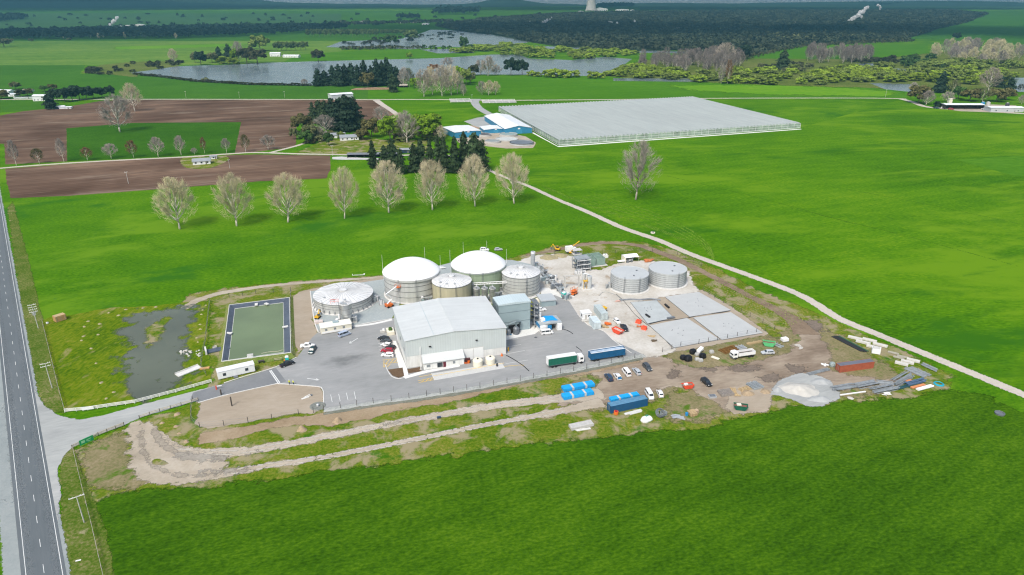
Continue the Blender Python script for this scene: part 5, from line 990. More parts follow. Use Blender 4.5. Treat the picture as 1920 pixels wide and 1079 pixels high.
# machinery skids by the chimney
def skid(lb,px,py,rz,sx,sy,seed,col=None,name='equipment_skid'):
    rg=random.Random(seed);p=G(px,py);t=thing(name,lb,'plant equipment',(p.x,p.y,0),rz)
    MB().box(-sx/2,sx/2,-sy/2,sy/2,0,.3).build('base',conc_p,t)
    n=0
    for k in range(3):
        x=-sx/2+sx*(k+.5)/3;h=rg.uniform(1.2,2.4);MB().cbox(x,rg.uniform(-.2,.2)*sy,.3,sx/3*.7,sy*.55,h).build('housing',col or rg.choice([clad_b,pipe_g,steel_d,clad]),t)
    for k in range(2): MB().cyl(rg.uniform(-.4,.4)*sx,rg.uniform(-.35,.35)*sy,.3,rg.uniform(2,3),rg.uniform(.35,.6),n=12).build('vessel',rg.choice([steel,galv,white_p]),t)
    mb=MB();z=rg.uniform(2.2,2.8);mb.path([(-sx/2,-sy*.35,.4),(-sx/2,-sy*.35,z),(sx/2,-sy*.35,z),(sx/2,sy*.3,z),(sx/2,sy*.3,.4)],.14,6);mb.build('pipework',galv,t)
    for x in(-sx/2,0,sx/2): MB().cbox(x,-sy/2+.1,.3,.08,.08,1.1).build('rail_post',steel_d,t)
    return t
skid('grey machine skid at the foot of the flare stack',1010,508,pa,4.5,3.5,1,name='compressor_skid')
skid('pipe and valve skid behind the grey tank',1017,517,pa,5,3,2,name='valve_skid')
skid('blue-grey gas upgrading skid between tank and gantry',1024,526,pa+.2,6,3.4,3,clad_b,'gas_skid')
skid('dark grey pump house with white handrail',1043,540,pa,6.2,4,4,steel_d,'pump_skid')
skid('small pump set beside the teal tank',1053,549,pa+.3,2.4,2,5,name='pump_set')
skid('silver valve cluster in front of the three silos',932,558,pa,5,2.4,6,name='valve_set')
skid('pump manifold at the foot of the grey-walled digester',800,568,pa,5,2,7,name='pump_manifold');skid('stainless pump set between silo and cream building',664,604,pa,2.4,2.2,8,steel,'pump_set');skid('pipe manifold at the foot of the left ribbed tank',1140,541,pa,2.4,2,9,pipe_g,'pipe_manifold')
skid('grey blower skid beside the flare stack plinth',1003,501,pa+.1,3.4,2.4,31,name='blower_skid');skid('pale pump skid halfway down the pipe run',1031,533,pa-.3,4.2,2.4,32,clad,'pump_skid');skid('dark heat exchanger skid between the gas skid and pump house',1036,527,pa+.1,4,2.2,33,steel_d,'exchanger_skid')
skid('blue-grey dosing skid at the corner of the white slab',1064,562,pa+.4,3,1.8,34,clad_b,'dosing_skid');skid('silver manifold between green digester and grey tank',944,548,pa,3.6,2.2,35,steel,'manifold_skid');skid('valve skid at the foot of the beige tank',868,560,pa,4,2,36,galv,'valve_skid');skid('grey pump skid beside the wide low tank',706,566,pa+.4,3.4,2,37,pipe_g,'pump_skid');skid('small valve skid between the wide low tank and the boom lift',716,572,pa,2.2,1.6,38,white_p,'valve_skid');skid('pipework skid in front of the process rack',1084,514,pa,4,2.2,39,white_p,'pipework_skid')
for lb,q,zz in (('long grey pipe run from the flare stack down to the teal tank',[(1006,506),(1018,520),(1032,534),(1046,547),(1056,561)],1.6),('second pipe run beside the machinery skids',[(1012,503),(1026,518),(1040,532),(1052,545),(1066,560)],1.1),('white pipe run along the foot of the grey radial tank',[(940,560),(965,566),(990,566),(1012,558)],.9)):
    P=[G(*k) for k in q];t=thing('pipe_run',lb,'pipe run',(P[0].x,P[0].y,0))
    for dy in(-.35,0,.35): MB().path([(k.x-P[0].x+dy,k.y-P[0].y+dy*.5,zz) for k in P],.14,6).build('pipe',white_p if 'white' in lb else galv,t)
    for k in P: MB().cbox(k.x-P[0].x,k.y-P[0].y,0,1.1,.2,zz).build('support',steel_d,t)
p=G(1057,557);t=thing('chemical_tank','small teal round tank with a white top','tank',(p.x,p.y,0));MB().cyl(0,0,0,1.9,1.15,n=20).build('shell',teal,t,True);MB().cyl(0,0,1.9,2.2,.8,n=16).build('lid',white_p,t)
# steel-framed process rack at the back
def rack(lb,px,py,sx,sy,h,levels,col,skin,seed,name='process_rack'):
    rg=random.Random(seed);p=G(px,py);t=thing(name,lb,'process rack',(p.x,p.y,0),pa)
    for i in range(3):
        for j in range(2): MB().cbox(-sx/2+sx*i/2,-sy/2+sy*j,0,.22,.22,h).build('post',col,t)
    for k in range(levels):
        z=h*(k+1)/levels;MB().box(-sx/2,sx/2,-sy/2,sy/2,z-.12,z).build('deck',steel_d if k<levels-1 else col,t)
        for q in range(3): MB().cyl(rg.uniform(-.4,.4)*sx,rg.uniform(-.35,.35)*sy,z-h/levels,z-h/levels+h/levels*.8,rg.uniform(.4,.9),n=12).build('vessel',rg.choice([skin,galv,clad_b]),t)
        MB().path([(-sx/2,-sy/2-.1,z-.6),(sx/2,-sy/2-.1,z-.6)],.16,6).build('pipe',white_p,t)
        mb=MB()
        for q in range(7): mb.cbox(-sx/2+sx*q/6,-sy/2,z,.05,.05,1)
        mb.cbox(0,-sy/2,z+1,sx,.06,.06);mb.build('handrail',galv,t)
    return t
green_g=mat('grey_green_steel',(.22,.31,.265),.55,0,.12,.8)
rack('tall grey steel process rack full of pipes and vessels',1090,506,7,6,6.4,3,pipe_g,clad_b,21)
p=G(1116,497);t=thing('filter_unit','grey-green open-topped filter bins behind the process rack','filter unit',(p.x,p.y,0),pa)
for k,(x,y) in enumerate(((-3,0),(2.2,.3),(-2.8,4.5),(2.4,4.8))):
    b=MB();b.box(x-2.3,x+2.3,y-2,y-1.8,.2,3.8).box(x-2.3,x+2.3,y+1.8,y+2,.2,3.8).box(x-2.3,x-2.1,y-1.8,y+1.8,.2,3.8).box(x+2.1,x+2.3,y-1.8,y+1.8,.2,3.8).box(x-2.1,x+2.1,y-1.8,y+1.8,.2,2.2);b.build('bin',green_g,t)
MB().box(-6,5.6,-3,7.4,0,.18).build('base',conc_p,t)
for k in range(5): MB().cyl(-4.5+k*2.2,7.0,.2,3.4,.25,n=8).build('pipe',galv,t)
p=G(1081,492);t=thing('scaffold_tower','pale grey scaffold tower with boarded top behind the rack','scaffold',(p.x,p.y,0),pa)
for x in(-2,2):
    for y in(-1.6,1.6): MB().cbox(x,y,0,.1,.1,7).build('post',galv,t)
for z in(2.2,4.4,6.6): MB().box(-2.2,2.2,-1.8,1.8,z,z+.12).build('deck',conc_p,t)
# ---- pads (covered beds)
bedm=mat('bed_cover',(.41,.42,.41),.6,0,.05,.25);bedm2=mat('bed_cover_dusty',(.38,.405,.40),.75,0,.1,.25)
def pad(lb,q,h,m):
    P=[G(*k) for k in q];c=sum(P,Vector((0,0)))/4
    t=thing('biofilter_bed',lb,'covered bed',(c.x,c.y,0),0,'covered biofilter beds');mb=MB().prism([(k.x-c.x,k.y-c.y) for k in P],.04,h);mb.build('cover',m,t)
    for j in range(6):
        u,v=random.uniform(.3,.7),random.uniform(.3,.7);a=P[0].lerp(P[1],u);b=P[3].lerp(P[2],u);k=a.lerp(b,v)-c;MB().cyl(k.x,k.y,h,h+.16,.14,n=8).build('vent_cap',steel_d,t)
    MB().path([(k.x-c.x,k.y-c.y,.12) for k in P+P[:1]],.1,4).build('edge_kerb',steel_d,t)
pad('pale grey covered bed at the yard corner, half dusted with soil',[(1182,568),(1231,564),(1263,597),(1214,608)],.14,bedm2)
pad('pale grey covered bed nearest the farm track',[(1247,558),(1310,549),(1370,583),(1293,595.5)],.3,bedm)
pad('pale grey covered bed beside the construction yard gate',[(1218,612),(1288,598),(1349,638),(1264,653.5)],.3,bedm)
pad('pale grey covered bed at the far corner of the wire fence',[(1300,597.5),(1370,587),(1430,625.5),(1353,638.5)],.3,bedm)
for lb,(a,b) in {'short black pipe lying on the dusty bed':((1211,592),(1218,597)),'short black pipe beside the dusty bed':((1247,573),(1254,579))}.items():
    P,Q=G(*a),G(*b);tag(MB().tube((P.x,P.y,.5),(Q.x,Q.y,.5),.45,10).build('pipe_length',black_m),lb,'pipe')
tag(MB().cbox(0,0,0,3.4,1.2,.5,.4).build('liner_offcut',steel_d),'dark folded liner sheet on the dusty bed','liner').location=(*G(1258,598),.2)
P=G(1200,564);tag(MB().path([(-9,0,.2),(-4,.6,.3),(0,.4,.2),(5,1.2,.3),(9,.2,.2)],.45,6).build('liner_roll',steel_d),'crumpled dark liner along the top of the dusty bed','liner').location=(P.x,P.y,0)
# ---- lined pond on a low bank
RM=1.0
rimq=[G(429.5,572,RM),G(543,558,RM),G(546,662,RM),G(415,679,RM)];wq=[G(440,579,.15),G(531.5,567.5,.15),G(533,661.5,.15),G(428,676.5,.15)]
pc=sum(rimq,Vector((0,0)))/4;t=thing('lined_pond','rectangular pond of green water with black liner and white rim','pond',(pc.x,pc.y,0))
o=[k-pc for k in rimq];ins=[k+(-k.normalized()*.55) for k in o];wt=[k-pc for k in wq];out=[k+k.normalized()*3.4 for k in o]
wt=[Vector((max(min(w_.x,99),-99),w_.y)) for w_ in wt]
def ringq(a,za,b,zb): return [(k.x,k.y,za) for k in a]+[(k.x,k.y,zb) for k in b],[(i,(i+1)%4,4+(i+1)%4,4+i) for i in range(4)]
MB().add(*ringq(ins,RM+.06,o,RM+.06)).add(*ringq(o,RM+.06,o,RM-.2)).build('rim',mat('pond_rim_white',(.52,.52,.48),.8,0,.12,.6),t)
MB().add(*ringq(ins,RM+.05,wt,.1)).build('liner',mat('black_liner',(.07,.085,.11),.45,0,.25,.5),t)
w2=[k*.985 for k in wt];MB().add(*ringq(wt,.16,[k-k.normalized()*.5 for k in wt],.14)).build('waterline',mat('scum_line',(.42,.43,.38),.8,0,.2,.8),t)
MB().add([(k.x,k.y,.14) for k in w2],[(0,1,2,3)] ).build('water_surface',pond_m,t)
MB().add(*ringq(out,.03,o,RM-.02)).build('bank',ground_mat('pond_bank_grass',[(.09,.15,.02),(.15,.18,.05),(.22,.2,.1)],.05,.2,1.2),t)
for px,py,an in((480.5,571,0),(500,570,1),(430,625,2),(535,613,3),(470,671,0)):
    k=G(px,py,.8)-pc;MB().cbox(k.x,k.y,.55,1.2,2.2,.35,pa+an*.6).build('inlet_chute',kerb_m,t)
P=G(472,672);put('pump_box','white pump box on the near bank of the pond','pump box',(470,673),pa,[('box',MB().box(-1,1,-.7,.7,.3,1.5),white_p),('lid',MB().box(-1.05,1.05,-.75,.75,1.5,1.62),conc_p),('leg',MB().box(-.9,-.7,-.6,-.4,0,.3),steel_d)])
P=G(388,661);ch_=thing('outlet_channel','dark lined outlet channel from the pond to a concrete headwall','channel',(P.x,P.y,0),head((388,662),(428,654)))
MB().box(0,8,-1.5,1.5,.05,.35).build('channel_liner',bpy.data.materials['black_liner'],ch_);MB().box(-.6,0,-2.2,2.2,0,1.4).build('headwall',kerb_m,ch_);MB().lathe([(.8,0),(.8,.6)],14,3,2.4).build('pipe_end',kerb_m,ch_)
# ---------------------------------------------------------------- vehicles
lamp_m=mat('headlamp',(.75,.76,.74),.15);tail_m=mat('tail_lamp',(.4,.015,.012),.3);rim_m=mat('alloy_rim',(.45,.46,.47),.35,.6)
def paint(n,c): return mat('paint_'+n,c,.28,0,.03,1,spec=.6)
PT=dict(white=paint('white',(.75,.75,.74)),black=paint('black',(.014,.015,.018)),grey=paint('grey',(.08,.09,.10)),silver=paint('silver',(.42,.45,.47)),navy=paint('navy',(.02,.045,.09)),red=paint('red',(.34,.012,.03)),dgreen=paint('dark_green',(.02,.05,.05)),blue=paint('blue',(.02,.20,.42)),skyv=paint('pale_blue_silver',(.36,.42,.52)),dgrey=paint('dark_grey',(.055,.062,.07)))
# stations: x, belt height, top height (front of the vehicle at +x)
KD=dict(hatch=(4.2,.87,[(-2.1,.75,.76),(-2.0,.95,1.0),(-1.55,.97,1.44),(-.3,.96,1.5),(.45,.94,1.44),(1.1,.92,.95),(1.85,.78,.79),(2.1,.55,.56)],(-1.3,1.3),.32),
 suv=(4.7,.93,[(-2.35,.9,.91),(-2.28,1.08,1.12),(-1.95,1.1,1.68),(-.4,1.08,1.75),(.5,1.06,1.68),(1.15,1.04,1.08),(2.1,.93,.94),(2.35,.6,.61)],(-1.45,1.45),.37),
 wagon=(4.75,.9,[(-2.37,.8,.81),(-2.3,.98,1.02),(-1.9,.99,1.46),(-.3,.97,1.52),(.45,.95,1.45),(1.15,.93,.96),(2.05,.8,.81),(2.37,.55,.56)],(-1.4,1.4),.33),
 van=(4.9,.92,[(-2.45,1.0,1.01),(-2.42,1.15,1.9),(-1.0,1.15,2.02),(.8,1.15,2.02),(1.35,1.12,1.96),(2.0,1.08,1.14),(2.3,.9,.92),(2.45,.55,.56)],(-1.5,1.55),.34),
 ute=(5.3,.92,[(-2.65,.98,.99),(-2.62,1.06,1.07),(-1.05,1.06,1.07),(-1.0,1.06,1.66),(.3,1.05,1.76),(.65,1.04,1.68),(1.25,1.02,1.06),(2.4,.9,.91),(2.65,.6,.61)],(-1.65,1.65),.39))
def car(kd,col,label,rear,front,group=None,name='parked_car',cat='car',tail=None,load=None):
    L_,hw,stn,wx,wr=KD[kd];a,b=G(*rear),G(*front);c=(a+b)/2;rz=math.atan2((b-a).y,(b-a).x)
    t=thing(name,label,cat,(c.x,c.y,0),rz,group)
    zb=.26;mb=MB();rows=[]
    for k,(x,bz,tz) in enumerate(stn):
        e=hw*(.86 if k in(0,len(stn)-1) else .97 if k in(1,len(stn)-2) else 1)
        tw=e*.76 if tz>bz+.2 else e*.9
        rows.append([(x,-e*.93,zb),(x,-e,zb+.22),(x,-e*.99,bz*.72),(x,-e*.95,bz),(x,-tw,tz),(x,tw,tz),(x,e*.95,bz),(x,e*.99,bz*.72),(x,e,zb+.22),(x,e*.93,zb)])
    V=[p for r in rows for p in r];F=[]
    for i in range(len(rows)-1):
        for j in range(9): F.append((i*10+j,(i+1)*10+j,(i+1)*10+j+1,i*10+j+1))
        F.append((i*10+9,(i+1)*10+9,(i+1)*10,i*10))
    F.append(tuple(range(10)));n=len(rows);F.append(tuple(range((n-1)*10,n*10))[::-1]);mb.add(V,F)
    bd=mb.build('body',PT[col],t,True)
    def lerp(p,q,u): return tuple(p[i]+(q[i]-p[i])*u for i in range(3))
    gl=MB();oy=.012
    for i in range(n-1):
        x0,b0,t0=stn[i];x1_,b1,t1_=stn[i+1];hi0,hi1=t0>b0+.2,t1_>b1+.2
        A,B=rows[i],rows[i+1]
        if hi0 and hi1:
            for s,(lo,up) in ((-1,(3,4)),(1,(6,5))):
                q=[lerp(A[lo],A[up],.1),lerp(B[lo],B[up],.1),lerp(B[lo],B[up],.86),lerp(A[lo],A[up],.86)]
                q=[lerp(q[0],q[1],.05),lerp(q[1],q[0],.05),lerp(q[2],q[3],.05),lerp(q[3],q[2],.05)]
                q=[(p[0],p[1]+s*oy,p[2]+.004) for p in q];gl.add(q,[(0,1,2,3) if s<0 else (3,2,1,0)])
        elif hi0!=hi1 or (hi0 is False and hi1):
            lo,hi=(A,B) if hi1 else (B,A);sx=1 if not hi1 else -1
            q=[lerp(lo[4],lo[5],.07),lerp(lo[4],lo[5],.93),lerp(hi[4],hi[5],.96),lerp(hi[4],hi[5],.04)]
            q=[lerp(q[0],q[3],.06),lerp(q[1],q[2],.06),lerp(q[2],q[1],.1),lerp(q[3],q[0],.1)]
            gl.add([(p[0]+sx*.012,p[1],p[2]+.015) for p in q],[(0,1,2,3)])
    gl.build('window',glass,t)
    for x in wx:
        for y in(-hw+.1,hw-.1):
            wl_=MB().wheel(x,y,wr,.22).build('wheel',rubber,t);MB().wheel(0,0,wr*.6,.235,10).build('rim',rim_m,wl_).location=(x,y,wr*.4)
    xf=stn[-2][0]+.12;zf=stn[-2][1]-.12
    for y in(-hw*.68,hw*.68):
        MB().cbox(xf+.04,y,zf-.08,.16,.34,.14).build('headlight',lamp_m,t);MB().cbox(-L_/2+.03,y*1.08,stn[1][1]-.28,.1,.22,.26).build('tail_light',tail_m,t)
    if kd=='ute': MB().box(-2.5,-1.15,-hw*.8,hw*.8,1.075,1.09).build('tray',load or black_m,t)
    if tail: MB().box(-L_/2-.02,-L_/2+.55,-hw*.9,hw*.9,.6,1.12).build('tail_panel',tail,t)
    return t
LOT='cars in the lot beside the main shed'
car('suv','black','black car at the top of the shed car park',(728,640),(711,636.5),LOT)
car('wagon','dgrey','dark grey car second in the shed car park, behind the white one',(733,645),(715,641.5),LOT)
car('hatch','white','white car between two dark cars in the shed car park',(733,651),(716,648),LOT)
car('hatch','black','black car parked above the red one',(741,655.5),(723,653),LOT)
car('wagon','red','red car beside the main shed',(738,661),(714,659.5),LOT)
car('wagon','white','white car at the lower end of the shed car park',(739,669),(715,668),LOT)
car('van','skyv','silver blue van parked in front of the cream building',(634,634),(658,626),name='parked_van',cat='van')
car('ute','white','white flat-deck pickup by the pond kerb',(565,652),(589,651),name='pickup_truck',cat='pickup',load=PT['white'])
car('ute','dgreen','dark green pickup parked beside the white pickup',(590,653),(582,666),name='pickup_truck',cat='pickup')
car('ute','black','black pickup stopped on the driveway by the portable toilet',(526,690),(552,681),name='pickup_truck',cat='pickup')
car('wagon','white','white van parked beside the low plant room',(1006,584),(1022,582.5),name='parked_van',cat='van')
car('van','white','white van in front of the blue-roofed cabin',(1014,628),(1037,625.5),name='parked_van',cat='van')
car('hatch','white','white car behind the orange skip on the pumice yard',(1151,600),(1162,610),cat='car')
car('ute','black','black pickup beside the orange-red skip',(1165,612),(1176,624),name='pickup_truck',cat='pickup')
RW2='row of cars on the construction yard'
car('suv','navy','dark navy four-wheel drive at the end of the yard row',(1147,719),(1135,703),RW2)
car('hatch','white','white car with a bright blue tailgate in the yard row',(1164,717),(1151,701),RW2,tail=PT['blue'])
car('van','white','white minibus in the middle of the yard row',(1182,711),(1167,692.5),RW2,name='parked_van',cat='van')
car('wagon','silver','silver estate car next to the white minibus',(1200,707),(1187,692),RW2)
car('suv','dgrey','dark grey four-wheel drive at the head of the yard row',(1207,685.5),(1220,699),RW2)
car('van','white','white van parked nose out beside the blue container',(1211,733),(1224,755),name='parked_van',cat='van')
car('hatch','white','small white car beside the white van near the blue container',(1241,749),(1233,733))
car('suv','black','black car alone on the brown construction yard',(1316,714),(1332,727))
car('wagon','silver','silver car beside the white tipper truck',(1451,663.5),(1427,664.5))
car('suv','white','white and black four-wheel drive on the grass behind the green digester',(900,470),(917,471))
car('hatch','silver','silver car on the grass behind the green digester',(926,470.5),(943,469.5))
# trucks
def truck_cab(t,x,col,h=2.9,w=2.4):
    mb=MB();mb.ext([(x-1.9,.75),(x,.75),(x+.1,1.6),(x-.15,h),(x-1.9,h+.05)],-w/2,w/2);cb=mb.build('cab',col,t)
    MB().add([(x+.112,-w*.44,1.68),(x+.112,w*.44,1.68),(x-.12,w*.41,h-.25),(x-.12,-w*.41,h-.25)],[(0,1,2,3)]).build('windscreen',glass,cb)
    for s in(-1,1): MB().box(x-1.35,x-.3,s*w/2-.012,s*w/2+.012,1.75,2.5).build('side_window',glass,cb)
    MB().box(x-.05,x+.14,-w*.42,w*.42,.55,1.0).build('bumper',steel_d,cb)
    for s in(-1,1): MB().box(x+.06,x+.15,s*w*.36-.18,s*w*.36+.18,1.05,1.25).build('headlight',lamp_m,t)
def wheels(t,xs,w,r=.5):
    for x in xs:
        for s in(-1,1): MB().wheel(x,s*(w/2-.18),r,.36).build('wheel',rubber,t)
a,b=G(1026,689),G(1092,679);c=(a+b)/2;t=thing('curtain_truck','articulated truck with a green curtain-sided trailer and white cab','truck',(c.x,c.y,0),math.atan2((b-a).y,(b-a).x));L_=(b-a).length
MB().box(-L_/2,L_/2-2.7,-1.25,1.25,.95,1.1).build('chassis',steel_d,t)
gcl=mat('green_curtain',(.012,.115,.075),.5,0,.06,.6,wave=('x',.55,.12))
MB().box(-L_/2,L_/2-2.7,-1.25,1.25,1.1,3.75).build('curtain_side',gcl,t);MB().box(-L_/2-.03,L_/2-2.67,-1.28,1.28,3.75,3.86).build('roof',mat('trailer_roof',(.62,.63,.62),.5),t)
MB().box(-L_/2-.05,-L_/2,-1.2,1.2,1.1,3.74).build('rear_door',white_p,t);MB().box(L_/2-2.7,L_/2-2.62,-1.24,1.24,1.1,3.74).build('headboard',white_p,t)
truck_cab(t,L_/2,PT['white'],3.1);wheels(t,(-L_/2+1.6,-L_/2+2.9,L_/2-3.6,L_/2-.9),2.5)
a,b=G(1105,677),G(1169,667);c=(a+b)/2;t=thing('open_trailer','long open-topped blue bulk trailer on the asphalt edge','trailer',(c.x,c.y,0),math.atan2((b-a).y,(b-a).x));L_=(b-a).length
mb=MB();h0,h1=.9,3.5
mb.box(-L_/2,L_/2,-1.25,-1.15,h0,h1).box(-L_/2,L_/2,1.15,1.25,h0,h1).box(-L_/2,-L_/2+.1,-1.15,1.15,h0,h1).box(L_/2-.1,L_/2,-1.15,1.15,h0,h1);mb.build('side_wall',blue_c,t)
MB().box(-L_/2+.1,L_/2-.1,-1.15,1.15,3.05,3.2).build('cover',mat('silver_tarp',(.34,.42,.50),.5,0,.3,.7),t);MB().box(-L_/2-.05,L_/2+.05,-1.3,-1.16,h1,h1+.12).build('top_rail',white_p,t);MB().box(-L_/2-.05,L_/2+.05,1.16,1.3,h1,h1+.12).build('top_rail',white_p,t)
MB().box(-L_/2,L_/2,-.5,.5,.65,.88).build('chassis',white_p,t);wheels(t,(-L_/2+1.5,-L_/2+2.8,L_/2-2.6,L_/2-1.3),2.5)
a,b=G(1412,667),G(1371,673);c=(a+b)/2;t=thing('tipper_truck','white tipper truck with an empty dark tray','truck',(c.x,c.y,0),math.atan2((b-a).y,(b-a).x));L_=max(7.2,(b-a).length)
truck_cab(t,L_/2,PT['white'],2.8);wheels(t,(-L_/2+1.0,-L_/2+2.2,L_/2-1.1),2.4);MB().box(-L_/2,L_/2-.6,-.5,.5,.65,.95).build('chassis',steel_d,t)
mb=MB();X0,X1=-L_/2,L_/2-2.2;mb.box(X0,X1,-1.2,-1.1,1.1,2.4).box(X0,X1,1.1,1.2,1.1,2.4).box(X1-.1,X1,-1.1,1.1,1.1,2.6).box(X0,X0+.1,-1.1,1.1,1.1,2.4).box(X0+.1,X1-.1,-1.1,1.1,1.1,1.3);mb.build('tipper_body',PT['white'],t);MB().box(X0+.1,X1-.1,-1.1,1.1,1.301,1.5).build('tray_lining',mat('rusty_tray',(.09,.075,.065),.8,0,.3,1),t)
# small machines
def machine(name,label,cat,px,py,rz,parts,group=None): return put(name,label,cat,(px,py),rz,parts,group)
def excavator(label,px,py,rz,s=1,col=None):
    col=col or yellow;p=G(px,py);t=thing('excavator',label,'excavator',(p.x,p.y,0),rz);t.scale=(s,s,s)
    for y in(-1.05,1.05): MB().ext([(-1.7,.0),(1.7,.0),(2,.4),(1.7,.85),(-1.7,.85),(-2,.4)],y-.28,y+.28).build('track',rubber,t)
    MB().ext([(-2.1,.95),(1.3,.95),(1.3,1.6),(-.6,1.7),(-2.1,2.0)],-1.25,1.25).build('house',col,t);MB().ext([(-.5,1.6),(1.2,1.6),(.9,3.0),(-.4,3.0)],-1.2,-.1).build('cab',glass,t);MB().box(-.45,.95,-1.22,-.08,3.0,3.1).build('cab_roof',col,t)
    MB().ext([(.9,1.5),(1.4,1.3),(3.7,4.2),(3.4,4.5)],.1,.5).build('boom',col,t);MB().ext([(3.3,4.5),(3.7,4.5),(5.3,1.6),(4.9,1.5)],.15,.45).build('arm',col,t);MB().ext([(4.7,1.6),(5.5,1.6),(5.3,.5),(4.4,.7)],-.2,.8).build('bucket',steel_d,t)
excavator('yellow and black excavator on the bare bank behind the chimney',1045,470,2.6,.72)
excavator('small yellow excavator beside the white box truck',1071,476,1.1,.6)
excavator('yellow mini excavator beside the wide low tank',596,597,1.4,.68)
p=G(1068,474);t=thing('box_truck','white box truck with a yellow crane arm behind the scaffold','truck',(p.x,p.y,0),.3);MB().box(-2.2,1.6,-1.2,1.2,.9,3.4).build('box_body',white_p,t);truck_cab(t,3.5,PT['white'],2.5);wheels(t,(-1.4,2.6),2.4);MB().ext([(1.6,3.4),(2.0,3.4),(5.4,5.6),(5.2,5.9)],-.2,.2).build('crane_arm',yellow,t)
def boom(label,px,py,rz,col,el,name='boom_lift'):
    p=G(px,py);t=thing(name,label,'boom lift',(p.x,p.y,0),rz);MB().ext([(-1.5,.5),(1.5,.5),(1.3,1.5),(-1.7,1.7)],-1.1,1.1).build('base',col,t);wheels(t,(-1.1,1.1),2.5,.48)
    q=[(-1,0,1.6),(1.8,0,3.4),(-1.2,0,6.2),(el[0],0,el[1])]
    for i in range(3): MB().tube(q[i],q[i+1],.26,6).build('boom_section',white_p,t)
    x,z=el;MB().box(x-.2,x+1.6,-.9,.9,z-.5,z-.4).build('basket_floor',col,t);mb=MB()
    for a_ in(x-.2,x+1.6):
        for b_ in(-.9,.9): mb.cbox(a_,b_,z-.4,.1,.1,1.1)
    for b_ in(-.9,.9): mb.box(x-.2,x+1.6,b_-.05,b_+.05,z+.6,z+.72)
    mb.build('basket_rail',col,t)
boom('orange boom lift raised against the grey-walled digester',730,576,.75,orange,(4.2,8.2))
p=G(629,586);t=thing('scissor_lift','red and white scissor lift raised beside the wide low tank','scissor lift',(p.x,p.y,0),pa);MB().box(-1.5,1.5,-.9,.9,.4,1.2).build('base',red,t);wheels(t,(-1,1),2,.4)
for k in range(3):
    for s in(-1,1): MB().tube((-1.3*s,.7*s,1.2+k*1.0),(1.3*s,.7*s,2.2+k*1.0),.12,5).build('scissor_arm',white_p,t)
MB().box(-1.7,1.7,-1.1,1.1,4.2,4.35).build('platform',cream,t);mb=MB()
for a_ in(-1.65,0,1.65):
    for b_ in(-1.05,1.05): mb.cbox(a_,b_,4.35,.1,.1,1.1)
for b_ in(-1.05,1.05): mb.box(-1.65,1.65,b_-.05,b_+.05,5.35,5.47)
mb.build('guard_rail',red,t)
p=G(1076,553);t=thing('scissor_lift','orange folded scissor lift beside the pipe gantry','scissor lift',(p.x,p.y,0),.9);MB().box(-1.5,1.5,-.9,.9,.4,1.3).build('base',orange,t);wheels(t,(-1,1),2,.4);MB().box(-1.6,1.6,-1,1,1.9,2.05).build('platform',orange,t);mb=MB()
for a_ in(-1.55,0,1.55):
    for b_ in(-.95,.95): mb.cbox(a_,b_,1.3,.1,.1,2)
for b_ in(-.95,.95): mb.box(-1.55,1.55,b_-.05,b_+.05,3.1,3.2)
mb.build('guard_rail',orange,t)
p=G(1130,584);t=thing('dumper','small yellow and orange site dumper','dumper',(p.x,p.y,0),-.9);MB().box(-1.4,.3,-.8,.8,.5,1.3).build('chassis',orange,t);MB().ext([(.0,.9),(1.3,.9),(1.9,2.0),(-.4,2.2)],-.9,.9).build('skip',yellow,t);wheels(t,(-1,1),1.9,.45);MB().cbox(-.9,0,1.3,.5,.6,1.0).build('seat',black_m,t)
# containers and cabins
def container(label,a,b,m,h=2.6,name='shipping_container',roof=None,group=None,w=2.44,fixL=None):
    A,B=G(*a),G(*b);L_=fixL or (B-A).length;rz=math.atan2((B-A).y,(B-A).x);n=Vector((-math.sin(rz),math.cos(rz)));c=(A+B)/2+n*w/2
    t=thing(name,label,'container',(c.x,c.y,0),rz,group)
    MB().box(-L_/2+.06,L_/2-.06,-w/2+.05,w/2-.05,.12,h-.06).build('body',m,t);MB().box(-L_/2+.02,L_/2-.02,-w/2+.02,w/2-.02,h-.06,h).build('roof',roof or m,t)
    fm=frame_of(m);mb=MB()
    for x in(-L_/2,L_/2):
        for y in(-w/2,w/2): mb.cbox(x*(1-.12/L_),y*(1-.06),0,.14,.14,h+.01)
    for y in(-w/2+.06,w/2-.06): mb.box(-L_/2,L_/2,y-.06,y+.06,.0,.16).box(-L_/2,L_/2,y-.06,y+.06,h-.12,h+.012)
    mb.build('frame',fm,t)
    for s in(-1,1): d=MB().box(-L_/2-.03,-L_/2+.055,s*w/4-w*.23,s*w/4+w*.23,.2,h-.14).build('door',fm,t);MB().box(-L_/2-.07,-L_/2-.03,s*.35-.02,s*.35+.02,.25,h-.2).build('lock_rod',galv,d)
    return t
def frame_of(m): return m
corr=lambda n,c: mat(n,c,.55,0,.16,.7,wave=('x',.3,.13))
container('dark blue long container beside the white van on the grass',(1145,776.5),(1214,761.5),corr('deep_blue_container',(.012,.075,.17)),roof=mat('dusty_blue_roof',(.09,.21,.32),.6,0,.2,.8),w=2.6)
container('rust-red long container with a dark grey roof cover',(1574,699.5),(1637.5,691),corr('rust_red_container',(.32,.085,.045)),roof=mat('grey_roof_cover',(.12,.125,.15),.7,0,.15,.6))
container('grey generator container beside the orange skip',(1127,601.5),(1113,584),corr('pale_grey_container',(.40,.46,.46)),h=3.0,w=-2.8,name='generator_container')
container('pale blue-grey plant container with doors open on the yard edge',(1114,619),(1104,606),corr('ice_grey_container',(.50,.57,.58)),h=3.0,w=-2.8,name='plant_container')
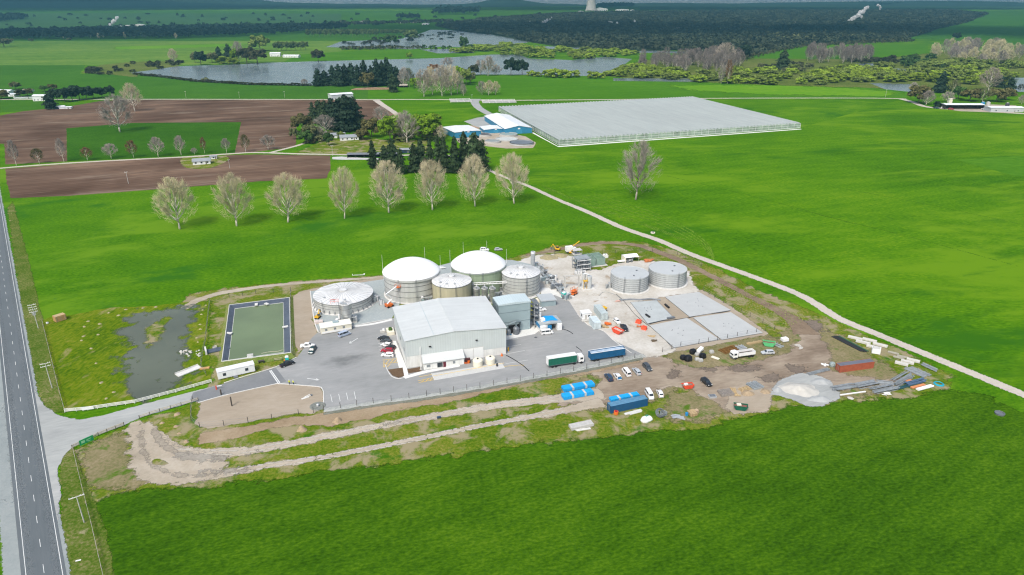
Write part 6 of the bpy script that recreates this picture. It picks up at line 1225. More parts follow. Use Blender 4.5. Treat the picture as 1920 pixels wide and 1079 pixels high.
p=G(1098,598);t=thing('site_cabin','small white site cabin with a door and steps','site cabin',(p.x,p.y,0),pa-.05);MB().box(-1.9,1.9,-1.5,1.8,.4,3.0).build('wall',white_p,t);MB().box(-2.05,2.05,-1.65,1.95,3.0,3.15).build('roof',white_w,t);MB().box(-1.915,-1.9,-.6,.4,1.3,2.3).build('window',glass,t);MB().box(.5,1.2,-1.53,-1.5,1.4,2.2).build('window',glass,t);MB().box(-.9,0,-1.53,-1.5,.4,2.4).build('door',conc_p,t);MB().box(-2.4,2.2,-2.9,-1.55,.1,.35).build('step',conc_p,t)
p=G(1031,618);t=thing('blue_cabin','pair of white containers with a blue awning roof','site cabin',(p.x,p.y,0),pa);t.scale=(1.08,1.08,1.12)
MB().box(-4.4,-2.3,-2.0,4.6,.1,2.6).build('container_wall',white_p,t);MB().box(2.2,4.0,-2.0,4.4,.1,2.6).build('container_wall',white_p,t);MB().box(-2.3,2.2,3.4,4.4,.1,2.6).build('back_wall',PT['blue'],t)
MB().ext([(-4.6,2.65),(4.2,2.65),(4.2,2.85),(-.2,3.3),(-4.6,2.85)],-1.4,4.8).build('awning_roof',mat('grey_awning',(.34,.37,.38),.6),t);MB().add([(-2.4,.2,3.12),(3.2,.2,3.0),(2.6,4.6,3.06),(-1.6,4.6,3.2),(-.2,.2,3.36),(-.2,4.6,3.36)],[(0,4,5,3),(4,1,2,5)]).build('blue_tarp',blue_tarp,t)
MB().box(-4.62,-4.5,-1.4,4.8,1.6,2.9).build('side_banner',PT['blue'],t);MB().box(-1.4,.2,-1.25,-1.15,.1,2.2).build('door',PT['blue'],t);MB().box(-2.3,-1.4,-1.25,-1.15,.1,2.4).build('panel',white_p,t);MB().cbox(-2.4,1.6,2.95,1.6,1.6,1.0).build('roof_unit',white_p,t)
# long cream building behind the van
A,B=G(603,628.5),G(660,619);t=thing('cream_trailer','long low cream flat-roofed building behind the silver van','building',(A.x,A.y,0),math.atan2((B-A).y,(B-A).x));L_=(B-A).length
MB().box(0,L_,0,4.6,.2,2.7).build('wall',cream,t);MB().box(-.15,L_+.15,-.2,4.8,2.7,2.9).build('roof',mat('cream_roof',(.72,.70,.61),.6,0,.06,.4),t);MB().box(.3,L_-.3,-.06,0,.35,1.1).build('skirt_panel',white_p,t);MB().cbox(L_*.52,3.2,2.9,2.2,1.4,.5).build('roof_unit',clad_b,t)
for k in range(3): MB().box(1.5+k*3.4,2.4+k*3.4,-.03,0,1.3,2.2).build('window',frame_m,t)
P=G(645,603);tag(MB().cyl(0,0,0,3.2,.5,n=14).build('vent_stack',white_p),'white vent pipe behind the cream building','pipe').location=(P.x-1.6,P.y,0)
for x,y,lb in((658,600,'white pump drum right of the silo'),(633,606,'pale pump drum left of the silo')): P=G(x,y);put('pump_drum',lb,'pump',(x,y),0,[('drum',MB().cyl(0,0,.2,1.8,.7),white_p),('base',MB().box(-.9,.9,-.9,.9,0,.2),conc_p)])
P=G(597,606);put('pallet_stack','pink-white block pallets beside the tank pad kerb','pallet',(598,606),pa,[('block_layer',MB().box(-1.6,1.6,-1,1,.15,.9),mat('pinkish_block',(.55,.47,.43),.8)),('pallet',MB().box(-1.7,1.7,-1.1,1.1,0,.15),timber)])
# site office
A,B=G(410,714),G(479,698);t=thing('site_office','long white portable office with two windows beside the driveway','portable office',(A.x,A.y,0),math.atan2((B-A).y,(B-A).x));L_=(B-A).length
MB().box(0,L_,0,3.0,.35,3.0).build('wall',white_w,t);MB().box(-.1,L_+.1,-.12,3.1,3.0,3.12).build('roof',mat('office_roof',(.66,.67,.67),.5),t)
for a_ in(1.6,8.9): w_=MB().box(a_,a_+1.1,-.03,0,1.2,2.3).build('window',frame_m,t);MB().box(a_+.1,a_+1.0,-.045,-.03,1.3,2.2).build('pane',glass,w_)
MB().box(5.0,6.0,-.03,0,.4,2.5).build('door',white_p,t);MB().box(4.8,6.2,-1.2,-.05,.05,.35).build('step',steel_d,t)
for k in range(4): MB().cbox(.5+k*(L_-1)/3,.4,0,.3,.3,.35).build('pier',conc_p,t)
p=G(539,680);t=thing('portable_toilet','teal portable toilet behind the black pickup','portable toilet',(p.x,p.y,0),pa);MB().box(-.6,.6,-.6,.6,.1,2.2).build('cabin',teal,t);MB().ext([(-.64,2.2),(.64,2.2),(.4,2.45),(-.4,2.45)],-.64,.64).build('roof',white_p,t);MB().box(-.4,.4,-.63,-.6,.2,2.0).build('door',mat('teal_door',(.03,.5,.44),.5),t)
p=G(113,601);t=thing('timber_crate','large new timber crate at the corner of the wet paddock','crate',(p.x,p.y,0),head((105,600),(124,594)));MB().box(-2,2,-1.3,1.3,.1,2.4).build('box_side',timber_o,t);MB().box(-1.9,1.9,-1.2,1.2,2.4,2.42).build('lid',timber,t)
for k in(-1.6,0,1.6): MB().box(k-.15,k+.15,-1.36,-1.3,.1,2.4).build('batten',timber,t)
def hut(label,px,py,rz,sx,sy,h,wm,rm,name='house',cat='house',gable=.9,wins=3,door=True,open_=False):
    p=G(px,py);t=thing(name,label,cat,(p.x,p.y,T(p.y)),rz)
    if open_:
        MB().box(-sx/2,sx/2,sy/2-.2,sy/2,0,h).box(-sx/2,-sx/2+.2,-sy/2,sy/2,0,h).box(sx/2-.2,sx/2,-sy/2,sy/2,0,h).build('wall',wm,t)
        for k in range(1,6): MB().cbox(-sx/2+sx*k/6,-sy/2+.2,0,.3,.3,h).build('post',wm,t)
    else: MB().box(-sx/2,sx/2,-sy/2,sy/2,0,h).build('wall',wm,t)
    MB().add([(-sx/2-.5,-sy/2-.5,h),(sx/2+.5,-sy/2-.5,h),(sx/2+.5,0,h+gable),(-sx/2-.5,0,h+gable),(sx/2+.5,sy/2+.5,h),(-sx/2-.5,sy/2+.5,h)],[(0,1,2,3),(3,2,4,5),(0,3,5),(1,4,2),(0,5,4,1)]).build('roof',rm,t)
    if not open_:
        for k in range(wins): x=-sx/2+sx*(k+.5)/wins;MB().box(x-.7,x+.7,-sy/2-.03,-sy/2,.9,min(h-.3,2.1)).build('window',glass,t)
        if door: MB().box(sx*.22,sx*.22+1,-sy/2-.04,-sy/2,0,2.05).build('door',mat('house_door',(.18,.16,.14),.6),t)
    return t
grey_rf=mat('grey_tin_roof',(.25,.27,.285),.5,0,.1,.3,wave=('x',.8,.04));white_rf=mat('white_tin_roof',(.66,.68,.69),.5,0,.06,.3,wave=('x',1,.03));wood_d=mat('dark_timber_wall',(.05,.045,.04),.8,0,.2,.8)
hut('white cottage with a grey roof beside the farm lane',379,307,.35,13,8,2.6,white_w,grey_rf,gable=1.8);hut('small white garage beside the white cottage',401,298,.35,5,4,2.2,white_w,grey_rf,'garage','shed',.7,1)
h1=hut('grey-roofed white farmhouse wing nearest the lawn',655,262,.3,17,9,2.8,white_w,grey_rf,'farmhouse','house',2,4);hut('grey-roofed farmhouse wing behind the lawn',634,258,.3,13,8,2.8,white_w,grey_rf,'farmhouse','house',1.8,3)
hut('long low grey carport roof behind the conifer windbreak',700,294,.06,42,8,2.6,wood_d,mat('dark_low_roof',(.16,.17,.185),.6,0,.1,.3),'carport','shed',.5,0,False,True)
S('driveway_slab',[(623,295),(640,294),(680,296.5),(725,297.5),(725,300),(640,300),(623,299)],3.8,conc)
hut('dark blue cabin between the windbreak conifers',760,286,.1,9,7,2.8,PT['navy'],grey_rf,'cabin','cabin',1,1)
hut('white shed with a pale roof beside the country road',639,184,.55,30,16,5.5,mat('grey_shed_wall',(.42,.45,.46),.6,0,.06,.3,wave=('xy',1,.04)),white_rf,'farm_shed','shed',1.4,0)
hut('tiny open hut behind the woodpile by the lake pines',757,164,.0,12,8,3,wood_d,mat('tan_roof',(.45,.4,.33),.7),'hut','hut',1.5,0,False,True)
hut('white two-storey house beside the dark cypress',79,189,.15,17,11,6.5,white_w,white_rf,gable=1.6,wins=4);hut('white-roofed shed below the dark cypress',110,204,.3,14,7,2.6,PT['navy'],white_rf,'farm_shed','shed',1,0);hut('low white shed lying beside the ploughed field edge',124,204,.25,13,6,1.8,white_w,white_rf,'farm_shed','shed',.8,0)
hut('white house with a pale roof at the far west edge',12,176,-.2,22,12,4,white_w,white_rf,gable=1.8,wins=4);hut('small white shed beside the far west house',26,181,-.2,10,8,3,white_w,white_rf,'farm_shed','shed',1,1);hut('pink-roofed low shed among the west garden shrubs',54,172,.0,12,8,2.6,cream,mat('pinkish_roof',(.45,.36,.34),.6),'farm_shed','shed',1,1);hut('long low white wall shed in the west garden',46,185,.1,26,3,1.6,white_w,white_rf,'farm_shed','shed',.3,0)
hut('white house on the far lake bank',517,106,.1,24,14,7,white_w,white_rf,gable=2.5,wins=3);hut('long white bungalow on the far lake bank',547,108,-.1,38,14,4,white_w,white_rf,gable=2.2,wins=6)
hut('long open-fronted dark machinery shed with a pale roof',1802,204,-.03,46,14,5.2,wood_d,white_rf,'machinery_shed','shed',1.2,0,False,True);hut('pale grey steel shed east of the open machinery shed',1881,209,-.05,38,14,4.8,mat('pale_shed_wall',(.42,.45,.45),.6,0,.1,.3,wave=('xy',1.2,.05)),white_rf,'farm_shed','shed',1.2,3)
P=G(1792,193);put('roof_chimney','cream brick chimney stack behind the machinery shed roof','chimney',(1788,200),0,[('stack',MB().box(-2,2,8,11,0,8),cream),('cap',MB().box(-2.3,2.3,7.7,11.3,8,8.5),cream)])
for i,(x,y,c_,lb) in enumerate([(1756,204,'navy','navy truck parked left of the machinery shed'),(1766,203.5,'white','white truck parked against the machinery shed'),(1783,206,'red','red tractor in front of the machinery shed'),(1845,206,'white','white vehicle between the two sheds'),(1858,207,'dgrey','dark vehicle at the near end of the pale shed'),(1904,209,'white','white truck at the east end of the pale shed')]):
    car('ute' if i!=2 else 'suv',c_,lb,(x-4,y),(x+4,y+.3),name='farm_vehicle',cat='vehicle').scale=(1.25,1.25,1.25)
for x,y,m_,lb in((1842,198,PT['blue'],'blue bin behind the machinery sheds'),(1852,198,conc_p,'grey tank behind the machinery sheds'),(1888,200,PT['dgrey'],'dark silo tank behind the pale shed')): put('farm_tank',lb,'tank',(x,y),0,[('shell',MB().cyl(0,0,0,4,2.4,n=16),m_),('lid',MB().cyl(0,0,4,4.6,1.2,n=12),conc_p)])
# ---- glasshouse
ga0,ga1,gb1,gb0=G(1048,273),G(1500,240.5),G(1297,186.8),G(934.5,208.5)
gx=ga1-ga0;gy=gb0-ga0
gh=thing('glasshouse','huge whitewashed glasshouse with a ridged roof','glasshouse',(ga0.x,ga0.y,0),math.atan2(gx.y,gx.x));Lx=gx.length
th_=math.atan2(gx.y,gx.x);gyl=Vector((gy.x*math.cos(-th_)-gy.y*math.sin(-th_),gy.x*math.sin(-th_)+gy.y*math.cos(-th_)));sh=gyl.x/gyl.y;Ly=gyl.y
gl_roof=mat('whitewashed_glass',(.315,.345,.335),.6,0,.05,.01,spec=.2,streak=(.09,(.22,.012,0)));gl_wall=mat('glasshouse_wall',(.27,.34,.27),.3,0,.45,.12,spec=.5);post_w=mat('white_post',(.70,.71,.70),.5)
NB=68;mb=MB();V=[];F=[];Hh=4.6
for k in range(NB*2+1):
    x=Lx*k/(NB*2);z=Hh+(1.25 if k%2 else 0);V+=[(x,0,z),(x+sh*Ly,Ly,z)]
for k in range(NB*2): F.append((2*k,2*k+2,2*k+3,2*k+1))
mb.add(V,F);mb.m=[k%2 for k in range(len(F))];rf=mb.build('roof',[gl_roof,mat('painted_shade_slope',(.20,.23,.225),.5,0,.08,.02,spec=.3)],gh)  # every second slope coloured darker: painted shade that brings out the ridges
mb=MB();
for k in range(NB+1): x=Lx*k/NB;mb.tube((x,0,Hh+.05),(x+sh*Ly,Ly,Hh+.05),.3,4)
mb.build('gutter',mat('dull_gutter',(.20,.23,.22),.6),rf)
mb=MB();fr=[(0,0)]+[(Lx,0)]
V=[(0,0,.45)]+[(Lx,0,.45)]+[(Lx*k/(NB*2),0,Hh+(1.25 if k%2 else 0)) for k in range(NB*2,-1,-1)];mb.add(V,[tuple(range(len(V)))])
mb.add([(p[0]+sh*Ly,Ly,p[2]) for p in V],[tuple(range(len(V)))[::-1]]);mb.add([(0,0,.8),(0,0,Hh),(sh*Ly,Ly,Hh),(sh*Ly,Ly,.8),(Lx,0,.8),(Lx,0,Hh),(Lx+sh*Ly,Ly,Hh),(Lx+sh*Ly,Ly,.8)],[(0,3,2,1),(4,5,6,7)]);mb.build('glass_wall',gl_wall,gh)
mb=MB();mb.box(-.2,Lx+.2,-.25,.05,0,.5);mb.add([(-.25,0,0),(-.25,0,.5),(sh*Ly-.25,Ly,.5),(sh*Ly-.25,Ly,0)],[(0,1,2,3)]);mb.build('base_wall',post_w,gh)
for z in(2.6,Hh): MB().box(-.1,Lx+.1,-.2,-.02,z,z+.22).build('rail',post_w,gh)
mb=MB()
for k in range(0,NB+1,2): mb.cbox(Lx*k/NB,-.12,.5,.2,.16,Hh-.5)
for k in range(0,40): y=Ly*k/40;mb.cbox(sh*y-.12,y,.85,.16,.2,Hh-.85)
mb.build('wall_post',post_w,gh)
S('glasshouse_apron',[(1046,274.5),(1501,242),(1503,243.2),(1047,276.3),(994,248),(998,247.5)],3.6,conc_white)
# ---- blue sheds
bw=mat('blue_cladding',(.035,.20,.34),.5,0,.06,.3,wave=('xy',1.2,.05))
def bshed(label,fl,fr_,bl,h,rise,parts_door=True,name='blue_shed'):
    A,B,C=G(*fl),G(*fr_),G(*bl);an=math.atan2((B-A).y,(B-A).x);Wd=(B-A).length;d=C-A;Ld=-d.x*math.sin(an)+d.y*math.cos(an)
    t=thing(name,label,'shed',(A.x,A.y,0),an);MB().ext([(0,0),(Wd,0),(Wd,h),(Wd/2,h+rise),(0,h)],0,Ld).build('wall',bw,t)
    MB().ext([(-.4,h-.05),(Wd/2,h+rise),(Wd+.4,h-.05),(Wd+.4,h+.15),(Wd/2,h+rise+.22),(-.4,h+.15)],-.4,Ld+.4).build('roof',white_rf,t)
    MB().box(Wd*.42,Wd*.62,-.05,0,0,h*.8).build('door',mat('blue_door',(.05,.26,.42),.5),t);MB().box(Wd*.47,Wd*.56,-.06,0,h*.85,h*.85+1.2).build('sign_panel',white_p,t);return t
bshed('large blue gabled packhouse with a white roof against the glasshouse',(947,252.5),(997.5,250),(920,226.5),5.2,2.6)
bshed('low blue lean-to shed in front of the packhouse',(908,251),(950,249),(902,244.5),3.6,.8);bshed('blue flat shed at the west end behind the conifers',(853,260),(902,256),(848,248),5.5,.6)
def pond_tank(label,px,py,wpx,lid,h=1.6,wallm=None):
    r=wpx/2/ppm(px,py);p=G(px,py);t=thing('round_tank',label,'round tank',(p.x,p.y,0));MB().lathe([(r,0),(r,h),(r-.3,h),(r-.3,h-.4)],40).build('wall',wallm or wrap_l,t,True);MB().lathe([(r-.3,h-.4),(.01,h-.35)],40).build('cover' if lid!=pond_m else 'water_surface',lid,t,True)
    MB().lathe([(r+.02,h-.25),(r+.12,h-.25),(r+.12,h+.05),(r-.35,h+.05)],40).build('rim',black_m if wallm is None else wallm,t,True);return t
pond_tank('round grey-covered tank with a black rim beside the glasshouse corner',978,270,45,mat('grey_cover',(.13,.15,.17),.5,0,.1,.1))
pond_tank('round grey tank left of the black-rimmed one',924,267,30,mat('dull_cover',(.22,.25,.25),.6,0,.15,.1),1.6,conc_p);pond_tank('pale open round basin between the round tanks',950,262,42,mat('pale_cover',(.45,.47,.45),.6,0,.1,.1),.8,conc_p)
pond_tank('dark-covered round tank beside the west blue shed',909,255,24,mat('dark_cover',(.05,.055,.065),.6),1.8,conc_p);pond_tank('pale green-grey domed round tank against the packhouse',953,255,34,mat('greenish_cover',(.25,.31,.29),.4),2,conc_p)
# stockyards
for x0,x1_,y,lb in((845,884,192.5,'white-railed stockyard west of the glasshouse drive'),(905,968,194,'long white-railed stockyard east of the glasshouse drive')):
    A,B=G(x0,y),G(x1_,y-.8);t=thing('stockyard',lb,'stockyard',(A.x,A.y,0),math.atan2((B-A).y,(B-A).x));L_=(B-A).length;Wd=24
    MB().box(0,L_,0,Wd,.02,.1).build('yard_floor',mat('yard_floor_grey',(.25,.245,.23),.9,0,.3,.4),t)
    for yy in(0,Wd*.5,Wd):
        for z in(.7,1.4): MB().box(0,L_,yy-.1,yy+.1,z,z+.25).build('rail',white_p,t)
        n=int(L_/8)
        for k in range(n+1): MB().cbox(L_*k/n,yy,0,.3,.3,1.9).build('post',white_p,t)
put('soil_heap','bare brown soil heap beside the blue sheds','soil heap',(876,241),.3,[('heap',MB().lathe([(13,0),(9,1.6),(4,2.4),(.1,2.6)],18),dirt_plot and mat('tan_soil',(.36,.26,.17),.95,0,.2,.3))])
put('woodpile','long brown woodpile below the lake pines','woodpile',(699,168.5),.1,[('log_heap',MB().ext([(-32,0),(32,0),(26,2.2),(4,3),(-26,2)],-3,3),mat('log_brown',(.32,.2,.13),.9,0,.35,.6))])
# ---------------------------------------------------------------- fences, poles, clutter
post_d=mat('dark_fence_post',(.07,.06,.05),.85,0,.2,2);post_t=mat('timber_post',(.33,.28,.20),.85,0,.2,2);wire_m=mat('fence_wire',(.33,.34,.34),.5,.4);rail_w=mat('white_rail',(.68,.67,.62),.7,0,.08,1);rail_t=mat('weathered_rail',(.46,.40,.30),.85,0,.15,1)
def fence(label,pts,sp,h,pm,rails=(),rm=None,rt=.12,rh=.16,wires=(),name='fence',pw=.14,group=None):
    P=[G(*p) for p in pts];Q=densify(P,sp,False);o=P[0]
    t=thing(name,label,'fence',(o.x,o.y,0),0,group);me=MB().cbox(0,0,0,pw,pw,h).mesh('post',pm)
    for q in Q[:100]: po=bpy.data.objects.new('post',me);COL.objects.link(po);po.parent=t;po.location=(q.x-o.x,q.y-o.y,0)
    for z in rails:
        mb=MB()
        for a,b in zip(P[:-1],P[1:]):
            d=(b-a);c=(a+b)/2-o;mb.cbox(c.x,c.y,z,d.length,rt,rh,math.atan2(d.y,d.x))
        mb.build('rail',rm,t)
    for z in wires:
        mb=MB()
        for a,b in zip(P[:-1],P[1:]): mb.tube((a.x-o.x,a.y-o.y,z),(b.x-o.x,b.y-o.y,z),.022,4)
        mb.build('wire',wire_m,t)
    return t
W3=(.5,1.0,1.55);WT=(.5,1.1,1.9)
fence('white post-and-rail fence along the top side of the driveway',[(122,774),(165,770),(253,757),(330,737),(397,718)],2.4,1.3,rail_w,(.35,.75,1.15),rail_w,rh=.2)
put('gate_sign','small white board on the driveway rail fence','sign',(166,770),head((122,774),(253,757)),[('board',MB().box(-1.7,1.7,-.2,-.12,.35,1.35),white_p),('post',MB().cbox(-1.5,-.06,0,.12,.1,1.3),rail_w)])
fence('weathered rail fence on the lower side of the driveway, by the bare plot',[(262,786),(300,773),(360,756),(372,752)],2.6,1.3,post_d,(.5,1.0),rail_t)
fence('short weathered rail fence curving round the highway corner',[(136,842),(160,831),(185,818),(233,799)],2.4,1.3,post_d,(.35,.75,1.1),rail_t)
fence('post and wire roadside fence beside the lower paddock',[(137,842),(147,885),(158,930),(172,985),(196,1090)],4,1.2,post_t,(1.1,),rail_t,.06,.08,W3)
fence('post and wire roadside fence beside the wet paddock',[(122,773),(108,722),(98,680),(88,640),(80,606)],4,1.2,post_t,(1.1,),rail_t,.06,.1,W3)
fence('wire fence on the dark strip below the asphalt yard',[(588,775),(607,770),(700,757),(800,743),(900,728),(1000,710),(1100,692),(1190,672)],4.4,2.1,post_d,wires=WT)
fence('wire fence along the lower edge of the bare plot',[(375,803),(420,799),(510,787),(560,778)],4.8,2.0,post_d,wires=WT)
fence('wire fence on the west side of the bare plot',[(362,753),(359,770),(359,790),(375,803)],3.2,2.0,post_d,wires=WT)
fence('wire fence between the pond and the wet paddock',[(394,567),(390,600),(386,640),(380,668),(377,690),(387,705)],4,2.0,post_d,wires=WT)
fence('wire fence on the far side of the pond',[(394,567),(430,558),(480,552),(545,546)],5,2.0,post_d,wires=WT)
fence('wire fence between the pond and the tank pad',[(545,548),(546,600),(548,640),(550,668)],5,1.8,post_d,wires=WT)
fence('wire fence below the covered beds beside the construction yard',[(1242,661),(1276,650),(1310,645.5),(1345,639),(1382,632),(1418,624.5),(1452,619)],4.2,2.0,post_d,wires=WT)
fence('wire fence on the bank between the covered beds and ring track',[(1452,619),(1430,607),(1406,595),(1373,578),(1340,560),(1318,546)],4.4,2.0,post_d,wires=WT)
fence('wire fence on the dry grass behind the steel process rack',[(1000,480),(1040,478),(1075,482),(1130,478),(1200,470),(1270,478),(1315,500)],6,1.8,post_d,wires=WT)
# power poles
def pole(label,px,py,top,arms,w_=2.6,trans=False,ang=.62,name='power_pole'):
    h=hgt(px,py,top);p=G(px,py);t=thing(name,label,'power pole',(p.x,p.y,T(p.y)),ang)
    MB().tube((0,0,0),(0,0,h),.16,8,.1).build('pole',conc_p,t)
    for k in range(arms):
        z=h-.25-k*1.0;a=MB().cbox(0,.16,z,w_,.14,.16).build('crossarm',rail_w,t)
        for x in(-.45,-.25,.25,.45): MB().cyl(x*w_,.16,z+.16,z+.42,.07,n=6).build('insulator',white_p,a)
    if trans: MB().cbox(0,.4,h-4.6,1.1,.8,1.3).build('transformer',galv,t);MB().cbox(0,.3,h-3.6,1.8,.12,.14).build('bracket',rail_w,t)
    return t
pole('concrete power pole with four crossarms beside the timber crate',72,616,572,4,2.8,True);pole('concrete power pole with two crossarms beside the wet paddock fence',98,728,682,2,3.0);pole('concrete power pole beside the lower paddock fence',158,980,932,1,3.4)
for x,y,tp,lb in((241,345,323,'lone pale pole in the lower ploughed field'),(349,184,172,'thin white pole on the country road, west'),(449,184,173,'thin white pole on the country road, middle'),(534,184,172,'thin white pole on the country road, east'),(624,293,273,'thin grey pole at the carport driveway'),(885,189,178,'pale pole at the glasshouse drive junction'),(1660,183,168,'white leaning pole on the country road by the pool'),(431,316,300,'thin pole by the cottage lawn')):
    pole(lb,x,y,tp,1,2.0,name='utility_pole')
# sign by the entrance
A,B=G(151,840),G(177,828);t=thing('entrance_sign','green site sign board with pale lettering at the highway entrance','sign',(A.x,A.y,0),math.atan2((B-A).y,(B-A).x));L_=(B-A).length
MB().box(0,L_,-.12,-.02,.6,2.3).build('board',mat('sign_green',(.015,.30,.10),.5,0,.12,.5),t)
for x in(.2,L_-.2): MB().cbox(x,.03,0,.12,.1,2.3).build('post',post_t,t)
mb=MB();mb.box(.5,1.5,-.135,-.12,1.1,1.9)
for k,(a,b,z) in enumerate(((1.9,L_-.6,1.55),(1.9,L_-1.4,1.25),(2.2,L_-.9,.95))): mb.box(a,b,-.135,-.12,z,z+.18)
mb.build('lettering',mat('pale_green_print',(.30,.62,.33),.5),t)
tag(MB().cbox(0,0,0,1.1,.35,.1,.3).build('fallen_board',white_p),'white fallen board in the roadside grass','board').location=(*G(147,1052),.08)
tag(MB().lathe([(.5,0),(.5,.5),(.1,.7),(.01,.7)],12).build('trough',white_p),'small white trough beside the roadside pole','trough').location=(*G(89,607),0)
# earth mounds in the wet paddock
mm=mat('mound_soil',(.30,.26,.15),.95,0,.25,1.2);mm2=mat('mound_soil_brown',(.31,.235,.15),.95,0,.25,1.2)
def mound(lb,px,py,wpx,hm,m,group=None,name='earth_mound',cat='mound',sq=.8):
    p=G(px,py);r=wpx/2/ppm(px,py);rg=random.Random(int(px*7+py));mb=MB();sd=rg.uniform(0,50);big=r>4
    n,mr=(40,12) if big else (12,4);V=[(0,0,hm)];F=[]
    for j in range(1,mr+1):
        for i in range(n):
            a=2*math.pi*i/n;e=r*(1+.28*noise.fractal(Vector((math.cos(a)*1.3+sd,math.sin(a)*1.3,sd)),1,2.1,4));k=j/mr;x,y=e*k*math.cos(a),e*sq*k*math.sin(a)
            z=hm*(math.cos(math.pi*k)*.5+.5)**(.8 if big else .7)*(1+.5*noise.fractal(Vector((x*.22+sd,y*.22,sd)),.8,2.2,5)) if j<mr else -.03
            V.append((x,y,max(z,.03) if j<mr else -.03))
    V[0]=(0,0,sum(v[2] for v in V[1:n+1])/n)
    for i in range(n): F.append((0,1+i,1+(i+1)%n))
    for j in range(mr-1):
        for i in range(n): q=1+j*n;F.append((q+i,q+n+i,q+n+(i+1)%n,q+(i+1)%n))
    mb.add(V,F);o=mb.build(name,m);o.data.polygons.foreach_set('use_smooth',[True]*len(o.data.polygons));o.location=(p.x,p.y,T(p.y));o.rotation_euler=(0,0,0 if big else rg.uniform(0,3));return tag(o,lb,cat,group)
for x,y,w_ in[(204,587,9),(222,592,10),(236,581,9),(268,578,9),(292,576,10),(187,608,10),(158,613,9),(165,603,10),(157,631,9),(153,639,8),(171,654,10),(184,628,9),(180,682,8),(190,718,11),(199,748,9),(213,736,10),(221,756,9),(380,582,7),(378,590,8),(375,609,8),(376,618,8),(369,634,8),(371,642,7),(386,573,7)]:
    mound('small pale soil mound in the wet paddock',x,y,w_*.85,.35,mm,'pale soil mounds in the wet paddock')
for x,y,w_ in[(332,777,15),(330,800,12),(304,794,10),(350,829,13),(336,813,10)]: mound('low brown soil mound on the grass below the driveway fence',x,y,w_,.5,mm2,'brown mounds by the bare plot')
mound('brown soil heap on the grass below the bare plot',566,807,20,1.3,mm2,name='soil_heap',cat='soil heap');mound('larger brown soil heap on the dry bank',633,790,24,1.4,mm2,name='soil_heap',cat='soil heap')
sand=mat('sand_pale',(.43,.415,.375),.95,0,.12,.4);chip=mat('grey_chip',(.32,.33,.325),.95,0,.14,.5)
mound('big pale sand stockpile at the end of the construction yard',1500,731,80,1.5,sand,name='sand_stockpile',cat='stockpile',sq=.75);mound('grey gravel stockpile behind the sand stockpile',1539,716,46,1.0,chip,name='gravel_stockpile',cat='stockpile',sq=.6);mound('grey chip stockpile on the near side of the sand',1535,749,50,.9,chip,name='gravel_stockpile',cat='stockpile',sq=.55);mound('small grey chip pile on the near west edge of the sand',1458,732,22,.9,chip,name='gravel_stockpile',cat='stockpile')
mound('small white sand pile on the grass by the pipe bundles',1595,747,14,.6,sand,name='sand_stockpile',cat='stockpile')
for x,y,w_,lb in((1400,738,30,'flat brown earth pile behind the green skip'),(1435,735,26,'small brown earth pile beside the green skip'),(1030,483,40,'long pale earth bank behind the process rack'),(1052,480,34,'pale spoil bank beside the box truck')): mound(lb,x,y,w_,.9,mm2 if y>600 else mm,name='earth_bank',cat='mound')
rk=mat('pale_rock',(.48,.46,.42),.9,0,.2,1.5)
rg_=random.Random(4)
for k in range(26):
    x,y=rg_.uniform(338,378),rg_.uniform(657,669);p=G(x,y);g=MB();r=rg_.uniform(.25,.5);V=[]
    g.lathe([(.01,-.05),(r,.05),(r*.9,r*.7),(.01,r*.95)],6);o=g.build('boulder',rk);o.location=(p.x,p.y,0);o.rotation_euler=(0,0,k);o.scale=(1,rg_.uniform(.7,1.2),1);tag(o,'pale boulder in the rock apron at the flood edge','boulder','rock apron at the flood edge')
P=G(354,697);put('spillway_slab','white concrete spillway slab at the flood edge','slab',(354,697),head((335,703),(373,688)),[('slab',MB().box(-4.2,4.2,-1.3,1.3,.02,.3),kerb_m),('side_wall',MB().box(-4.2,4.2,1.3,1.5,.02,.7),kerb_m)])
put('board_stack','orange timber boards by the pond fence','timber',(384,692),pa,[('board_stack',MB().box(-1.6,1.6,-.6,.6,.05,.4),timber_o)])
put('sump','round grey stone-lined sump at the asphalt corner','sump',(596,762),0,[('stone_ring',MB().lathe([(2.6,.0),(2.2,.25),(.9,.08),(.01,.08)],22),mat('sump_stone',(.17,.18,.16),.95,0,.2,1.2)),('dome_grate',MB().lathe([(.5,.08),(.5,.6),(.3,.8),(.01,.85)],12),galv)])
put('plank_heap','pale scrap planks on the bare plot','timber',(574,746),.4,[('plank_heap',MB().cbox(0,0,.03,3.2,.3,.15,.3).cbox(.2,.6,.03,2.8,.3,.15,.6).cbox(-.3,-.5,.03,2.4,.3,.2,.2),rail_w),('block',MB().cbox(1.8,.5,0,.6,.5,.4),steel_d)])
put('gate_post','tall dark timber post on the bare plot','post',(435,762),0,[('post',MB().cbox(0,0,0,.3,.3,3.4),post_d)])
put('gate_barrier','red and white barrier post at the driveway gate','barrier',(406,731),pa,[('post',MB().cbox(0,0,0,.35,.35,1.4),red),('arm',MB().box(-.1,1.8,-.08,.08,1.1,1.3),white_p)])
put('gate_strainer','dark strainer post at the driveway gate','post',(415,741),0,[('post',MB().cbox(0,0,0,.35,.35,2.0),post_d)])
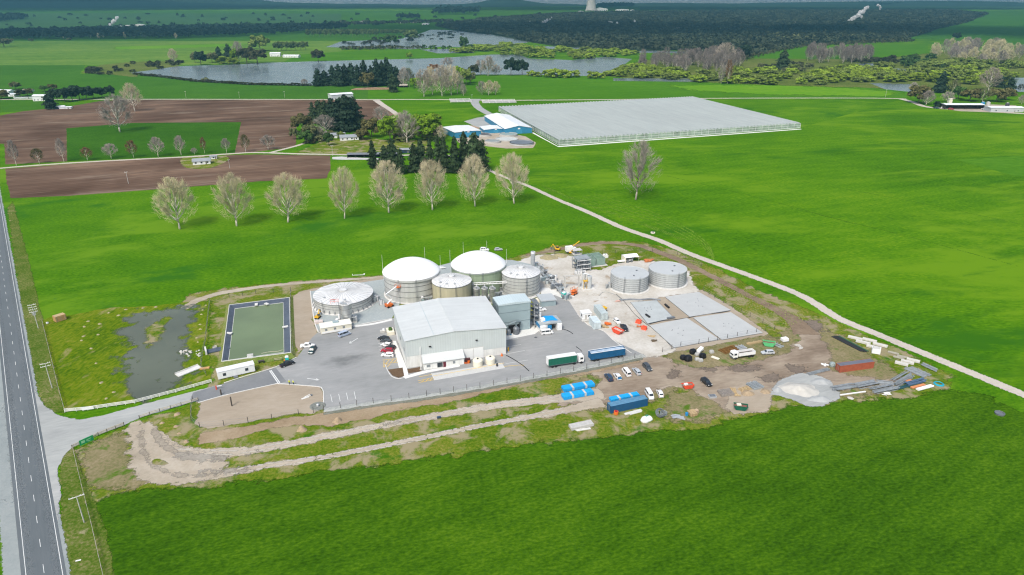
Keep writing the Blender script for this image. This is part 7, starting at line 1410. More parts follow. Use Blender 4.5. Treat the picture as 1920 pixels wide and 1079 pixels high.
# yard clutter ---------------------------------------------------------------
def bundle(lb,a,b,w_,h,m,straps=2,sm=None,name='wrapped_bundle',group=None,cat='bundle',seg=1):
    A,B=G(*a),G(*b);c=(A+B)/2;L_=(B-A).length;t=thing(name,lb,cat,(c.x,c.y,0),math.atan2((B-A).y,(B-A).x),group)
    for k in range(seg):
        x0=-L_/2+L_*k/seg;x1=x0+L_/seg-.08
        MB().ext([(x0,.12),(x1,.12),(x1,h*.85),(x1-.12,h),(x0+.12,h),(x0,h*.85)],-w_/2,w_/2).build('wrapped_pack' if seg>1 else 'pack',m,t)
    for k in range(straps): x=-L_/2+L_*(k+.7)/(straps+.4);MB().box(x-.35,x+.35,-w_/2-.02,w_/2+.02,.13,h+.02).build('strap',sm or white_p,t)
    for s in(-.35,.35): MB().box(-L_/2,L_/2,s*w_-.06,s*w_+.06,0,.12).build('bearer',timber,t)
    return t
bundle('blue wrapped panel bundle at the back of the pair on the dirt track',(1055,733),(1113,722.5),2.6,1.2,blue_tarp,2,conc_p)
bundle('blue wrapped panel bundle at the front of the pair on the dirt track',(1055,748),(1111,737.5),2.6,1.3,blue_tarp,2,conc_p)
bundle('blue wrapped panel bundle behind the dark blue container',(1144,753),(1197,742.5),2.0,1.1,blue_tarp,2,conc_p)
bundle('grey wrapped stack of planks on the near grass',(1069,805),(1111,796),2.4,1.0,mat('grey_wrap',(.42,.41,.385),.8,0,.15,1),0,None,'plank_stack',cat='timber')
put('sheet_offcuts','white sheet offcuts on the grass beside the plank stack','sheets',(1094,806),.25,[('sheet_offcuts',MB().cbox(0,0,.02,4.6,.9,.12,.0).cbox(1.0,.9,.04,2.6,.5,.12,.3).cbox(-1.6,.2,.15,2,.6,.1,.15),mat('pale_sheet',(.55,.55,.52),.8,0,.1,1))])
put('sheet_stack','flat pale sheets lying along the dark blue container','sheets',(1187,774),head((1170,777),(1201,769)),[('sheet_stack',MB().cbox(0,0,.03,6.2,1.0,.25).cbox(.5,-.6,.03,4.4,.7,.15),mat('pale_sheet',(.55,.55,.52),.8,0,.1,1))])
put('fuel_drum','orange drum at the corner of the dark blue container','drum',(1155,777),0,[('drum',MB().cyl(0,0,0,1.0,.75,n=16),orange),('lid',MB().cyl(0,0,1.0,1.08,.5,n=12),PT['red'])])
def heap_bag(mb,x,y,sx,sy,h,rz,rg):
    c,s=math.cos(rz),math.sin(rz);n=10;V=[];F=[]
    for j,(k,z) in enumerate(((1,0),(1.03,.4),(.85,.85),(.4,1))):
        for i in range(n): a=2*math.pi*i/n;X=sx/2*k*math.copysign(abs(math.cos(a))**.6,math.cos(a))*(1+rg.uniform(-.08,.08));Y=sy/2*k*math.copysign(abs(math.sin(a))**.6,math.sin(a))*(1+rg.uniform(-.08,.08));V.append((x+X*c-Y*s,y+X*s+Y*c,h*z))
    for j in range(3):
        for i in range(n): F.append((j*n+i,j*n+(i+1)%n,(j+1)*n+(i+1)%n,(j+1)*n+i))
    F.append(tuple(range(3*n,4*n)));mb.add(V,F);return mb
rg=random.Random(5);mb=MB();heap_bag(mb,0,0,3.6,2.4,1.3,.5,rg);put('white_bale','white wrapped bale with a green top on the near grass','bale',(1212,789),0,[('bale',mb,white_p),('green_lid',MB().cbox(.1,.6,1.2,.9,.7,.3,.5),mat('dull_green',(.08,.22,.14),.7))])
def coil(lb,px,py,r,h,m,name='pipe_coil',n=3,tilt=0):
    p=G(px,py);t=MB()
    for k in range(n):
        for i in range(20): a,b=2*math.pi*i/20,2*math.pi*(i+1)/20;rr=r-.22*(k%2);t.tube((rr*math.cos(a),rr*math.sin(a),.16+k*h),(rr*math.cos(b),rr*math.sin(b),.16+k*h),.15,5)
    o=t.build(name,m);o.location=(p.x,p.y,r*abs(math.sin(tilt)));o.rotation_euler=(tilt,0,.6);return tag(o,lb,'coil')
coil('grey pipe coil leaning on the near grass',1236,780,1.4,.3,steel_d,n=4,tilt=.7);coil('second grey pipe coil beside the leaning coil',1244,777,1.0,.28,pipe_g,n=3);coil('bright blue hose coil on the grass at the far right of the yard',1760,721,1.5,.18,mat('blue_hose',(.01,.35,.5),.5),n=2)
def scrap(lb,px,py,m,sx,sy,n,seed,rz=0,name='scrap_pieces',cat='scrap',h=.5,hm=None):
    rg=random.Random(seed);mb=MB()
    for k in range(n): mb.cbox(rg.uniform(-.5,.5)*sx*.7,rg.uniform(-.5,.5)*sy*.7,rg.uniform(0,h*.6),rg.uniform(.25,.6)*sx,rg.uniform(.12,.35)*sy,rg.uniform(.1,h*.5),rg.uniform(-.5,.5))
    return put(name,lb,cat,(px,py),rz,[('metal_piece',mb,m)])
scrap('grey metal fittings scattered on the near grass',1272,783,galv,4,3,9,1)
def pallet(t,x,y,z,s=1.2,m=None):
    mb=MB()
    for k in range(5): mb.box(x-.6*s,x+.6*s,y-.6*s+k*.28*s,y-.6*s+k*.28*s+.18*s,z+.1,z+.14)
    for k in range(3): mb.box(x-.6*s+k*.52*s,x-.6*s+k*.52*s+.14*s,y-.6*s,y+.6*s,z,z+.1)
    mb.build('pallet_board',m or timber,t)
p=G(1298,778);t=thing('pallet_stack','stack of pale timber pallets and crates on the near grass','pallets',(p.x,p.y,0),.3)
for k in range(7): pallet(t,0,0,k*.15,1.9)
MB().cbox(1.9,.8,0,1.2,1.1,.9,.3).build('crate',mat('box_tan',(.42,.30,.2),.85,0,.15,1),t);MB().cyl(-1.9,.2,0,.9,.5,n=12).build('drum',PT['blue'],t)
def skip(lb,px,py,rz,m,s=1,load=None,tarp=None):
    p=G(px,py);t=thing('skip_bin',lb,'skip bin',(p.x,p.y,0),rz);t.scale=(s,s,s)
    prof=[(-1.2,.15),(1.2,.15),(1.9,1.35),(-1.9,1.35)]
    mb=MB();mb.ext(prof,-.9,-.82).ext(prof,.82,.9);mb.add([(-1.2,-.82,.15),(1.2,-.82,.15),(1.2,.82,.15),(-1.2,.82,.15),(1.9,-.82,1.35),(1.9,.82,1.35),(-1.9,-.82,1.35),(-1.9,.82,1.35)],[(0,1,2,3),(1,4,5,2),(0,3,7,6)]);mb.build('bin',m,t)
    MB().add([(-1.7,-.82,1.05),(1.7,-.82,1.05),(1.7,.82,1.05),(-1.7,.82,1.05)],[(0,1,2,3)]).build('load',load or mat('waste_load',(.2,.15,.12),.9,0,.5,2),t)
    for s_ in(-1,1): MB().box(-1.95,1.95,s_*.9-.05,s_*.9+.05,1.33,1.43).build('rim',m,t)
    if tarp: MB().cbox(-.5,.3,1.1,1.2,.8,.35,.2).build('waste_bag',tarp,t)
skip('orange-red skip beside the black pickup on the pumice yard',1158,625,-.9,red,1.25,mat('pink_waste',(.5,.35,.3),.9,0,.4,2));skip('orange-red skip alone on the construction yard',1289,728,.2,red,1.05,None,white_p)
skip('dark green skip on the bare earth patch',1388,768,-.25,mat('deep_green_skip',(.012,.10,.06),.5,0,.15,1),1.15,mat('rusty_waste',(.2,.09,.07),.9,0,.4,2),cream);skip('light green skip near the fence corner',1441,649,-.3,mat('light_green_skip',(.10,.42,.17),.5,0,.15,1),1.2,mat('soil_load',(.16,.1,.07),.9,0,.3,2))
for i,(x,y,lb) in enumerate([(1197,606,'upper orange barrier box beside the dusty bed'),(1207.5,618,'round red barrier box at the bed corner')]): put('barrier_box',lb,'barrier',(x,y),-.6,[('box',MB().ext([(-1.1,0),(1.1,0),(.9,1.3),(-.9,1.3)],-.8,.8),mat('fluoro_red',(.8,.10,.045),.5,0,.1,1)),('lid',MB().box(-.6,.6,-.5,.5,1.3,1.4),red)])
scrap('red and olive site fittings between the two red barrier boxes',1199,613,mat('red_olive',(.42,.13,.05),.7,0,.5,1.5),2.6,2,8,9);scrap('orange hose and fittings pile beside the pale container',1140,609,orange,3,2.4,10,10,h=1.1);scrap('tan timber and cable pile below the orange fittings',1134,614,timber,3,2,9,11,h=.8);scrap('scattered timber offcuts beside the bed edge',1222,632,timber,3,2.4,8,12);scrap('brown plant debris on the yard below the beds',1227,641,mat('debris_brown',(.12,.09,.06),.9,0,.3,2),2.2,1.4,9,13,h=.8)
scrap('yellow and blue tool pile against the process building',957,624,yellow,4,1.4,8,14,.3,h=1.2);scrap('blue tool boxes against the process building',955,629,PT['blue'],2,1,4,15,h=1);scrap('dark pipework trolley beside the process building',1004,634,steel_d,1.6,1,4,16)
put('cone_barrier','red and white barrier at the shed corner','barrier',(941,668),0,[('cone',MB().lathe([(.5,0),(.12,1.1),(.01,1.1)],10),orange)]);put('bollard','yellow bollard by the shed corner door','bollard',(953,659),0,[('post',MB().cyl(0,0,0,1.6,.25,n=10),yellow)])
put('gas_cylinder','dark gas bottle standing on the loading bay','gas bottle',(932,687.5),0,[('bottle',MB().lathe([(.3,0),(.3,1.1),(.12,1.35),(.01,1.4)],12),black_m)])
scrap('orange tape and tools by the office door',876,682,orange,2,1,7,17,.3,h=1);put('rubbish_cage','dark cage of rubbish beside the office door','cage',(877,681),.3,[('cage',MB().box(-.9,.9,-.5,.5,0,1.8),mat('dark_maroon',(.07,.02,.02),.7)),('bag',MB().cbox(.2,-.55,.5,.8,.3,.7),orange)])
put('planter_shelter','white lean-to planter with a green shrub against the shed','planter',(733,625),pa,[('tray',MB().box(-1.6,1.2,-2.2,2.2,0,1.4),cream),('shrub',heap_bag(MB(),-.1,.3,1.6,2.4,.9,0,random.Random(3)).__class__() if False else heap_bag(MB().box(-.6,.6,-.8,.8,1.4,1.45),-.1,.3,1.6,2.2,2.3,0,random.Random(3)),LM['green'])])
put('tool_trolley','pale trolley and boxes beside the planter','trolley',(718,624),pa,[('frame',MB().box(-1,1,-.7,.7,.1,.9),conc_p),('box',MB().cbox(.3,.2,.9,.8,.8,.5),white_p)])
put('tent','white shelter tent behind the ribbed tanks','tent',(1181,489),pa,[('canopy',MB().add([(-3.6,-2.6,2.6),(3.6,-2.6,2.6),(3.6,2.6,2.6),(-3.6,2.6,2.6),(-3.6,0,3.4),(3.6,0,3.4)],[(0,1,5,4),(4,5,2,3),(0,4,3),(1,2,5)]),mat('tent_white',(.82,.83,.83),.6,0,.02,1)),('wall',MB().box(-3.6,-3.5,-2.6,2.6,0,2.6).box(-3.6,3.6,2.5,2.6,0,2.6),cream)]+[('pole',MB().cbox(x,-2.5,0,.1,.1,2.6),galv) for x in(-3.5,0,3.5)])
put('workbench','long pale bench with machines under the white tent','bench',(1172,492),pa,[('bench_top',MB().box(-4,4,-.7,.7,.6,1.1),white_p),('machine',MB().cbox(1,-.9,0,1.2,.8,1.3).cbox(3,-.9,0,.9,.7,1.1),steel_d)])
put('cube_tank','white cube tank on the grass behind the filter bins','tank',(1135,483),.2,[('tank',MB().ext([(-1.2,0),(1.2,0),(1.2,1.2),(.9,1.6),(-.9,1.6),(-1.2,1.2)],-1,1),white_p),('cap',MB().cyl(0,0,1.6,1.75,.25,n=10),black_m)])
scrap('orange and brown machinery scrap beside the far ribbed tank',1216,491,mat('rust_orange',(.45,.16,.06),.7,0,.4,1.5),5,4,14,18,h=1.4);scrap('pinkish site stakes and cones on the pumice yard',1158,566,mat('pale_pink',(.55,.34,.28),.8,0,.3,2),3,2,6,19);scrap('pipe fittings and white flanges beside the process rack',1091,512,white_p,4,2,10,20,.3,h=1.2)
# bales and bins by the fence
for x,y,r,lb in((1281,674,1.15,'black round bale at the west end of the bale heap'),(1290,676,1.35,'larger black round bale beside it'),(1299,663,1.2,'black round bale at the back of the heap'),(1317,671,1.2,'dark round bale on the east side of the heap')):
    mb=MB();heap_bag(mb,0,0,r*2,r*1.8,r*1.5,.3,random.Random(int(x)));put('round_bale',lb,'bale',(x,y),0,[('wrap',mb,mat('shiny_black_wrap',(.012,.012,.014),.25))])
for x,y,lb in((1307,676,'grey rock bag in front of the bales'),(1313.5,678,'second grey rock bag in front of the bales'),(1334,662,'grey rock bag on the grass right of the bales'),(1307,667,'pale rock bag in the middle of the bale heap')):
    mb=MB();heap_bag(mb,0,0,1.7,1.5,1.1,.2,random.Random(int(x)));put('rock_bag',lb,'bag',(x,y),0,[('bag',mb,mat('grey_bag',(.36,.36,.34),.9,0,.2,1.5))])
put('white_bin','tilted white plastic bin with open lid in the bale heap','bin',(1312,662),.75,[('bin',MB().ext([(-1.3,.6),(1.2,1.2),(1.3,2.0),(-1.2,1.4)],-.7,.7),white_p),('lid',MB().ext([(1.2,1.2),(1.9,.2),(2.0,.25),(1.3,1.3)],-.6,.6),cream)])
put('door_panel','cream flat door panel lying on the grass','panel',(1341,672),-.75,[('panel',MB().box(-1.5,1.5,-.7,.7,.05,.18),cream)])
def frames(lb,a,b,w_,n,m,name='timber_stack',h=.3,cat='timber'):
    A,B=G(*a),G(*b);c=(A+B)/2;L_=(B-A).length;mb=MB()
    for k in range(n): mb.box(-L_/2,L_/2,-w_/2+w_*k/n,-w_/2+w_*k/n+w_/n*.45,.03,h)
    for k in range(3): mb.cbox(-L_/2+L_*(k+.5)/3,0,h,.2,w_,.08)
    o=mb.build(name,m);o.location=(c.x,c.y,0);o.rotation_euler=(0,0,math.atan2((B-A).y,(B-A).x));return tag(o,lb,cat)
frames('rusty brown frames behind the tipper truck',(1352,661),(1380,652),4,5,mat('rusty_brown',(.17,.085,.02),.8,0,.3,1.5),'rusty_rack_stack',.4,'frames');frames('grey panels stacked behind the tipper truck',(1381,654),(1396,651),3,3,galv,'panel_stack',.5,'panels')
frames('long pale timber pack near the light green skip',(1400,646),(1428,641),1.2,3,timber,'timber_pack',.5);frames('grey sheet pile right of the light green skip',(1452,645),(1468,652),2.6,2,pipe_g,'sheet_pile',.3,'sheets')
put('white_hopper','white hopper on the grass by the fence corner','hopper',(1471,641),.3,[('hopper',MB().ext([(-1.3,.4),(1.3,.4),(1.0,1.6),(-1.4,1.5)],-.9,.9),white_p),('base',MB().box(-.6,.6,-.5,.5,0,.4),mat('green_base',(.03,.2,.12),.6))])
scrap('white concrete lumps at the ring track corner',1497,651,rk,2.6,2,6,22,h=.8);scrap('grey concrete lumps beside the ring track',1501,655,rk,2,1.6,5,23)
frames('grey steel bar stack on the construction yard',(1405,727),(1424,722),4.4,6,pipe_g,'bar_stack',.7,'steel bars');put('cage_crate','grey stillage cage on the grass edge','cage',(1335.5,745),.1,[('cage_base',MB().box(-1.2,1.2,-.9,.9,0,.5),galv),('load',MB().box(-.9,.9,-.6,.6,.5,.7),steel_d)])
frames('grey weathered plank stack on the yard edge',(1348,740),(1372,737),3.6,7,mat('weathered_grey_wood',(.25,.225,.2),.9,0,.2,1.5),'plank_stack',.9);frames('pale loose timber pile beside the plank stack',(1369,734),(1380,735),3.6,5,timber,'timber_pile',.6);frames('new pale timber pack below the steel bars',(1387,733),(1405,728),2.2,4,timber,'timber_pack',.5);scrap('scattered pallets beside the loose timber',1377,741,timber,3,2.4,8,24)
# pipe and block store at the right
for k,(a,b) in enumerate((((1559,632),(1614,660)),((1564,631),(1620,661)),((1572,631),(1627,660)))):
    A,B=G(*a),G(*b);t=MB()
    for q in range(4 if k<2 else 2): t.tube((A.x+q*.35,A.y,.2),(B.x+q*.35,B.y,.2),.16,6)
    tag(t.build('pipe_bundle',black_m if k<2 else mat('green_pipe',(.03,.09,.05),.5)),('long black pipes on the grass, nearest the yard','long black pipes on the grass, middle bundle','long green pipes on the grass, nearest the white blocks')[k],'pipes')
blk=mat('pale_block',(.52,.50,.45),.85,0,.12,.8)
def block(lb,px,py,L_,w_=1.6,h=.7,rz=-.62,m=None): put('block_pack',lb,'blocks',(px,py),rz,[('pack',MB().box(-L_/2,L_/2,-w_/2,w_/2,.1,h),m or blk),('bearer',MB().box(-L_/2+.2,L_/2-.2,-.1,.1,0,.1),timber)],'pale block packs beside the farm track')
for x,y,lb in((1603,636,'pale block pack at the top of the long double row'),(1618,644,'second pale block pack in the long double row'),(1638,653,'lowest pale block pack in the long double row, by the white cube'),(1630,640,'pale block pack at the track side of the long double row'),(1650,649,'pale block pack at the track-side low end of the long row'),(1690,684,'pale block pack at the yard end of the lower row'),(1701,681,'middle pale block pack of the lower row'),(1712,678,'pale block pack at the track end of the lower row')): block(lb,x,y,5.0 if x<1660 else 4.2)
for x,y,lb in((1675,663,'flat dull pallet of blocks above the lower row'),(1685,672,'flat brownish block pallet beside the lower row'),(1692,670,'flat dull block pallet nearest the farm track')): block(lb,x,y,3.6,1.4,.3,-.62,mat('dull_block',(.33,.31,.24),.9))
put('cube_tank','white cube tank at the end of the long block row','tank',(1641.5,662),-.4,[('tank',MB().box(-1.4,1.4,-1.2,1.2,.1,2.0),white_p),('lid',MB().box(-1.2,1.2,-1,1,2,2.12),conc_p)])
stl=mat('bundled_steel',(.27,.295,.31),.5,.25,.25,.9)
def steelbundle(lb,a,b,w_,n,seed,h=.5,name='steel_bundle',m=None):
    A,B=G(*a),G(*b);c=(A+B)/2;L_=(B-A).length;rg=random.Random(seed);mb=MB()
    for k in range(n):
        y=rg.uniform(-.5,.5)*w_;z=rg.uniform(.1,h);s=rg.uniform(-.08,.08)*L_;mb.tube((-L_/2+s,y,z),(L_/2+s,y+rg.uniform(-.3,.3),z),rg.uniform(.08,.2),5)
    for k in range(2): x=-L_/2+L_*(k+1)/3;mb.cbox(x,0,0,.2,w_*1.1,.12)
    o=mb.build(name,m or stl);o.location=(c.x,c.y,0);o.rotation_euler=(0,0,math.atan2((B-A).y,(B-A).x));return tag(o,lb,'steel bundle')
steelbundle('grey steel bundle nearest the sand stockpile',(1563,732),(1603,725),2.4,16,1,.9);steelbundle('striped grey steel bundle in the middle of the steel row',(1606,727),(1643,720),2.6,18,2,1.0);steelbundle('grey steel bundle in front of the middle one',(1636,736),(1676,728),3,18,3,1.0);steelbundle('tall grey steel bundle pointing at the farm track',(1675,722),(1704,706),3.4,22,4,1.5)
steelbundle('loose grey steel bars around the tall bundle',(1646,720),(1678,724),4,12,5,.4);steelbundle('blue and grey steel bundle beside the orange planks',(1700,724),(1732,715),2.6,18,6,1.1,m=mat('blue_steel',(.10,.16,.25),.5,.2,.35,.8));steelbundle('grey steel frames at the back of the yard, behind the gravel',(1515,703),(1551,694),1.6,12,7,.9);steelbundle('grey steel bars by the lower block row',(1702,690),(1740,706),5,14,8,.3);steelbundle('grey steel truss near the farm track',(1730,685),(1757,697),1.6,12,9,.8)
steelbundle('dark green pipe lengths beside the blue steel',(1680,732),(1712,722),1.6,8,10,.5,m=mat('dark_teal_pipe',(.02,.07,.08),.5))
put('plank_stack','orange planks in front of the blue steel','planks',(1721,726),head((1704,730),(1737,722)),[('plank_stack',MB().box(-3,3,-.5,.5,.05,.5),mat('orange_plank',(.55,.22,.09),.8,0,.15,1))]);put('plank_stack','short orange plank pile behind the blue steel','planks',(1704,717),.3,[('plank_stack',MB().box(-1.2,1.2,-.6,.6,.05,.6),mat('orange_plank',(.55,.22,.09),.8,0,.15,1))])
put('white_pipes','white wrapped pipes at the end of the steel row','pipes',(1735,730),head((1715,735),(1752,725)),[('pipe_pack',MB().tube((-3.4,0,.4),(3.4,0,.4),.4,10).tube((-3.4,.7,.35),(3.4,.7,.35),.35,10),white_p)])
put('white_beam','long white beam lying in front of the steel row','beam',(1599,739),head((1573,742),(1625,735)),[('beam',MB().box(-4.8,4.8,-.2,.2,.05,.35),white_p)])
scrap('white and grey fittings near the dark green pipes',1662,740,white_p,3,2,6,31);mb=MB();heap_bag(mb,0,0,1.8,1.8,1.6,0,random.Random(8));put('wire_coil','grey wire ball at the end of the rust-red container','wire',(1560,687),0,[('wire_coil',mb,mat('wire_grey',(.3,.36,.36),.6,.3,.4,3))]);scrap('white debris on the grass left of the rust-red container',1547,686,white_p,2.4,2.6,6,33)
# hoses and misc
def hose(lb,pts,r=.09,m=None,name='hose'):
    P=spline([G(*p) for p in pts],False,6);mb=MB();mb.path([(p.x,p.y,.16) for p in P],r,5);return tag(mb.build(name,m or black_m),lb,'hose')
hose('black hose running along the left of the dusty bed',[(1155,552),(1166,562),(1178,575),(1190,590),(1210,607),(1235,625),(1262,655)]);hose('black hose snaking across the asphalt from the shed corner',[(949,667),(965,676),(980,686),(988,693),(992,697)],.16);hose('short black hose beside the blue cabin',[(1050,617),(1062,620),(1070,624),(1074,627)],.14);hose('thin grey hose looped in front of the left ribbed tank',[(1123,556),(1130,549),(1140,549),(1152,553),(1163,560),(1166,568)],.08,pipe_g);hose('black drain hose between the covered beds',[(1216,609),(1240,603),(1260,601),(1290,597),(1320,590),(1345,588),(1368,584)],.14);hose('black cable behind the green truck cab',[(1080,651),(1087,656),(1091,660)],.12)
hose('white pond hose by the near pond bank',[(490,664),(505,661),(520,660),(530,657)],.12,rail_t);put('picnic_frames','dark timber trestles beside the white office','trestle',(490,681),.3,[('trestle',MB().cbox(-.8,0,0,.12,1.2,.9).cbox(.8,0,0,.12,1.2,.9).cbox(0,0,.85,2.2,.9,.1),post_d)])
put('rail_pen','small rail pen by the portable toilet','pen',(522,677),.25,[('pen_rail',MB().box(-1.5,1.5,-.05,.05,.5,.62).box(-1.5,1.5,-.05,.05,1.0,1.12),rail_t),('post',MB().cbox(-1.4,0,0,.12,.12,1.2).cbox(1.4,0,0,.12,.12,1.2),post_d)])
put('orange_cone_row','orange cones beside the portable toilet','cone',(534,678),0,[('cone',MB().lathe([(.35,0),(.08,.9),(.01,.9)],10),orange)])
put('yard_lamp','thin white flagpole in front of the office lean-to','pole',(789,694),0,[('pole',MB().tube((0,0,0),(0,0,9),.09,6,.05),white_p),('base',MB().cyl(0,0,0,.3,.35,n=10),conc_p)])
put('water_hydrant','small dark drum on the grass of the lower track','drum',(823,785),.3,[('drum',MB().tube((-.6,0,.4),(.6,0,.4),.4,10),PT['navy'])])
put('trough','round pale stock trough on the green paddock by the farm track','trough',(1224,438),.3,[('trough',MB().lathe([(1.2,0),(1.3,.6),(1.1,.6),(1.05,.3),(.01,.3)],18),cream),('pump',MB().cbox(.2,.2,.3,.7,.5,.8),steel_d)])
put('trough','dark round trough on the lower paddock at the right','trough',(1874,777),0,[('trough',MB().lathe([(1.4,0),(1.45,.5),(1.25,.5),(1.2,.2),(.01,.2)],18),steel_d)])
put('calf_pen','white rails lying on the grass behind the wide low tank','rails',(672,517),.1,[('rail_frame',MB().box(-3,3,-.1,.1,.1,.3).box(-3,-2.8,-.1,1.4,.1,.3).box(2.4,3,-.1,1.0,.1,.5),white_p)])
scrap('white pipe fittings on the grass between the domed digesters',829,504,white_p,4,2,6,41,h=1)
# people ---------------------------------------------------------------------
skin=mat('skin',(.45,.27,.19),.6);hiviz=mat('hi_vis_yellow',(.62,.68,.03),.6,0,.05,4);trous=mat('navy_trousers',(.03,.04,.07),.8);hatw=mat('white_helmet',(.75,.75,.73),.35);hair=mat('dark_hair',(.03,.022,.016),.8)
def person(label,px,py,rz,step=.12,arm=.1):
    p=G(px,py);t=thing('person',label,'person',(p.x,p.y,.1),rz)
    J=[(0,0,.95),(0,0,1.15),(0,0,1.38),(0,.02,1.5),(0,.03,1.62),(0,.03,1.74)];Rd=[.145,.13,.15,.06,.085,.075];E=[(0,1),(1,2),(2,3),(3,4),(4,5)]
    for s in(-1,1):
        k=len(J);J+=[(s*.1,0,.9),(s*.105,s*step*.5+.02,.5),(s*.105,s*step,.09),(s*.105,s*step+.16,.04)];Rd+=[.095,.062,.045,.04];E+=[(0,k),(k,k+1),(k+1,k+2),(k+2,k+3)]
        k=len(J);J+=[(s*.2,0,1.4),(s*.26,-.02,1.12),(s*.27,arm,.9),(s*.275,arm+.03,.83)];Rd+=[.062,.045,.034,.03];E+=[(2,k),(k,k+1),(k+1,k+2),(k+2,k+3)]
        h=k+3
        for f in range(4): q=len(J);J+=[(s*(.262+.008*f),arm+.005+.018*f,.77),(s*(.255+.008*f),arm+.01+.018*f,.73+.008*abs(f-1.5))];Rd+=[.009,.008];E+=[(h,q),(q,q+1)]
        q=len(J);J+=[(s*.255,arm+.075,.80),(s*.25,arm+.085,.77)];Rd+=[.010,.009];E+=[(h,q),(q,q+1)]
    me=bpy.data.meshes.new('body');me.from_pydata(J,E,[]);o=bpy.data.objects.new('body',me);COL.objects.link(o);o.parent=t;sk=o.modifiers.new('skin','SKIN');o.modifiers.new('sub','SUBSURF').levels=1
    for i,v in enumerate(me.skin_vertices[0].data): v.radius=(Rd[i],Rd[i]*.85)
    me.skin_vertices[0].data[0].use_root=True;me.materials.append(skin)
    MB().lathe([(.17,.86),(.175,1.1),(.2,1.36),(.12,1.47),(.07,1.5)],16).build('vest',hiviz,t,True)
    for s in(-1,1):
        MB().tube((s*.1,0,.92),(s*.105,s*step*.5+.02,.5),.115,10,.085).tube((s*.105,s*step*.5+.02,.5),(s*.105,s*step,.1),.085,10,.075).build('trouser_leg',trous,t);MB().tube((s*.2,0,1.42),(s*.26,-.02,1.12),.08,8,.062).build('sleeve',hiviz,t)
        MB().ext([(s*.105-.06,0),(s*.105+.06,0),(s*.105+.055,.11),(s*.105-.055,.11)],s*step-.08,s*step+.2).build('boot',black_m,t)
        MB().cyl(s*.033,.118,1.665,1.68,.009,n=6).build('eye',black_m,t);MB().cbox(s*.088,.03,1.63,.02,.04,.06).build('ear',skin,t)
    MB().cbox(0,.122,1.625,.025,.03,.05).build('nose',skin,t);MB().cbox(0,.118,1.59,.05,.012,.012).build('mouth',mat('lips',(.3,.1,.09),.6),t)
    MB().lathe([(.098,1.66),(.1,1.71),(.085,1.75)],14,0,.01).build('hair',hair,t);MB().lathe([(.14,1.72),(.115,1.735),(.105,1.79),(.06,1.84),(.01,1.85)],16,0,.03).build('helmet',hatw,t,True)
person('person in a yellow vest standing at the edge of the bare plot, nearer the gate',543,721.5,.4);person('person in a yellow vest beside the first worker, nearer the car park',550.5,722,-.6,.05,.05)

# planted seedlings on the bank
sd_m=[MB().lathe([(.3,0),(.42,.15),(.2,.45),(.01,.5)],6).mesh('young_plant',mat('seedling_tuft',(.17,.19,.065),.9,0,.3,2))]
A_,B_,C_,D_=G(1322,536),G(1478,612),G(1345,526),G(1510,600)
rg=random.Random(77)
for i in range(7):
    for j in range(34):
        u=(j+rg.uniform(-.3,.3))/33;v=(i+rg.uniform(-.25,.25))/6
        if rg.random()<.2: continue
        q=A_.lerp(B_,u).lerp(C_.lerp(D_,u),v);o=bpy.data.objects.new('young_plant',sd_m[0]);COL.objects.link(o);o.location=(q.x,q.y,.03);o.scale=(rg.uniform(.5,1.0),)*3;tag(o,'young tuft planted on the grass bank beside the ring track','plant','rows of young plants on the bank')
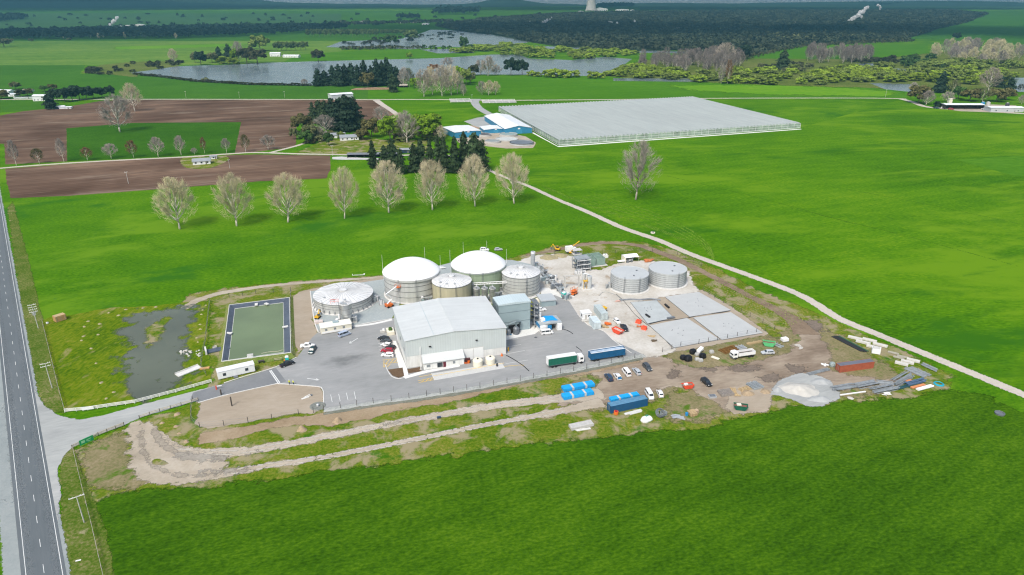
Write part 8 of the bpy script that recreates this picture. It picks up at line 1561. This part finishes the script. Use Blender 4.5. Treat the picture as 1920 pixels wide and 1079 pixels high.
# ---------------------------------------------------------------- air
def haze():
    o=MB().box(-9600,9600,-900,14600,-6,330).build('haze',bpy.data.materials.new('haze'));m=o.data.materials[0];nt,N,L=nodes(m)
    N.remove(N['Principled BSDF']);v=N.new('ShaderNodeVolumePrincipled');v.inputs['Color'].default_value=(.15,.40,.50,1);v.inputs['Density'].default_value=HAZE;v.inputs['Anisotropy'].default_value=.2
    L.new(v.outputs[0],N['Material Output'].inputs['Volume']);tag(o,kind='stuff')
HAZE=1.2e-4
haze()
def cloud(px,py,w_,d_,z,seed):
    """flat-bottomed cumulus slab above the plain; it shades the country below"""
    rg=np.random.default_rng(seed);bm=bmesh.new()
    for k in range(9):
        a=rg.uniform(0,6.28);r=rg.uniform(0,.75)**.5;c=Vector((px+math.cos(a)*r*w_/2,py+math.sin(a)*r*d_/2,z+rg.uniform(0,60)));s=rg.uniform(.26,.42)
        g=bmesh.ops.create_icosphere(bm,subdivisions=3,radius=1)
        for v in g['verts']:
            d=v.co.normalized();n=1+.3*noise.fractal(d*1.5+c*.003,.9,2.2,4);v.co=Vector((c.x+d.x*w_*s*n,c.y+d.y*d_*s*n,c.z+d.z*(130 if d.z>0 else 25)*n))
    me=bpy.data.meshes.new('cloud');bm.to_mesh(me);bm.free();me.polygons.foreach_set('use_smooth',[True]*len(me.polygons))
    if 'cloud_white' not in bpy.data.materials:
        m,nt,N,L,b=newmat('cloud_white');tl=N.new('ShaderNodeBsdfTranslucent');tl.inputs[0].default_value=(.9,.9,.9,1);ms=N.new('ShaderNodeMixShader');ms.inputs[0].default_value=.6;b.inputs['Base Color'].default_value=(.85,.85,.85,1);b.inputs['Roughness'].default_value=1
        L.new(b.outputs[0],ms.inputs[1]);L.new(tl.outputs[0],ms.inputs[2]);tr=N.new('ShaderNodeBsdfTransparent');m2=N.new('ShaderNodeMixShader');m2.inputs[0].default_value=.3;L.new(ms.outputs[0],m2.inputs[1]);L.new(tr.outputs[0],m2.inputs[2]);L.new(m2.outputs[0],N['Material Output'].inputs[0])
    me.materials.append(bpy.data.materials['cloud_white']);o=bpy.data.objects.new('cloud',me);COL.objects.link(o);tag(o,kind='structure')

# broken cloud over the far country
for i,(x,y,w_,d_) in enumerate([(-2600,2750,2600,520),(900,3300,2300,900),(3300,3000,2200,900),(-4200,7200,5000,2600),(1800,7000,4200,2200)]): cloud(x-520,y-590,w_,d_,880,i+3)

def bank():
    mb=MB();n=60;V=[];F=[]
    for i in range(n):
        x=-13000+26000*i/(n-1);h=330+160*noise.fractal(Vector((x/1800,3,1)),.9,2.2,5);y=15200+500*noise.noise(Vector((x/2500,9,2)))
        V+=[(x,y,-60),(x,y+60,h*.6),(x,y+500,h),(x,y+1500,h*.7),(x,y+2000,-60)]
    for i in range(n-1):
        for j in range(4): F.append((i*5+j,i*5+5+j,i*5+6+j,i*5+1+j))
    mb.add(V,F);tag(mb.build('cloud_bank',bpy.data.materials['cloud_white'],None,True),kind='structure')
bank()
